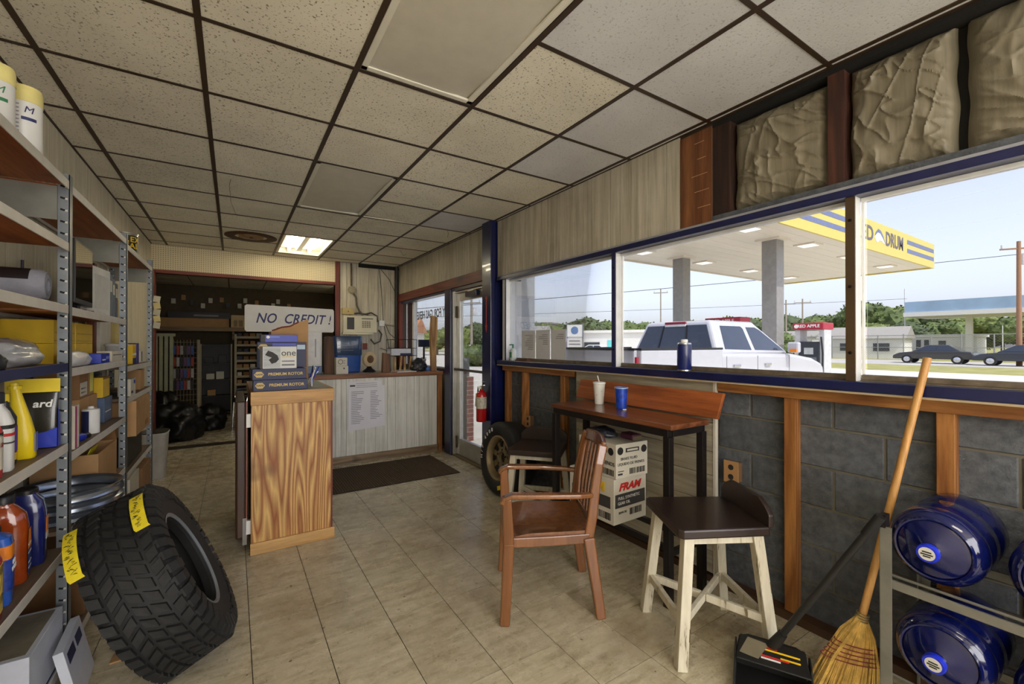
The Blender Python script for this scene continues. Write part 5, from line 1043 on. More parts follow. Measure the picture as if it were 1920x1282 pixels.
# lowest point of a leaning cylinder: centre height that makes it touch the floor
sinl = math.sqrt(1 - TN.z ** 2); zc_ = TR * sinl + (TWd / 2) * TN.z * 0.86
TC = Vector((-0.262, 2.43, zc_))
t = thing('mud_tire', 'large black all-terrain tire with yellow tape notes, leaning on shelving', 'tire', TC, rot=q_.to_euler())
TRUB = M('mud_tire_rubber', (24, 24, 25), 0.7, var=0.25, vscale=24, bmp=0.15, bscale=90)
ob('carcass', G().lathe(torus_tire(TR - 0.014, 0.215, TWd, shoulder=0.06), 72, closed=True), TRUB, t, smooth=True)
ob('bead_highlight', G().lathe([(0.214, 0.118), (0.222, 0.127), (0.229, 0.126), (0.221, 0.113)], 64, closed=True), M('bead_highlight_grey', (112, 116, 122), 0.4), t, smooth=True)  # highlight along the bead, painted as a separate pale ring
def lug(r, a, w, z0, z1, sk, h=0.016):
    vs = []
    for rr, sh in ((r - 0.012, 1.0), (r + h - 0.002, 0.86)):
        for za, sg in ((z0, -1), (z1, 1)):
            zc2 = (z0 + z1) / 2 + (za - (z0 + z1) / 2) * sh
            for s_ in (-1, 1):
                aa = a + s_ * w * sh / 2 / r + sk * sg; vs.append((rr * math.cos(aa), rr * math.sin(aa), zc2))
    return vs, [(0, 1, 3, 2), (4, 6, 7, 5), (0, 4, 5, 1), (2, 3, 7, 6), (0, 2, 6, 4), (1, 5, 7, 3)]
NB = 44
for k in range(NB):
    a = 2 * math.pi * k / NB
    for row, (z0, z1, w, off, sk) in enumerate(((-0.118, -0.078, 0.042, 0.0, 0.02), (-0.070, -0.026, 0.040, 0.5, -0.035), (-0.020, 0.020, 0.038, 0.0, 0.035), (0.026, 0.070, 0.040, 0.5, 0.035), (0.078, 0.118, 0.042, 0.0, -0.02))):
        vs, fs = lug(TR - 0.014, a + off * 2 * math.pi / NB, w, z0, z1, sk)
        ob('tread_block', G().add(vs, fs), TRUB, t)
for k in range(NB):
    a = 2 * math.pi * (k + 0.5) / NB
    for sg in (-1, 1):
        v_ = []
        for rr, zz in ((TR - 0.012, 0.115), (TR - 0.035, 0.136), (TR - 0.085 - 0.012 * (k % 2), 0.1395)):
            for s_ in (-1, 1):
                aa = a + s_ * 0.017 / rr; v_ += [(rr * math.cos(aa), rr * math.sin(aa), sg * (zz - 0.008)), (rr * math.cos(aa), rr * math.sin(aa), sg * (zz + 0.009))]
        ob('shoulder_lug', G().add(v_, [(0, 1, 3, 2), (1, 5, 7, 3), (5, 9, 11, 7), (8, 10, 11, 9), (0, 4, 5, 1), (4, 8, 9, 5), (2, 3, 7, 6), (6, 7, 11, 10)]), TRUB, t) if sg > 0 else None
TAPE = M('yellow_masking_tape', (228, 208, 40), 0.6, var=0.1, vscale=30, bmp=0.1)
Minv = q_.to_matrix().inverted()
def tape(dirv, z0, z1, span, seed):
    # strip of tape laid over the tread: centre direction given in the room, turned into the tire's own frame
    l = Minv @ Vector(dirv); a0 = math.atan2(l.y, l.x); vs = []; n_ = 16; r_ = TR + 0.0035
    for i in range(n_ + 1):
        aa = a0 + span * (i / n_ - 0.5)
        for zz in (z0, z1): vs.append((r_ * math.cos(aa), r_ * math.sin(aa), zz + (0.006 * math.sin(i * 1.7) if i in (0, n_) else 0)))
    tp = ob('tape_note', G().add(vs, [(2 * i, 2 * i + 1, 2 * i + 3, 2 * i + 2) for i in range(n_)]), TAPE, t, smooth=True)
    rn = random.Random(seed); g = G()
    for j in range(26):
        f = 0.06 + 0.86 * j / 26; aa = a0 + span * (f - 0.5); zz = z0 + (z1 - z0) * rn.uniform(0.25, 0.7)
        pts = []
        for m_ in range(4):
            zz2 = zz + rn.uniform(-0.010, 0.010); a2 = aa + rn.uniform(-0.012, 0.012); pts.append(((r_ + 0.0008) * math.cos(a2), (r_ + 0.0008) * math.sin(a2), zz2))
        g.tube(pts, 0.0009, 4)
    ob('handwriting', g, INK, tp, kind='stuff'); return tp
tape((-0.30, -0.54, 0.79), -0.135, -0.092, 0.62, 1); tape((-0.25, -0.45, 0.86), 0.075, 0.122, 0.52, 2)
# ================================================================== cabinet, counter and back of the shop
PLY = wood('figured_plywood', (226, 184, 112), (150, 84, 34), 'z', 9, 0.45, (104, 56, 24), figure=2.6, coat=0.1, rnd=0)
PINE = wood('pale_pine_trim', (216, 172, 110), (186, 138, 78), 'x', 9, 0.5, (140, 84, 44), figure=0.4)
DKW = wood('dark_brown_veneer', (74, 48, 30), (50, 30, 20), 'z', 9, 0.35, figure=0.4, knots=False)
t = thing('plywood_cabinet', 'tall plywood-sided cabinet with pine trim in mid floor', 'cabinet', (0.36, 3.41, 0))
ob('carcass', G().box(-0.255, 0.014, 0.0, 0.25, 1.02, 1.07), DKW, t)
ob('front_panel', G().box(-0.258, 0.0, 0.07, 0.245, 0.014, 1.01), PLY, t)
ob('corner_strip', G().box(0.245, 0.0, 0.07, 0.258, 0.03, 1.01), RED, t)
ob('top_band', G().box(-0.262, -0.018, 1.004, 0.266, 0.0, 1.095), PINE, t, bevel=0.003)
ob('base_band', G().box(-0.262, -0.016, 0.0, 0.270, 0.0, 0.078), PINE, t, bevel=0.003)
ob('top_edge', G().box(-0.262, 0.0, 1.02, -0.244, 1.03, 1.095), wood('pale_pine_trim_side', (196, 140, 84), (150, 96, 50), 'y', 9, 0.5), t)
ob('top_edge', G().box(0.248, 0.0, 1.02, 0.266, 1.03, 1.095), MATS['pale_pine_trim_side'], t)
ob('top_board', G().box(-0.244, 0.0, 1.06, 0.248, 1.03, 1.095), M('grey_worn_top', (112, 112, 104), 0.5, var=0.3), t)
dr = ob('side_door', G().box(-0.345, 0.05, 0.10, -0.285, 0.86, 1.03), DKW, t, bevel=0.012, seg=3)
ob('door_edge', G().box(-0.286, 0.045, 0.10, -0.278, 0.055, 1.03), M('red_brown_edge', (120, 62, 44), 0.4), dr)
ob('door_foot', G().box(-0.305, 0.042, 0.06, -0.28, 0.06, 0.24), M('worn_steel', (128, 124, 118), 0.4, 0.7), dr)
for z in (0.18, 0.90): ob('hinge', G().box(-0.285, 0.02, z - 0.045, -0.256, 0.05, z + 0.045), WPL, t)
# boxes on the cabinet
GOLD = M('gold_print', (206, 176, 96), 0.45)
def hexlogo(par, size, f, u0, v0, r, txt='NAPA'):
    o_, uu, vv, nn, fw, fh = face_frame(size, f); c_ = o_ + uu * fw * u0 + vv * fh * v0
    ring = [c_ + uu * r * 1.25 * math.cos(a) + vv * r * 0.95 * math.sin(a) for a in (R(0), R(60), R(120), R(180), R(240), R(300))]
    ob('hexagon_logo', G().add(ring + [p + nn * 0.0014 for p in ring], [(5, 4, 3, 2, 1, 0), (6, 7, 8, 9, 10, 11)] + [(i, (i + 1) % 6, 6 + (i + 1) % 6, 6 + i) for i in range(6)]), GOLD, par)
    text(txt, r * 0.72, NAVY, par, c_ + nn * 0.0022, uu, vv, bold=0.0005)
for k, (x, y, z, rz) in enumerate(((0.285, 3.60, 1.0955, -1), (0.272, 3.61, 1.171, 1.5))):
    sz = (0.335, 0.33, 0.075)
    b = carton('rotor_box', ['navy brake rotor box lying directly on the plywood cabinet', 'navy brake rotor box stacked on another rotor box'][k], 'box', (x, y, z), sz, NAVY, R(rz), [('t', '-y', 'PREMIUM ROTOR', 0.61, 0.5, 0.028, GOLD, dict(bold=0.0006))], 'navy rotor boxes')
    hexlogo(b, sz, '-y', 0.12, 0.5, 0.024)
sz = (0.225, 0.10, 0.155)
b = carton('brake_pad_box', 'pale grey box with black part picture and word one', 'box', (0.27, 3.51, 1.2465), sz, M('silver_white_print', (206, 206, 200), 0.4, var=0.05), R(1), [('p', '-y', 0.0, 0.0, 0.06, 1.0, CHAR), ('p', '-y', 0.08, 0.04, 0.54, 0.97, M('grey_streak_print', (168, 172, 172), 0.4, var=0.25, stretch=(1, 1, 8))), ('t', '-y', 'one', 0.77, 0.70, 0.062, CHAR), ('p', '-y', 0.58, 0.52, 0.94, 0.54, YCARD), ('p', '-y', 0.58, 0.3, 0.94, 0.36, M('grey_print', (134, 132, 138))), ('p', '-y', 0.58, 0.12, 0.94, 0.2, M('grey_print', (134, 132, 138)))])
o_, uu, vv, nn, fw, fh = face_frame(sz, '-y')
pad = [(0.12, 0.62), (0.2, 0.82), (0.33, 0.74), (0.46, 0.6), (0.5, 0.42), (0.42, 0.28), (0.3, 0.22), (0.22, 0.4), (0.3, 0.5), (0.2, 0.56)]
pts = [o_ + uu * fw * a + vv * fh * c_ for a, c_ in pad]; ob('part_picture', G().add([p + nn * 0.002 for p in pts], [tuple(range(len(pts)))]), INK, b)
sz = (0.32, 0.14, 0.185)
b = carton('tall_rotor_box', 'navy box with bright blue label standing behind the grey box', 'box', (0.305, 3.66, 1.2465), sz, NAVY, R(-1), [('p', '-y', 0.30, 0.72, 0.78, 0.95, ROYAL), ('p', '-y', 0.42, 0.80, 0.70, 0.84, M('pale_blue_print', (120, 140, 220))), ('p', '-y', 0.80, 0.72, 0.97, 0.9, M('pale_blue_label', (176, 196, 214), 0.5))]); hexlogo(b, sz, '-y', 0.12, 0.80, 0.028)
sz = (0.24, 0.12, 0.055)
b = carton('bright_blue_box', 'bright blue flat box on top of the box pile', 'box', (0.285, 3.66, 1.432), sz, ROYAL, R(1), [('p', '-y', 0.24, 0.6, 0.5, 0.78, M('pale_blue_print', (120, 140, 220))), ('p', '-y', 0.0, 0.0, 0.12, 1.0, CHAR)])
o_, uu, vv, nn, fw, fh = face_frame(sz, '-y'); ob('round_logo', G().lathe([(0.011, 0), (0.011, 0.0016)], 14, o_ + uu * fw * 0.19 + vv * fh * 0.68, nn), PW, b)
t = thing('tall_open_carton', 'tall open brown carton behind the navy boxes', 'carton', (0.37, 3.88, 1.0955), R(2))
ob('body', G().box(-0.13, -0.09, 0, 0.13, -0.085, 0.42).box(-0.13, 0.085, 0, 0.13, 0.09, 0.42).box(-0.13, -0.085, 0, -0.125, 0.085, 0.42).box(0.125, -0.085, 0, 0.13, 0.085, 0.42), CARD, t)
ob('torn_flap', G().add([(-0.125, -0.0905, 0.41), (0.13, -0.0905, 0.41), (0.13, -0.0915, 0.52), (0.07, -0.0915, 0.50), (0.03, -0.0915, 0.47), (-0.09, -0.0915, 0.45)], [(0, 1, 2, 3, 4, 5)]), CARD, t)
ob('torn_edge', G().tube([(-0.125, -0.0935, 0.425), (-0.06, -0.0935, 0.452), (0.0, -0.0935, 0.462), (0.06, -0.0935, 0.497)], 0.006, 6), M('red_brown_tear', (120, 50, 32), 0.7), t)
t = thing('cable_tie_bundle', 'bundle of pale and dark cable ends on the cabinet top', 'cables', (0.50, 3.62, 1.0955))
for k in range(9):
    rn = random.Random(k); a = rn.uniform(-0.5, 0.5); ob('tie', G().tube([(0, 0.01 * k - 0.04, 0.004), (0.01 * math.sin(k), 0.01 * k - 0.04, 0.06), (0.03 + 0.02 * math.sin(k * 2), 0.01 * k - 0.04 + a * 0.06, 0.11 + 0.05 * rn.random())], 0.004, 5), (PW, ROYAL, INK, CARD)[k % 4], t)
ob('price_sheet', G().box(-0.10, -0.16, 0, 0.10, 0.16, 0.002), M('greyish_sheet', (150, 158, 150), 0.6, var=0.2), None, (0.50, 4.12, 1.0955), (0, 0, R(5)), label='grey printed sheet lying on the plywood cabinet top', cat='paper')
# ---- counter
CTOP = wood('worn_counter_edge', (150, 96, 58), (104, 62, 38), 'x', 8, 0.5)
t = thing('service_counter', 'white panelled service counter with wood edge and posts', 'counter', (1.5, 5.40, 0))
ob('carcass', G().box(-0.80, 0.012, 0, 0.80, 0.60, 1.02), GAP, t)
planks_l = []
a = -0.60
rn = random.Random(5)
while a < 0.775:
    wd = min(rn.choice([0.1, 0.15, 0.06, 0.13, 0.11]), 0.78 - a)
    ob('front_plank', G().box(a + 0.0015, 0.0, 0.09, a + wd - 0.0015, 0.011, 1.005), PAN_WHITE, t); a += wd
ob('left_sheet', G().box(-0.80, 0.0, 0.09, -0.60, 0.011, 1.005), PAN_WHITE, t)
ob('base_board', G().box(-0.80, -0.014, 0, 0.80, 0.0, 0.09), wood('weathered_base_board', (150, 128, 100), (112, 90, 66), 'x', 8, 0.6), t, bevel=0.002)
ob('corner_post', G().box(0.785, -0.014, 0.0, 0.85, 0.05, 1.02), STUD, t, bevel=0.003)
ob('top_slab', G().box(-0.82, -0.03, 1.02, 0.83, 0.64, 1.058), M('worn_grey_counter_top', (132, 120, 110), 0.4, var=0.3), t, bevel=0.003)
ob('front_edge', G().box(-0.82, -0.042, 1.012, 0.85, -0.03, 1.06), CTOP, t, bevel=0.002)
p = thing('price_notice', 'white printed notice sheet taped to the counter front', 'notice', (1.37, 5.398, 0.38))
ob('sheet', G().add([(-0.218, -0.003, 0.0), (0.215, -0.003, 0.03), (0.212, -0.003, 0.53), (0.178, -0.004, 0.53), (0.178, -0.004, 0.592), (-0.218, -0.003, 0.588), (-0.218, -0.001, 0.0), (0.215, -0.001, 0.03), (0.212, -0.001, 0.53), (0.178, -0.001, 0.53), (0.178, -0.001, 0.592), (-0.218, -0.001, 0.588)], [(0, 1, 2, 3, 4, 5), (11, 10, 9, 8, 7, 6)] + [(i, 6 + i, 6 + (i + 1) % 6, (i + 1) % 6) for i in range(6)]), M('white_notice_paper', (222, 220, 226), 0.7, var=0.03), p)
gl = G(); rn = random.Random(2)
for j in range(19): gl.box(-0.185, -0.0045, 0.46 - j * 0.021, -0.185 + rn.uniform(0.06, 0.15), -0.0035, 0.468 - j * 0.021)
for j in range(17): gl.box(0.04, -0.0045, 0.46 - j * 0.021, 0.04 + rn.uniform(0.06, 0.14), -0.0035, 0.468 - j * 0.021)
for j in range(3): gl.box(-0.13, -0.0045, 0.515 + j * 0.022, 0.12, -0.0035, 0.521 + j * 0.022)
ob('print_lines', gl, M('soft_grey_print', (150, 148, 160), 0.7), p, kind='stuff'); ob('logo_block', G().box(-0.2, -0.0046, 0.528, -0.14, -0.0035, 0.548), CHAR, p)
# ---- things on the counter
ZT = 1.0585
t = thing('white_drawer_unit', 'white plastic cabinet with blue base on the counter', 'cabinet', (0.81, 5.80, ZT))
ob('body', G().box(-0.10, -0.10, 0.09, 0.10, 0.12, 0.505), WPL, t, bevel=0.006); ob('blue_base', G().box(-0.102, -0.102, 0, 0.102, 0.122, 0.09), M('blue_plastic_base', (92, 124, 162), 0.4), t, bevel=0.004)
ob('door_panel', G().box(-0.085, -0.106, 0.11, 0.085, -0.1, 0.49), M('white_door_panel', (226, 226, 226), 0.4), t, bevel=0.004); ob('handle', G().box(0.02, -0.114, 0.2, 0.032, -0.106, 0.42), M('grey_handle', (150, 150, 156), 0.4), t)
OLDW = wood('weathered_old_plank', (120, 86, 62), (72, 48, 34), 'z', 8, 0.7, figure=0.8)
ob('old_wood_plank', G().prism([(-0.058, 0), (0.055, 0), (0.058, 0.2), (0.05, 0.44), (-0.02, 0.455), (-0.055, 0.44), (-0.06, 0.25)], -0.03, 0.03, 'xz'), OLDW, None, (0.975, 5.62, ZT), label='weathered wood plank standing on counter beside blue bin', cat='wood piece', bevel=0.004)
t = thing('blue_bin', 'dark blue translucent plastic bin on the counter', 'bin', (1.22, 5.84, ZT))
ob('lower_tub', G().loft([(0, 0.15, 0.10), (0.01, 0.16, 0.11), (0.22, 0.172, 0.12)], 28, 6), M('blue_tub', (44, 84, 160), 0.2, coat=0.4), t, smooth=True)
ob('upper_tub', G().loft([(0.215, 0.176, 0.124), (0.23, 0.18, 0.128), (0.44, 0.185, 0.13), (0.46, 0.18, 0.125)], 28, 6), M('smoky_blue_tub', (50, 72, 104), 0.15, coat=0.5), t, smooth=True)
for k in range(3): ob('grip_mark', G().box(-0.12, -0.1335, 0.28 + k * 0.03, 0.06, -0.131, 0.283 + k * 0.03), M('grey_handle', (150, 150, 156)), t)
for k, (z, dx) in enumerate(((0, 0.006), (0.098, 0))):
    sz = (0.14 - 0.01 * k, 0.10, 0.097)
    b = carton('bearing_box', ['small white box with blue mark under another white box', 'small white box with grey ring print atop a white box'][k], 'box', (1.09 + dx, 5.52, ZT + z), sz, CWH, R(2), [('p', '-y', 0.6, 0.6, 0.7, 0.8, NAVY)] if k == 0 else [('p', '-y', 0.66, 0.3, 0.8, 0.36, CHAR), ('p', '-y', 0.66, 0.6, 0.8, 0.66, CHAR)])
    if k:
        o_, uu, vv, nn, fw, fh = face_frame(sz, '-y'); c_ = o_ + uu * fw * 0.4 + vv * fh * 0.5
        ob('ring_print', G().tube([c_ + nn * 0.001 + (uu * math.cos(q) + vv * math.sin(q)) * 0.026 for q in np.linspace(0, 2 * math.pi, 20, endpoint=False)], 0.003, 5, True), CHAR, b)
t = thing('grinding_wheel', 'small beige bench wheel on black base on counter', 'bench tool', (1.47, 5.68, ZT), R(8))
ob('base', G().loft([(0, 0.075, 0.08), (0.02, 0.07, 0.075), (0.05, 0.03, 0.05), (0.075, 0.02, 0.03)], 20, 3), BLKM, t, smooth=True)
ob('wheel', G().lathe([(0.0, -0.02), (0.095, -0.018), (0.1, 0), (0.095, 0.018), (0.0, 0.02)], 32, (0, 0, 0.165), (0.3, -1, 0)), M('beige_wheel', (196, 176, 140), 0.5), t, smooth=True)
ob('hub', G().lathe([(0.05, 0.0), (0.05, 0.026), (0.018, 0.03), (0.018, 0.036)], 20, (0, 0, 0.165), (0.3, -1, 0)), M('brown_hub', (112, 84, 54), 0.5), t, smooth=True)
ob('brown_plaque', G().cb((1.66, 7.235, 1.38), (0.36, 0.02, 0.10)), M('brown_sign', (116, 52, 34), 0.5), label='dark red plaque on the wall behind the counter', cat='plaque', bevel=0.003)
ob('short_wood_block', G().prism([(-0.05, 0), (0.05, 0), (0.045, 0.235), (-0.04, 0.25)], -0.035, 0.035, 'xz'), OLDW, None, (1.63, 5.50, ZT), label='short rough wood block standing on the counter', cat='wood piece', bevel=0.004)
ob('wood_block_foot', G().cb((1.635, 5.50, ZT + 0.0), (0.001, 0.001, 0.001)), OLDW) if False else None
t = thing('document_tray', 'wire tray with white folders by the small window', 'tray', (1.95, 5.85, ZT + 0.0))
for x in (-0.18, 0.18):
    for y in (-0.1, 0.1): ob('tray_leg', G().cyl((x, y, 0), (x, y, 0.42), 0.004, n=6), BLKM, t)
for z in (0.2, 0.30, 0.42): ob('tray_wire', G().tube([(-0.18, -0.1, z), (0.18, -0.1, z), (0.18, 0.1, z), (-0.18, 0.1, z)], 0.004, 6, True), BLKM, t)
ob('folders', G().box(-0.17, -0.09, 0.206, 0.10, 0.09, 0.30), M('white_folders', (214, 216, 226), 0.6, var=0.1, vscale=30), t); ob('dark_folder', G().box(-0.05, -0.098, 0.206, 0.12, -0.092, 0.235), NAVY, t)
for k, (x, h, m) in enumerate(((-0.15, 0.19, 'pine'), (-0.08, 0.20, 'pine'), (0.0, 0.19, 'pine'), (0.06, 0.195, 'pine'))):
    b_ = ob('paint_brush', G().beam((1.78 + k * 0.065, 5.60, ZT), (1.80 + k * 0.065 + 0.02 * (k % 2), 5.66, ZT + h), 0.03, 0.012, (0, 1, 0), 0.7), wood('tool_handle', (206, 176, 120), (170, 130, 80), 'z', 8), label=['pale wooden tool handle leaning on wire tray, nearest the wood block', 'second pale wooden tool handle leaning on wire tray', 'third pale wooden tool handle leaning on wire tray', 'pale wooden tool handle beside the black bag'][k], cat='tool handle', group='tool handles on the counter')
ob('paper_stack', G().cb((0, 0, 0.006), (0.26, 0.16, 0.012)), PAP, None, (1.86, 5.47, ZT), (0, 0, R(6)), label='flat stack of papers at the counter edge', cat='paper')
t = thing('card_terminal', 'dark payment screen on a stem by the window', 'terminal', (2.23, 5.73, ZT))
ob('screen', G().box(-0.085, -0.012, 0.32, 0.085, 0.012, 0.42), M('dark_navy_screen', (24, 30, 52), 0.25), t, bevel=0.004); ob('stem', G().cyl((0, 0.01, 0.0), (0, 0.01, 0.33), 0.014), BLKM, t); ob('foot', G().lathe([(0.05, 0), (0.05, 0.01), (0.02, 0.018)], 20), BLKM, t, smooth=True)
ob('white_cup_stack', G().lathe([(0.03, 0), (0.04, 0.17), (0.043, 0.172)], 20), WPL, None, (2.27, 5.86, ZT), smooth=True, label='white cup standing beside the payment screen', cat='cup')
t = thing('tool_bag', 'black tool bag with chrome tools on the counter', 'bag', (2.07, 5.52, ZT)); ob('bag', crumple(0.10, 0.07, 0.15, 41, 4, 0.25, 2.5), M('black_nylon', (28, 28, 34), 0.45, var=0.3), t)
for k in range(4): ob('chrome_tool', G().beam((0.01 * k - 0.02, -0.07, 0.05), (0.05 + 0.012 * k, -0.05, 0.16), 0.01, 0.006), M('chrome', (210, 210, 212), 0.15, 0.95), t)
ob('blue_cloth', crumple(0.07, 0.05, 0.05, 17, 3, 0.3, 3), M('blue_rag', (86, 124, 190), 0.8), None, (2.205, 5.62, ZT), label='small blue rag beside the black tool bag', cat='cloth')
ob('rough_wood_post', G().prism([(-0.035, 0), (0.035, 0), (0.03, 0.36), (0.045, 0.46), (0.05, 0.72), (-0.03, 0.74), (-0.05, 0.5)], -0.03, 0.03, 'xz'), wood('raw_wood_post', (196, 156, 104), (148, 104, 62), 'z', 8, 0.6), None, (2.255, 5.46, ZT), label='tall rough wooden post standing at the counter end', cat='post', bevel=0.004)
# ---- sign
t = thing('no_credit_sign', 'white NO CREDIT sign propped behind the counter', 'sign', (0.60, 5.955, 1.5655))
ob('sign_board', G().prism([(-0.49, 0.02), (-0.47, 0.0), (0.475, 0.0), (0.492, 0.02), (0.492, 0.275), (0.475, 0.298), (-0.47, 0.318), (-0.49, 0.30)], -0.006, 0.006, 'xz'), M('white_sign_enamel', (226, 224, 218), 0.4, var=0.04), t, bevel=0.002)
text('NO  CREDIT !', 0.165, M('navy_sign_paint', (26, 32, 104), 0.5), t, (0.035, -0.0075, 0.155), (1, 0, -0.01), (0.0, 0, 1), shear=0.28, bold=0.0022, sx=0.80, space=1.03)
# ---- back wall devices
CRM = M('cream_enamel', (206, 200, 176), 0.4, var=0.06)
t = thing('control_panel', 'cream electric control panel with keypad on panelled wall', 'control panel', (1.71, YB - 0.10, 1.60))
ob('housing', G().box(-0.26, 0, 0, 0.26, 0.095, 0.27), CRM, t, bevel=0.008)
ob('dark_display', G().box(-0.205, -0.006, 0.05, -0.095, 0.0, 0.24), M('dark_smoke_display', (44, 40, 36), 0.25), t, bevel=0.003)
for j in range(4):
    for i in range(4): ob('key', G().cb((0.04 + i * 0.035, -0.004, 0.09 + j * 0.028), (0.024, 0.006, 0.017)), M('brown_keys', (128, 112, 88), 0.5), t)
ob('status_strip', G().box(0.02, -0.003, 0.215, 0.2, 0.0, 0.235), M('grey_strip', (120, 116, 104), 0.5), t); ob('lower_tray', G().box(-0.27, -0.02, -0.03, 0.2, 0.09, 0.0), CRM, t)
t = thing('relay_box', 'small yellowish relay box above the control panel', 'electrical box', (1.53, YB - 0.08, 1.885)); ob('housing', G().box(-0.09, 0, 0, 0.09, 0.08, 0.10), M('aged_yellow_box', (176, 156, 104), 0.5), t, bevel=0.005); ob('lid_screw', G().cyl((0, -0.003, 0.05), (0, 0.0, 0.05), 0.008), BLKM, t)
t = thing('junction_box', 'octagonal junction box with conduit on panelled wall', 'electrical box', (1.595, YB - 0.04, 2.286)); ob('box', G().lathe([(0.065, 0.0), (0.065, 0.04)], 8, (0, 0.038, 0), (0, -1, 0)), M('grey_box_metal', (150, 142, 118), 0.5, 0.4), t); ob('cover', G().lathe([(0.055, 0), (0.05, 0.008)], 16, (0, -0.002, 0), (0, -1, 0)), M('grey_box_metal', (150, 142, 118)), t)
ob('conduit', G().cyl((-0.01, 0.015, 0.06), (-0.01, 0.015, 0.42), 0.014), M('dark_conduit', (88, 74, 56), 0.5, 0.3), t, smooth=True)
ob('flex_conduit', G().tube([(0.02, 0.0, -0.06), (0.06, -0.01, -0.12), (0.07, -0.01, -0.25), (0.11, -0.01, -0.34), (0.17, -0.01, -0.40)], 0.015, 8), M('grey_flex', (92, 84, 70), 0.5), t, smooth=True)
t = thing('cable_loop', 'grey looped cables hanging around the control panel', 'cable', (1.9, YB - 0.03, 1.7))
CB = M('grey_cable', (70, 68, 66), 0.5)
for pts in ([(-0.1, 0, 0.20), (0.0, 0, 0.23), (0.09, 0, 0.18), (0.1, 0, 0.08)], [(0.12, 0, -0.05), (0.17, 0, -0.12), (0.14, 0, -0.24), (0.05, 0, -0.28), (-0.01, 0, -0.2)], [(-0.35, 0, 0.19), (-0.2, 0, 0.215), (-0.05, 0, 0.195)]): ob('cable', G().tube(pts, 0.013, 8), CB, t, smooth=True)
for pts in ([(0.13, 0.02, 0.98), (0.17, 0.02, 0.6), (0.2, 0.02, 0.1), (0.3, 0.02, -0.35)], [(0.14, 0.02, 0.98), (0.3, 0.02, 0.8), (0.39, 0.0, 0.6)], [(0.24, 0.02, 0.05), (0.3, 0.02, -0.1), (0.41, 0.0, -0.2)], [(0.15, 0.02, -0.35), (0.3, 0.0, -0.4), (0.42, 0.0, -0.33)]): ob('thin_wire', G().tube(pts, 0.005, 6), CB, t, smooth=True)
ob('switch_box', G().cb((0.165, 0.0, 0.06), (0.09, 0.05, 0.09)), WPL, t, bevel=0.004); ob('wall_conduit', G().cyl((0.21, 0, 0.04), (0.42, 0, 0.02), 0.012), MATS['grey_box_metal'], t)
# ---- stock room things, dim
t = thing('added_stockroom_light', 'added strip light brightening the stock room, unseen behind the counter wall', 'ceiling light', (1.95, 9.0, 2.605))  # lamp added out of view to brighten the stock room
ob('batten', G().box(-0.06, -0.6, -0.05, 0.06, 0.6, 0.0), FRM, t); ob('fluorescent_tube', G().cyl((0, -0.58, -0.07), (0, 0.58, -0.07), 0.016), TUBE, t, smooth=True)
t = thing('stock_shelf', 'long wooden stock shelf on the back wall of the stock room', 'shelf', (-0.2, 10.62, 1.70))
ob('board', G().box(-1.15, -0.25, 0, 1.2, 0.26, 0.04), wood('stock_board', (150, 120, 70), (112, 84, 46), 'x', 8), t); ob('fascia', G().box(-1.15, -0.27, -0.03, 1.2, -0.25, 0.05), MATS['stock_board'], t)
for x in (-1.1, 0.2, 1.15): ob('bracket', G().box(x - 0.02, 0.0, -0.2, x + 0.02, 0.26, 0.0), MATS['stock_board'], t)
carton('stock_long_carton', 'long tan carton lying on the stock shelf', 'carton', (-0.62, 10.6, 1.741), (1.1, 0.3, 0.18), CARD); carton('stock_black_carton', 'long black carton stacked on the long tan carton', 'carton', (-0.55, 10.6, 1.922), (1.0, 0.3, 0.12), M('black_carton', (30, 28, 28), 0.5), 0, [('p', '-y', 0.4, 0.3, 0.8, 0.6, M('grey_print', (134, 132, 138)))])
carton('stock_pale_carton', 'pale square carton on the stock shelf', 'carton', (0.08, 10.55, 1.741), (0.24, 0.3, 0.26), M('pale_carton', (196, 172, 128), 0.6), 0, [('p', '-y', 0.2, 0.1, 0.45, 0.6, M('tan_print', (150, 122, 84), 0.6)), ('p', '-y', 0.55, 0.1, 0.85, 0.6, M('tan_print', (150, 122, 84)))])
carton('stock_slim_boxes', 'dark slim cartons beside the pale square carton', 'carton', (0.42, 10.6, 1.741), (0.32, 0.3, 0.2), M('dark_slim_carton', (46, 42, 60), 0.5))
for k in range(14):
    x = -1.0 + k * 0.155 + 0.03 * math.sin(k * 3); o = carton('hanging_part', 'small packaged part hung high on stock room wall', 'packet', (x, 10.86, 2.22 + 0.08 * math.sin(k * 1.7)), (0.07, 0.03, 0.10), (CWH, CARD, M('black_carton', (30, 28, 28)), CWH)[k % 4], group='packaged parts on the stock room wall')
t = thing('parts_organizer', 'tall open rack of small parts in stock room', 'rack', (0.40, 10.55, 0))
for x in (-0.36, 0.36): ob('side', G().box(x - 0.02, -0.1, 0, x + 0.02, 0.1, 1.62), M('pale_rack_paint', (176, 164, 134), 0.5), t)
for k in range(9):
    z = 0.25 + k * 0.16; s = ob('rack_shelf', G().box(-0.34, -0.1, z, 0.34, 0.1, z + 0.02), MATS['pale_rack_paint'], t); ob('shelf_lip', G().box(-0.34, -0.105, z, 0.34, -0.1, z + 0.045), MATS['pale_rack_paint'], s)
for k in range(54):
    rn = random.Random(k); z = 0.271 + (k // 6) * 0.16; x = -0.29 + (k % 6) * 0.115; pm_ = (CARDD, CWH, CHAR, CARD, NAVY)[rn.randrange(5)]
    ob('small_part_box', G().cb((x, 0.0, 0.045), (0.07 + 0.03 * rn.random(), 0.12, 0.09)), pm_, None, (0.40, 10.55, z), label=('brown', 'white', 'charcoal', 'tan', 'navy')[(CARDD, CWH, CHAR, CARD, NAVY).index(pm_)] + ' small part box standing in stock room rack', cat='box', group='small part boxes in the stock room rack')
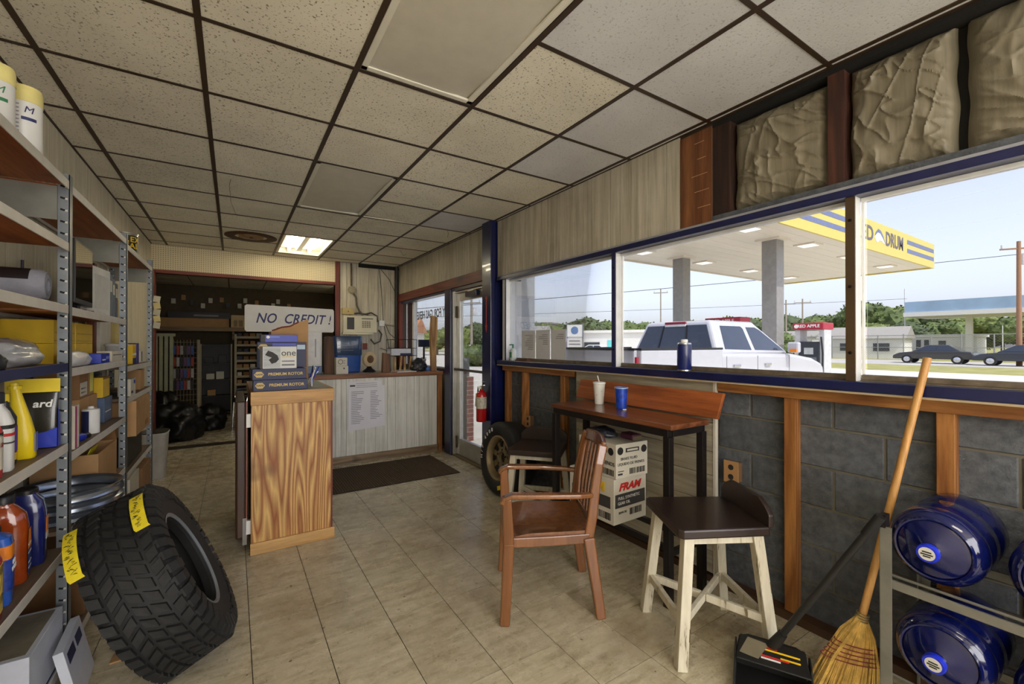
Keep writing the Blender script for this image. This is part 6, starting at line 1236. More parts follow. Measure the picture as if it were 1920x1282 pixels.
t = thing('black_bookcase', 'black bookcase standing in the stock room', 'bookcase', (-0.28, 10.5, 0))
BKC = M('black_laminate', (26, 24, 24), 0.5); 
for x in (-0.25, 0.25): ob('side', G().box(x - 0.012, -0.15, 0, x + 0.012, 0.15, 1.42), M('pale_edge_band', (160, 148, 120), 0.5), t)
ob('back', G().box(-0.238, 0.13, 0.02, 0.238, 0.15, 1.41), BKC, t)
for z in (0.05, 0.38, 0.70, 1.02, 1.38): ob('bookcase_shelf', G().box(-0.238, -0.14, z, 0.238, 0.13, z + 0.02), BKC, t)
for k, (x, z) in enumerate(((-0.1, 0.721), (0.06, 0.721), (-0.08, 0.401), (0.1, 1.041), (-0.12, 1.041))): carton('bookcase_box', 'small carton on the black bookcase', 'box', (-0.28 + x, 10.5, z), (0.13, 0.15, 0.11 + 0.04 * (k % 2)), (CWH, CWH, CARD, M('black_carton', (30, 28, 28)), CHAR)[k], group='small cartons on the black bookcase')
t = thing('grid_display', 'cream wire grid display rack with hanging packets in stock room', 'rack', (-0.78, 10.3, 0))
for x in (-0.2, 0.22): ob('post', G().box(x - 0.02, -0.02, 0, x + 0.02, 0.02, 1.5), M('pale_rack_paint', (176, 164, 134)), t)
for k in range(14): ob('grid_wire', G().cyl((-0.2, 0, 0.15 + k * 0.1), (0.22, 0, 0.15 + k * 0.1), 0.004, n=6), M('pale_rack_paint', (176, 164, 134)), t)
for k in range(8): ob('grid_wire', G().cyl((-0.16 + k * 0.05, 0, 0.1), (-0.16 + k * 0.05, 0, 1.5), 0.004, n=6), M('pale_rack_paint', (176, 164, 134)), t)
for k in range(24):
    rn = random.Random(k + 50); ob('hanging_packet', G().cb((-0.93 + (k % 6) * 0.055, 10.282, 1.30 - (k // 6) * 0.22), (0.045, 0.03, 0.17)), M('packet_%d' % (k % 5), ((60, 90, 160), (170, 60, 40), (190, 186, 180), (50, 44, 46), (110, 70, 120))[k % 5], 0.5), label='slim ' + ('blue', 'red', 'white', 'black', 'purple')[k % 5] + ' packet hung on the wire grid rack', cat='packet', group='packets on the wire grid rack')
t = thing('slat_display', 'pale green slatted display panel at stock room entrance', 'display', (-1.0, 9.45, 0))
for k in range(4): ob('slat', G().box(-0.13 + k * 0.07, -0.01, 0.55, -0.13 + k * 0.07 + 0.05, 0.01, 1.55), M('pale_green_slat', (176, 178, 140), 0.5), t)
ob('foot', G().box(-0.15, -0.15, 0, 0.15, 0.15, 0.05), BLKM, t); ob('pole', G().cyl((0, 0, 0.05), (0, 0, 0.6), 0.02), BLKM, t); ob('head_bar', G().box(-0.15, -0.012, 1.55, 0.16, 0.012, 1.6), MATS['pale_green_slat'], t)
BAG = M('black_bin_bag', (22, 21, 22), 0.35, var=0.3)
for k, (x, y, a, h) in enumerate(((-0.72, 8.15, 0.34, 0.5), (-0.34, 8.8, 0.22, 0.38), (-1.0, 8.85, 0.26, 0.6))): ob('bin_bag', crumple(a, a * 0.9, h, 60 + k, 4, 0.3, 2.2), BAG, None, (x, y, 0), label=['largest full black bin bag on stock room floor, by the opening', 'flat black bin bag on stock room floor toward bookcase', 'upright black bin bag by the slatted display'][k], cat='bin bag', group='black bin bags in the stock room')
t = thing('office_chair', 'black office chair with chrome frame in stock room', 'chair', (0.28, 8.6, 0), R(200))
ob('seat', G().loft([(0.42, 0.22, 0.22), (0.44, 0.24, 0.24), (0.50, 0.24, 0.24), (0.52, 0.22, 0.22)], 24, 4), BAG, t, smooth=True); ob('backrest', G().box(-0.22, -0.22, 0.52, -0.17, 0.22, 0.98), BAG, t, bevel=0.02)
for y in (-1, 1): ob('chrome_leg', G().tube([(0.22, y * 0.24, 0.012), (0.2, y * 0.24, 0.40), (0.16, y * 0.24, 0.64), (-0.1, y * 0.24, 0.66), (-0.2, y * 0.22, 0.6)], 0.011, 8), M('chrome', (210, 210, 212)), t, smooth=True); ob('rear_leg', G().tube([(-0.24, y * 0.24, 0.012), (-0.12, y * 0.24, 0.40)], 0.011, 8), MATS['chrome'], t, smooth=True)
ob('floor_plank', G().box(-0.75, 7.36, 0.0, 0.05, 7.52, 0.012), M('dark_floor_strip', (48, 38, 24), 0.7), label='dark wooden strip lying on floor in the opening', cat='plank')
for k in range(5): carton('hung_tag', 'cream card tag hung beside the stock room opening', 'tag', (-0.84 + 0.012 * (k % 2), 7.215, 1.62 + 0.085 * k), (0.07, 0.012, 0.08), (CWH, M('cream_tag', (222, 206, 150), 0.6))[k % 2], group='card tags beside the stock room opening', tilt=(0, R(8 * (-1) ** k), 0))
# ================================================================== outside
ZG = -0.12
def far(px, zc, z=None, py=None):
    d = ray(px, py if py is not None else 641); k = zc / 1.0
    return Vector((d[0] * k, d[1] * k, (CZ + d[2] * k) if z is None else z))
CONC = M('pale_concrete', (206, 200, 188), 0.9, var=0.12, vscale=0.6, world=True); ASPH = M('worn_asphalt', (176, 172, 166), 0.9, var=0.12, vscale=0.4, world=True); GRASS = M('dry_grass', (150, 146, 84), 0.95, var=0.3, vscale=0.8, world=True)
ob('ground', G().box(2.62, -60, ZG - 0.2, 36, 120, ZG), CONC, kind='structure')
ob('ground_rear', G().box(-60, -60, ZG - 0.21, 2.62, -3.0, ZG - 0.01), CONC, kind='structure')
ob('ground_verge', G().box(32, -60, ZG - 0.19, 41, 120, ZG + 0.01), GRASS, kind='structure')
ob('ground_road', G().box(41, -60, ZG - 0.18, 52, 120, ZG + 0.02), ASPH, kind='structure')
ob('ground_far', G().box(52, -60, ZG - 0.2, 240, 320, ZG).box(-60, 120, ZG - 0.2, 52, 320, ZG), GRASS, kind='structure')
ob('verge_strip', G().box(18.5, -20, ZG, 24, 3.2, ZG + 0.02), GRASS, kind='structure')
# brick pier and pilaster outside the door
BRK = M('red_brick', (112, 60, 50), 0.85, var=0.25, rnd=0.15)
t = thing('brick_pier', 'narrow red brick pier with grey post seen through the glass door', 'brick pier', (3.12, 6.25, ZG))
ob('mortar_core', G().box(-0.095, -0.095, 0, 0.095, 0.095, 1.02), M('pale_mortar', (186, 180, 170), 0.9), t)
bk = G().box(-0.1, -0.1, 0, 0.1, -0.005, 0.062).mesh('brick'); bk.materials.append(BRK); bk2 = G().box(-0.1, 0.005, 0, 0.1, 0.1, 0.062).mesh('brick'); bk2.materials.append(BRK)
bk3 = G().box(-0.1, -0.1, 0, -0.005, 0.1, 0.062).mesh('brick'); bk3.materials.append(BRK); bk4 = G().box(0.005, -0.1, 0, 0.1, 0.1, 0.062).mesh('brick'); bk4.materials.append(BRK)
for k in range(14):
    for m_ in ((bk, bk2) if k % 2 else (bk3, bk4)): ob('brick', m_, None, t, (0, 0, 0.006 + k * 0.073))
ob('grey_post', G().box(-0.05, -0.05, 1.02, 0.05, 0.05, 1.32), M('dark_grey_post', (84, 84, 84), 0.6), t)
ob('outside_pilaster', G().box(2.62, 3.90, ZG, 2.80, 4.14, 2.9), M('light_grey_cladding', (168, 172, 176), 0.6), wr)
# ---- fuel canopy
CX0, CX1, CY0, CY1, CZ0 = 8.6, 22.3, 5.25, 10.45, 4.3
CAN = M('cream_canopy_soffit', (222, 214, 196), 0.5, var=0.04, rnd=0.03); FYE = M('canopy_yellow', (204, 186, 92), 0.45, var=0.04); FBL = M('canopy_slate_stripe', (104, 112, 146), 0.5)
t = thing('fuel_canopy', 'flat fuel station canopy with yellow RED DRUM fascia', 'canopy', ((CX0 + CX1) / 2, (CY0 + CY1) / 2, ZG)); tx, ty = t.location.x, t.location.y; zz = -ZG
ob('roof_deck', G().box(CX0 - tx, CY0 - ty, CZ0 + 0.05 + zz, CX1 - tx, CY1 - ty, CZ0 + 0.8 + zz), CAN, t)
k = 0
y = CY0
while y < CY1 - 0.05:
    ob('soffit_plank', G().box(CX0 - tx, y - ty + 0.004, CZ0 + 0.03 + zz, CX1 - tx, min(y + 0.4, CY1) - ty - 0.004, CZ0 + 0.05 + zz), CAN, t); y += 0.4
fz0, fz1 = CZ0 - 0.02 + zz, CZ0 + 0.88 + zz
fs = ob('fascia', G().box(CX0 - 0.1 - tx, CY0 - 0.06 - ty, fz0, CX1 + 0.06 - tx, CY0 - ty, fz1), FYE, t)
for a in ((CX1 - tx, CY0 - ty, CX1 + 0.06 - tx, CY1 + 0.06 - ty), (CX0 - 0.1 - tx, CY1 - ty, CX1 - tx, CY1 + 0.06 - ty), (CX0 - 0.1 - tx, CY0 - ty, CX0 - tx, CY1 - ty)): ob('fascia', G().box(a[0], a[1], fz0, a[2], a[3], fz1), FYE if a[0] > 3 else CAN, t)
def fx(px, py): return onY(px, py, CY0 - 0.06)
yf = CY0 - 0.061 - ty
for (a, b_) in ((fx(1701, 480)[0], CX1 - 0.02), (CX0, fx(1600, 430)[0])):
    for z_ in (0.26, 0.56): ob('slate_stripe', G().box(a - tx, yf - 0.004, fz0 + z_, b_ - tx, yf, fz0 + z_ + 0.14), FBL, fs)
LT = M('canopy_grey_lettering', (96, 88, 98), 0.5)
for s_, p0, p1 in (('RED', 1603, 1637), ('DRUM', 1661, 1693)):
    x0_, x1_ = fx(p0, 450)[0], fx(p1, 465)[0]; me = text_mesh(s_, 0.62, ext=0.004, bold=0.012); wdt = max(v.co.x for v in me.vertices) - min(v.co.x for v in me.vertices)
    text(s_, 0.62, LT, fs, ((x0_ + x1_) / 2 - tx, yf - 0.004, fz0 + 0.47), (1, 0, 0), (0, 0, 1), sx=(x1_ - x0_) / wdt, ext=0.004, bold=0.012)
x0_, x1_ = fx(1640, 455)[0] - tx, fx(1659, 460)[0] - tx; L_ = x1_ - x0_
fish = [(0, 0.42), (0.12, 0.56), (0.35, 0.66), (0.6, 0.62), (0.82, 0.48), (1.0, 0.3), (0.86, 0.3), (0.7, 0.36), (0.45, 0.36), (0.25, 0.28), (0.1, 0.34)]
ob('fish_emblem', G().prism([(x0_ + a * L_, fz0 + b_) for a, b_ in fish], yf - 0.005, yf, 'xz'), M('fish_white', (220, 222, 226), 0.5), fs)
ob('fish_back', G().prism([(x0_ + a * L_, fz0 + b_) for a, b_ in [(0.0, 0.46), (0.12, 0.6), (0.35, 0.71), (0.6, 0.67), (0.84, 0.52), (1.04, 0.3), (0.8, 0.46), (0.55, 0.58), (0.3, 0.6)]], yf - 0.008, yf - 0.005, 'xz'), FBL, fs)
COLM = M('grey_canopy_column', (140, 138, 134), 0.5)
for x, y in ((12.65, 6.25), (12.75, 9.25)):
    ob('column', G().box(x - 0.2 - tx, y - 0.2 - ty, 0, x + 0.2 - tx, y + 0.2 - ty, CZ0 + 0.03 + zz), COLM, t, bevel=0.01); ob('column_collar', G().box(x - 0.32 - tx, y - 0.32 - ty, CZ0 - 0.02 + zz, x + 0.32 - tx, y + 0.32 - ty, CZ0 + 0.03 + zz), CAN, t)
CLI = emit('canopy_lamp_lens', (255, 250, 236), 1.2)
for x, y in ((10.9, 5.96), (14.15, 6.0), (20.45, 6.1), (17.2, 6.05), (17.2, 9.34), (20.4, 9.4), (14.1, 9.3), (10.9, 9.3)):
    f_ = ob('lamp_frame', G().box(x - 0.28 - tx, y - 0.28 - ty, CZ0 - 0.01 + zz, x + 0.28 - tx, y + 0.28 - ty, CZ0 + 0.03 + zz), CAN, t); ob('lamp_lens', G().box(x - 0.2 - tx, y - 0.2 - ty, CZ0 - 0.016 + zz, x + 0.2 - tx, y + 0.2 - ty, CZ0 - 0.01 + zz), CLI, f_)
# ---- pumps
PRED = M('pump_red', (164, 38, 58), 0.4); PGR = M('pump_grey', (196, 196, 194), 0.4); PDK = M('pump_dark', (52, 56, 62), 0.4)
def pump(label, x, y0, y1, z0, z1):
    t = thing('fuel_pump', label, 'fuel pump', (x, (y0 + y1) / 2, ZG)); h = (y1 - y0) / 2; zz = -ZG
    ob('island', G().box(-0.6, -h - 0.4, 0, 0.6, h + 0.4, 0.14), CONC, t)
    s = ob('sign_header', G().box(-0.3, -h, z0 + zz, 0.3, h, z1 + zz), PRED, t, bevel=0.02)
    text('RED APPLE', (z1 - z0) * 0.62, PW, s, (-0.301, -h * 0.05, (z0 + z1) / 2 + zz), (0, -1, 0), (0, 0, 1), ext=0.003, bold=0.002)
    ob('apple_emblem', G().lathe([((z1 - z0) * 0.3, 0), ((z1 - z0) * 0.3, 0.004)], 14, (-0.301, h * 0.74, (z0 + z1) / 2 + zz), (-1, 0, 0)), PW, s)
    for y in (-h * 0.78, h * 0.78): ob('side_column', G().box(-0.2, y - 0.06, 0.14, 0.2, y + 0.06, z0 + zz), PGR, t, bevel=0.01)
    b = ob('cabinet', G().box(-0.24, -h * 0.68, 0.14, 0.24, h * 0.68, 1.48 + zz), PDK, t, bevel=0.015)
    ob('display', G().box(-0.246, -h * 0.3, 1.15 + zz, -0.24, h * 0.3, 1.32 + zz), M('pump_display', (186, 190, 188), 0.3), b); ob('keypad', G().box(-0.247, -h * 0.5, 0.95 + zz, -0.24, h * 0.1, 1.08 + zz), M('pump_keypad', (110, 112, 116), 0.4), b)
    ob('red_panel', G().box(-0.246, -h * 0.68, 0.2, -0.24, h * 0.68, 0.78 + zz), PRED, b)
    ob('hose', G().tube([(-0.25, -h * 0.8, 1.6 + zz), (-0.3, -h * 0.95, 1.2 + zz), (-0.32, -h * 0.95, 0.6), (-0.3, -h * 0.75, 0.35 + zz), (-0.27, -h * 0.6, 0.9 + zz)], 0.022, 8), M('black_hose', (24, 24, 24)), t, smooth=True)
    return t
pump('fuel pump with red header seen past the pickup hood', 12.8, 4.96, 5.68, 1.79, 1.965); pump('fuel pump with wide red header seen over the pickup roof', 13.6, 7.55, 8.75, 2.02, 2.27)
# ---- white pickup
TW_ = M('white_car_paint', (186, 186, 190), 0.22, var=0.02, coat=0.6); CG = M('dark_car_glass', (40, 50, 66), 0.06, coat=0.5); CHR = M('chrome', (210, 210, 212)); TB = M('black_trim', (30, 30, 32), 0.5); S = 0.956
t = thing('pickup_truck', 'white crew cab pickup truck parked outside the windows', 'pickup truck', (6.45, 4.87, ZG)); t.scale = (S, S, S); zz = -ZG / S
def tap(us, hw0, hw1, z0, z1, us1=None):
    us1 = us1 or us; return G().add([(us[0], -hw0, z0), (us[1], -hw0, z0), (us[1], hw0, z0), (us[0], hw0, z0), (us1[0], -hw1, z1), (us1[1], -hw1, z1), (us1[1], hw1, z1), (us1[0], hw1, z1)], [(0, 3, 2, 1), (4, 5, 6, 7), (0, 1, 5, 4), (1, 2, 6, 5), (2, 3, 7, 6), (3, 0, 4, 7)])
ob('cab_body', G().prism([(-0.03, 0.45), (2.3, 0.45), (3.62, 0.5), (3.70, 0.8), (3.66, 1.02), (3.55, 1.10), (3.2, 1.20), (2.35, 1.30), (-0.03, 1.34)], -0.97, 0.97, 'xz'), TW_, t, (0, 0, zz), bevel=0.07, seg=4)
gh = tap((-0.02, 2.35), 0.92, 0.68, 1.30, 1.90, (0.12, 1.45)); ob('greenhouse', gh, TW_, t, (0, 0, zz), bevel=0.07, seg=4)
ob('rear_window', G().add([(-0.012, -0.80, 1.37), (-0.012, 0.80, 1.37), (0.095, 0.62, 1.82), (0.095, -0.62, 1.82), (-0.002, -0.80, 1.37), (-0.002, 0.80, 1.37), (0.105, 0.62, 1.82), (0.105, -0.62, 1.82)], [(3, 2, 1, 0), (4, 5, 6, 7), (0, 1, 5, 4), (1, 2, 6, 5), (2, 3, 7, 6), (3, 0, 4, 7)]), CG, t, (-0.005, 0, zz))
for k in (-0.27, 0.27): ob('window_bar', G().beam((-0.02, k * 1.1, 1.37), (0.088, k * 0.9, 1.82), 0.02, 0.012, (1, 0, 0)), TB, t, (-0.004, 0, zz))
def sidewin(s, pts):
    # points (u, z) on the tapering cab side
    f = lambda z_: 0.92 - (0.92 - 0.68) * (z_ - 1.30) / 0.6 + 0.006
    n_ = len(pts); vs = [(u_, s * f(z_), z_) for u_, z_ in pts] + [(u_, s * (f(z_) - 0.02), z_) for u_, z_ in pts]
    ob('side_window', G().add(vs, [tuple(range(n_)), tuple(range(2 * n_ - 1, n_ - 1, -1))] + [(i, n_ + i, n_ + (i + 1) % n_, (i + 1) % n_) for i in range(n_)]), CG, t, (0, 0, zz))
for s in (-1, 1):
    sidewin(s, [(0.22, 1.40), (1.02, 1.38), (1.0, 1.76), (0.95, 1.80), (0.32, 1.80)]); sidewin(s, [(1.14, 1.38), (2.14, 1.36), (1.55, 1.74), (1.42, 1.79), (1.12, 1.79)])
    ob('bed_side', G().prism([(-2.0, 0.55), (-0.05, 0.55), (-0.05, 1.40), (-2.0, 1.40)], s * 0.97 - 0.04, s * 0.97 + 0.04, 'xz'), TW_, t, (0, 0, zz), bevel=0.02); ob('bed_rail', G().box(-2.0, s * 0.96 - 0.05, 1.395, -0.05, s * 0.96 + 0.05, 1.425), TB, t, (0, 0, zz))
    for u_ in (-1.2, 2.75):
        w_ = ob('wheel', G().lathe([(0.2, -0.12), (0.36, -0.12), (0.4, -0.08), (0.4, 0.08), (0.36, 0.12), (0.2, 0.12)], 32, (u_, s * 0.86, 0.40), (0, 1, 0)), RUB, t, smooth=True); ob('wheel_cap', G().lathe([(0.24, 0.0), (0.22, 0.02), (0.05, 0.03)], 20, (u_, s * 0.98, 0.40), (0, s, 0)), CHR, w_, smooth=True)
    for u_ in (0.55, 1.55): ob('door_handle', G().cb((u_ - 0.15, s * 0.985, 1.12), (0.2, 0.04, 0.05)), CHR, t, (0, 0, zz), bevel=0.012)
    for u_ in (0.12, 1.08, 2.2): ob('door_seam', G().box(u_ - 0.005, s * 0.972 - 0.002, 0.5, u_ + 0.005, s * 0.972 + 0.002, 1.28), M('seam_grey', (120, 120, 122), 0.5), t, (0, 0, zz))
    ob('side_mirror', G().cb((2.15, s * 1.08, 1.42), (0.12, 0.2, 0.2)), TW_, t, (0, 0, zz), bevel=0.03); ob('mirror_lamp', G().cb((2.08, s * 1.1, 1.36), (0.05, 0.12, 0.06)), ORG, t, (0, 0, zz)); ob('tail_lamp', G().cb((-2.02, s * 0.9, 1.1), (0.04, 0.12, 0.4)), PRED, t, (0, 0, zz))
ob('bed_floor', G().box(-2.0, -0.95, 0.7, -0.05, 0.95, 0.75), TB, t, (0, 0, zz)); ob('bed_front', G().box(-0.1, -0.95, 0.7, -0.05, 0.95, 1.33), TW_, t, (0, 0, zz)); ob('tailgate', G().box(-2.05, -0.93, 0.62, -1.98, 0.93, 1.40), TW_, t, (0, 0, zz), bevel=0.02); ob('tailgate_cap', G().box(-2.06, -0.93, 1.40, -1.97, 0.93, 1.425), TB, t, (0, 0, zz))
ob('brake_light', G().box(0.08, -0.22, 1.845, 0.11, 0.22, 1.885), PRED, t, (0, 0, zz)); ob('lamp_white', G().box(0.076, -0.22, 1.80, 0.1, 0.22, 1.84), PW, t, (0, 0, zz)); ob('front_bumper', G().box(3.62, -0.9, 0.42, 3.78, 0.9, 0.66), CHR, t, (0, 0, zz), bevel=0.03)
# ---- cars on the road
def sedan(label, x, y, rz, col, nm):
    t = thing('sedan', label, 'car', (x, y, ZG + 0.02), rz); m = M(nm, col, 0.25, var=0.03, coat=0.5)
    ob('body', G().prism([(-2.3, 0.35), (-2.32, 0.7), (-2.2, 0.92), (-1.5, 0.98), (0.9, 0.95), (1.9, 0.82), (2.3, 0.62), (2.32, 0.35)], -0.88, 0.88, 'xz'), m, t, bevel=0.08, seg=3)
    ob('cabin', tap((-1.7, 1.15), 0.8, 0.58, 0.93, 1.44, (-0.95, 0.25)), m, t, bevel=0.06, seg=3)
    for s in (-1, 1):
        for a, b_, c_, d_ in ((-1.35, -0.32, -0.88, -0.32), (-0.25, 0.85, -0.25, 0.18)): ob('side_window', G().add([(a, s * 0.806, 0.99), (b_, s * 0.806, 0.99), (d_, s * 0.635, 1.37), (c_, s * 0.635, 1.37)], [(0, 1, 2, 3)]), CG, t)
        for u_ in (-1.45, 1.42):
            w_ = ob('wheel', G().lathe([(0.2, -0.1), (0.32, -0.1), (0.33, 0.0), (0.32, 0.1), (0.2, 0.1)], 24, (u_, s * 0.8, 0.33), (0, 1, 0)), RUB, t, smooth=True); ob('wheel_cap', G().lathe([(0.2, 0), (0.05, 0.03)], 14, (u_, s * 0.9, 0.33), (0, s, 0)), CHR, w_)
    return t
sedan('charcoal sedan on the road before the chain-link fence', 46.2, 10.75, R(90), (52, 52, 54), 'charcoal_car_paint'); sedan('dark blue sedan on the road beneath the blue canopy', 45.0, 6.0, R(90), (44, 50, 62), 'dark_blue_car_paint')
# ---- chain-link fence
t = thing('chain_link_fence', 'tall chain-link fence beyond the road', 'fence', (55, 11, ZG)); FM = M('fence_steel', (150, 150, 146), 0.5, 0.4)
for k in range(13): ob('fence_post', G().cyl((0, -10 + k * 2.0, 0), (0, -10 + k * 2.0, 2.5 if k % 2 else 2.42), 0.05, n=8), FM, t)
ob('top_rail', G().cyl((0, -10, 2.38), (0, 14, 2.38), 0.035, n=6), FM, t); ob('mid_rail', G().cyl((0, -10, 1.2), (0, 14, 1.2), 0.03, n=6), FM, t)
g = G()
for k in range(120):
    y = -12.4 + k * 0.22
    for s in (1, -1):
        a = (0, y, 0.02) if s > 0 else (0, y + 2.34, 0.02); b_ = (0, y + 2.34, 2.36) if s > 0 else (0, y, 2.36)
        if -10 <= min(a[1], b_[1]) and max(a[1], b_[1]) <= 14: g.beam(a, b_, 0.008, 0.008, (1, 0, 0))
ob('wire_mesh', g, FM, t, kind='stuff')
# ---- far buildings
def house(name, label, px, zc, w_, d_, h, rh, wall, roof, rz=0.0, wins=(), sign=None):
    p = far(px, zc, ZG); t = thing(name, label, 'building', p, rz)
    ob('wall', G().box(-d_ / 2, -w_ / 2, 0, d_ / 2, w_ / 2, h), wall, t)
    if rh > 0: ob('roof', G().prism([(-d_ / 2 - 0.3, h), (d_ / 2 + 0.3, h), (0, h + rh)], -w_ / 2 - 0.3, w_ / 2 + 0.3, 'xz') if rh else None, roof, t)
    else: ob('roof', G().box(-d_ / 2 - 0.2, -w_ / 2 - 0.2, h, d_ / 2 + 0.2, w_ / 2 + 0.2, h + 0.25), roof, t)
    for (y0_, y1_, z0_, z1_, m) in wins:
        f_ = ob('window', G().box(-d_ / 2 - 0.06, y0_, z0_, -d_ / 2, y1_, z1_), m, t)
    return t
WW = M('white_siding', (222, 220, 212), 0.7, var=0.05); GR_ = M('grey_shingle_roof', (150, 146, 138), 0.85); DG = M('dark_window_glass', (60, 64, 70), 0.15); PUR = M('purple_storefront', (120, 64, 110), 0.6); TEAL = M('teal_panel', (110, 200, 196), 0.5); TAN = M('tan_siding', (206, 190, 160), 0.7); ORR = M('orange_tile_roof', (190, 130, 90), 0.8)
house('grey_roof_house', 'white house with grey hip roof beside the brown mullion', 1622, 48, 7, 6, 2.1, 1.3, WW, GR_, R(8), [(-2.5, -1.2, 0.8, 1.6, DG), (0.5, 1.6, 0.8, 1.6, DG)])
house('white_shed', 'low white shed behind the chain-link fence', 1770, 50, 6, 4, 2.3, 0, WW, WW, 0, [(-0.6, 0.0, 0.9, 1.9, DG), (0.8, 1.2, 0.2, 2.0, DG), (1.5, 1.9, 0.2, 2.0, DG)])
house('white_garage', 'white garage far beyond the fuel pump', 1480, 60, 8, 6, 2.4, 0.9, WW, GR_, 0, [(-2, 1, 0.2, 2.0, DG)])
house('strip_store', 'long white store with purple front across the lot', 1130, 46, 12, 8, 2.6, 0, WW, WW, R(25), [(0.6, 2.6, 0.3, 1.7, PUR), (-1.2, 0.4, 0.3, 1.7, DG), (-3.4, -2.0, 0.1, 1.9, TEAL)])
house('tan_cottage', 'tan cottage far beyond the paper notices', 975, 48, 6, 6, 2.3, 1.2, TAN, GR_, R(40), [(-1, 0.4, 0.8, 1.6, DG)])
house('white_tower_house', 'white two storey house among the trees', 1135, 75, 4, 4, 4.5, 0.8, WW, GR_, R(25), [(-1, -0.2, 2.8, 3.8, DG), (0.4, 1.2, 2.8, 3.8, DG)])
house('orange_roof_store', 'store with orange tiled roof seen through the counter window', 738, 40, 4.5, 7, 2.6, 1.3, WW, ORR, R(60), [(-1.6, -0.6, 0.6, 1.8, DG), (0.4, 1.6, 0.6, 1.8, DG)])
house('stilt_house', 'pale house with flat roof above the paper notices', 1008, 70, 6, 5, 4.6, 0, TAN, GR_, R(35), [(-1.5, 1.5, 3.0, 3.9, DG)])
t = thing('blue_canopy_station', 'far fuel station with pale blue canopy across the road', 'building', (66, 8.0, ZG)); BLC = M('pale_blue_fascia', (150, 176, 200), 0.5, var=0.15, vscale=0.5)
ob('canopy_fascia', G().box(-4, -14, 4.95, 4, 8.8, 6.1), BLC, t); ob('canopy_edge', G().box(-4.1, -14, 4.5, 4.1, 8.9, 4.95), WW, t)
for y in (4.6, -1.0, -6.5): ob('station_column', G().box(-0.3, y - 0.25, 0, 0.3, y + 0.25, 4.5), WW, t)
# roadside sign
p = far(1078, 40, ZG); t = thing('roadside_sign', 'white roadside sign tower with blue emblem', 'sign', p, R(28))
for y in (-0.75, 0.75): ob('sign_post', G().box(-0.06, y - 0.06, 0, 0.06, y + 0.06, 3.4), M('sign_post_grey', (120, 124, 130), 0.5), t)
ob('sign_panel', G().box(-0.1, -0.72, 2.2, 0.1, 0.72, 3.3), PW, t); ob('blue_emblem', G().lathe([(0.36, 0), (0.36, 0.01)], 20, (-0.1, 0, 2.78), (-1, 0, 0)), M('sign_blue', (96, 130, 176), 0.5), t); ob('lower_panel', G().box(-0.1, -0.72, 1.1, 0.1, 0.72, 2.05), WW, t)
for z_ in (1.75, 1.45): ob('panel_line', G().box(-0.11, -0.55, z_, -0.1, 0.55, z_ + 0.12), M('grey_print', (134, 132, 138)), t)
# ---- poles and wires
PW_ = M('weathered_pole', (150, 140, 124), 0.8); PWR = M('reddish_pole', (156, 116, 88), 0.8)
def pole(label, px, zc, py_top, mat, arm=True, r=0.11):
    p = far(px, zc, ZG); top = far(px, zc, None, py_top).z; t = thing('utility_pole', label, 'utility pole', p); H = top - ZG
    ob('pole', G().cyl((0, 0, 0), (0, 0, H), r, r * 0.7, n=10), mat, t, smooth=True)
    if arm:
        ob('cross_arm', G().beam((-0.5, 0.8, H - 0.5), (0.5, -0.8, H - 0.5), 0.1, 0.1), mat, t)
        for k in (-0.9, 0, 0.9): ob('insulator', G().cyl((k * 0.5, -0.8 * k, H - 0.45), (k * 0.5, -0.8 * k, H - 0.2), 0.05, n=8), PGR, t)
    ob('transformer', G().cyl((0.2, -0.15, H - 1.6), (0.2, -0.15, H - 0.9), 0.18, n=12), PGR, t) if r > 0.12 else None
    return t
pole('utility pole with cross arm seen through the door glass', 884, 40, 558, PW_, True, 0.14); pole('utility pole with cross arm rising beyond the pickup cab', 1239, 60, 542, PW_); pole('weathered utility pole beside the fuel canopy column', 1474, 52, 562, PW_); pole('utility pole standing above the fuel pump', 1505, 56, 560, PW_); pole('slim pole in front of the hedge', 1697, 50, 541, M('white_pole', (214, 212, 206), 0.6), False, 0.08); pole('reddish utility pole at the blue canopy', 1911, 30, 452, PWR, True, 0.16); pole('slim white mast beside the reddish pole', 1880, 60, 610, M('white_pole', (214, 212, 206)), False, 0.07)
WIRE = M('overhead_wire', (70, 70, 72), 0.6)
for k, (a, b_, sag) in enumerate((((700, 585), (1935, 474), 0.6), ((700, 597), (1700, 560), 0.4), ((1600, 412), (1960, 330), 0.2), ((1700, 437), (1960, 392), 0.2))):
    p0, p1 = far(a[0], 30 + 4 * k, None, a[1]), far(b_[0], 30 + 4 * k, None, b_[1])
    ob('overhead_wire', G().tube([p0.lerp(p1, s_) - Vector((0, 0, sag * 4 * s_ * (1 - s_) * 0.3)) for s_ in np.linspace(0, 1, 16)], 0.022 if k < 1 else 0.014, 5), WIRE if k < 2 else M('pale_wire', (196, 200, 206), 0.6), label=['thick dark overhead wire crossing behind the fuel canopy', 'thin dark overhead wire low over the trees', 'pale overhead wire high above the yellow fascia', 'pale overhead wire just above the yellow fascia'][k], cat='wire')
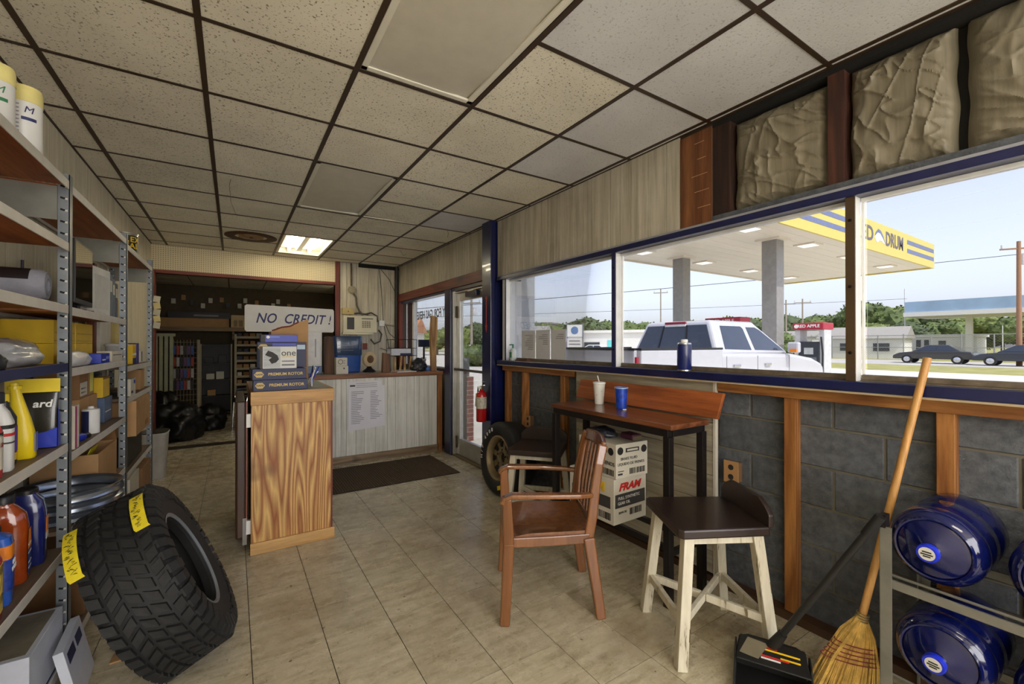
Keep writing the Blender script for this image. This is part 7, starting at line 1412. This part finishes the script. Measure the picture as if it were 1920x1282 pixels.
# ---- trees
LEAF = [M('leaf_green_%d' % k, c_, 0.8, var=0.55, vscale=1.6, bmp=0.6, bscale=6) for k, c_ in enumerate(((84, 98, 50), (104, 116, 56), (70, 82, 50)))]; BARK = M('tree_bark', (92, 76, 58), 0.9)
def crown_mesh(seed, mat):
    import bmesh
    rn = random.Random(seed); bm = bmesh.new()
    for k in range(9):
        c_ = Vector((rn.uniform(-1.6, 1.6), rn.uniform(-1.6, 1.6), rn.uniform(-0.6, 1.1))); r_ = rn.uniform(0.9, 1.5)
        n0 = len(bm.verts); q = bmesh.ops.create_icosphere(bm, subdivisions=3, radius=1.0)
        for v in q['verts']:
            d = v.co.normalized(); v.co = c_ + d * r_ * (1 + 0.22 * mn.noise(d * 3 + c_) + 0.14 * mn.noise(d * 8 + c_))
    bm.verts.ensure_lookup_table(); base = [(v.co.copy(), v.normal.copy()) for v in bm.verts]
    for k in range(1500):
        p, nn = base[rn.randrange(len(base))]; p = p * (1 + rn.uniform(-0.02, 0.08)); a = Vector((rn.uniform(-1, 1), rn.uniform(-1, 1), rn.uniform(-1, 1))).normalized() * 0.16; b_ = a.orthogonal().normalized() * 0.1
        vs = [bm.verts.new(p + x_) for x_ in (a, b_, -a, -b_)]; bm.faces.new(vs)
    me = bpy.data.meshes.new('crown'); bm.to_mesh(me); bm.free(); me.materials.append(mat); return me
CRM_ = [crown_mesh(s_, LEAF[s_ % 3]) for s_ in range(4)]; TRK = G().cyl((0, 0, 0), (0, 0, 2.2), 0.2, 0.12, n=8).mesh('trunk'); TRK.materials.append(BARK)
def tree(label, px, zc, py_top, k, wide=1.0, group='trees beyond the road'):
    p = far(px, zc, ZG); top = far(px, zc, None, py_top).z; t = thing('leafy_tree', label, 'tree', p, k * 1.3, group); H = top - ZG
    s_ = H / 4.4; ob('trunk', TRK, None, t).scale = (s_, s_, s_); c_ = ob('crown', CRM_[k % 4], None, t, (0, 0, H * 0.55)); c_.scale = (s_ * wide, s_ * wide, s_ * 0.95)
rows = [(1640, 70, 570), (1668, 72, 575), (1700, 70, 578), (1735, 74, 580), (1770, 72, 592), (1800, 70, 590), (1840, 70, 596), (1880, 66, 594), (1915, 64, 590), (1655, 62, 606), (1690, 60, 604), (1730, 60, 606), (1765, 60, 606),
        (1440, 80, 596), (1475, 84, 592), (1515, 84, 594), (1550, 80, 596), (1580, 78, 592), (1410, 76, 598), (1445, 40, 622), (1300, 80, 604), (1270, 84, 602), (1225, 90, 606), (1190, 88, 604), (1165, 86, 608), (1350, 80, 596),
        (1098, 60, 596), (1120, 66, 602), (1085, 64, 606), (1020, 66, 606), (1045, 70, 608), (985, 70, 610), (965, 74, 612), (868, 60, 612), (892, 64, 606), (910, 66, 612), (856, 66, 620), (820, 60, 618), (1000, 60, 604)]
names = ['leafy tree of the dark hedge above the chain-link fence', 'leafy tree behind the fuel pumps and poles', 'leafy tree seen behind the paper notices and roadside sign', 'leafy tree seen through the glass door']
for k, (px, zc, py) in enumerate(rows): tree(names[0] if px > 1600 else names[1] if px > 1150 else names[2] if px > 930 else names[3], px, zc, py, k, 1.15)
for k in range(7): p = far(870 + k * 7, 30 + (k % 3), ZG); t = thing('roadside_shrub', 'grey green shrub at the lot edge seen through the door', 'shrub', p, k, 'shrubs at the lot edge'); c_ = ob('foliage', CRM_[k % 4], None, t, (0, 0, 0.6)); c_.scale = (0.35, 0.35, 0.4); ob('stem', TRK, None, t).scale = (0.2, 0.2, 0.2)
t = sedan('white car parked beyond the lot, seen through the door', *far(872, 38, ZG)[:2], R(60), (216, 216, 214), 'white_sedan_paint'); t = sedan('white car parked before the purple store front', *far(1112, 42, ZG)[:2], R(115), (216, 216, 214), 'white_sedan_paint'); sedan('dark car parked beside the white car by the purple store', *far(1100, 52, ZG)[:2], R(115), (70, 74, 70), 'grey_green_car_paint')
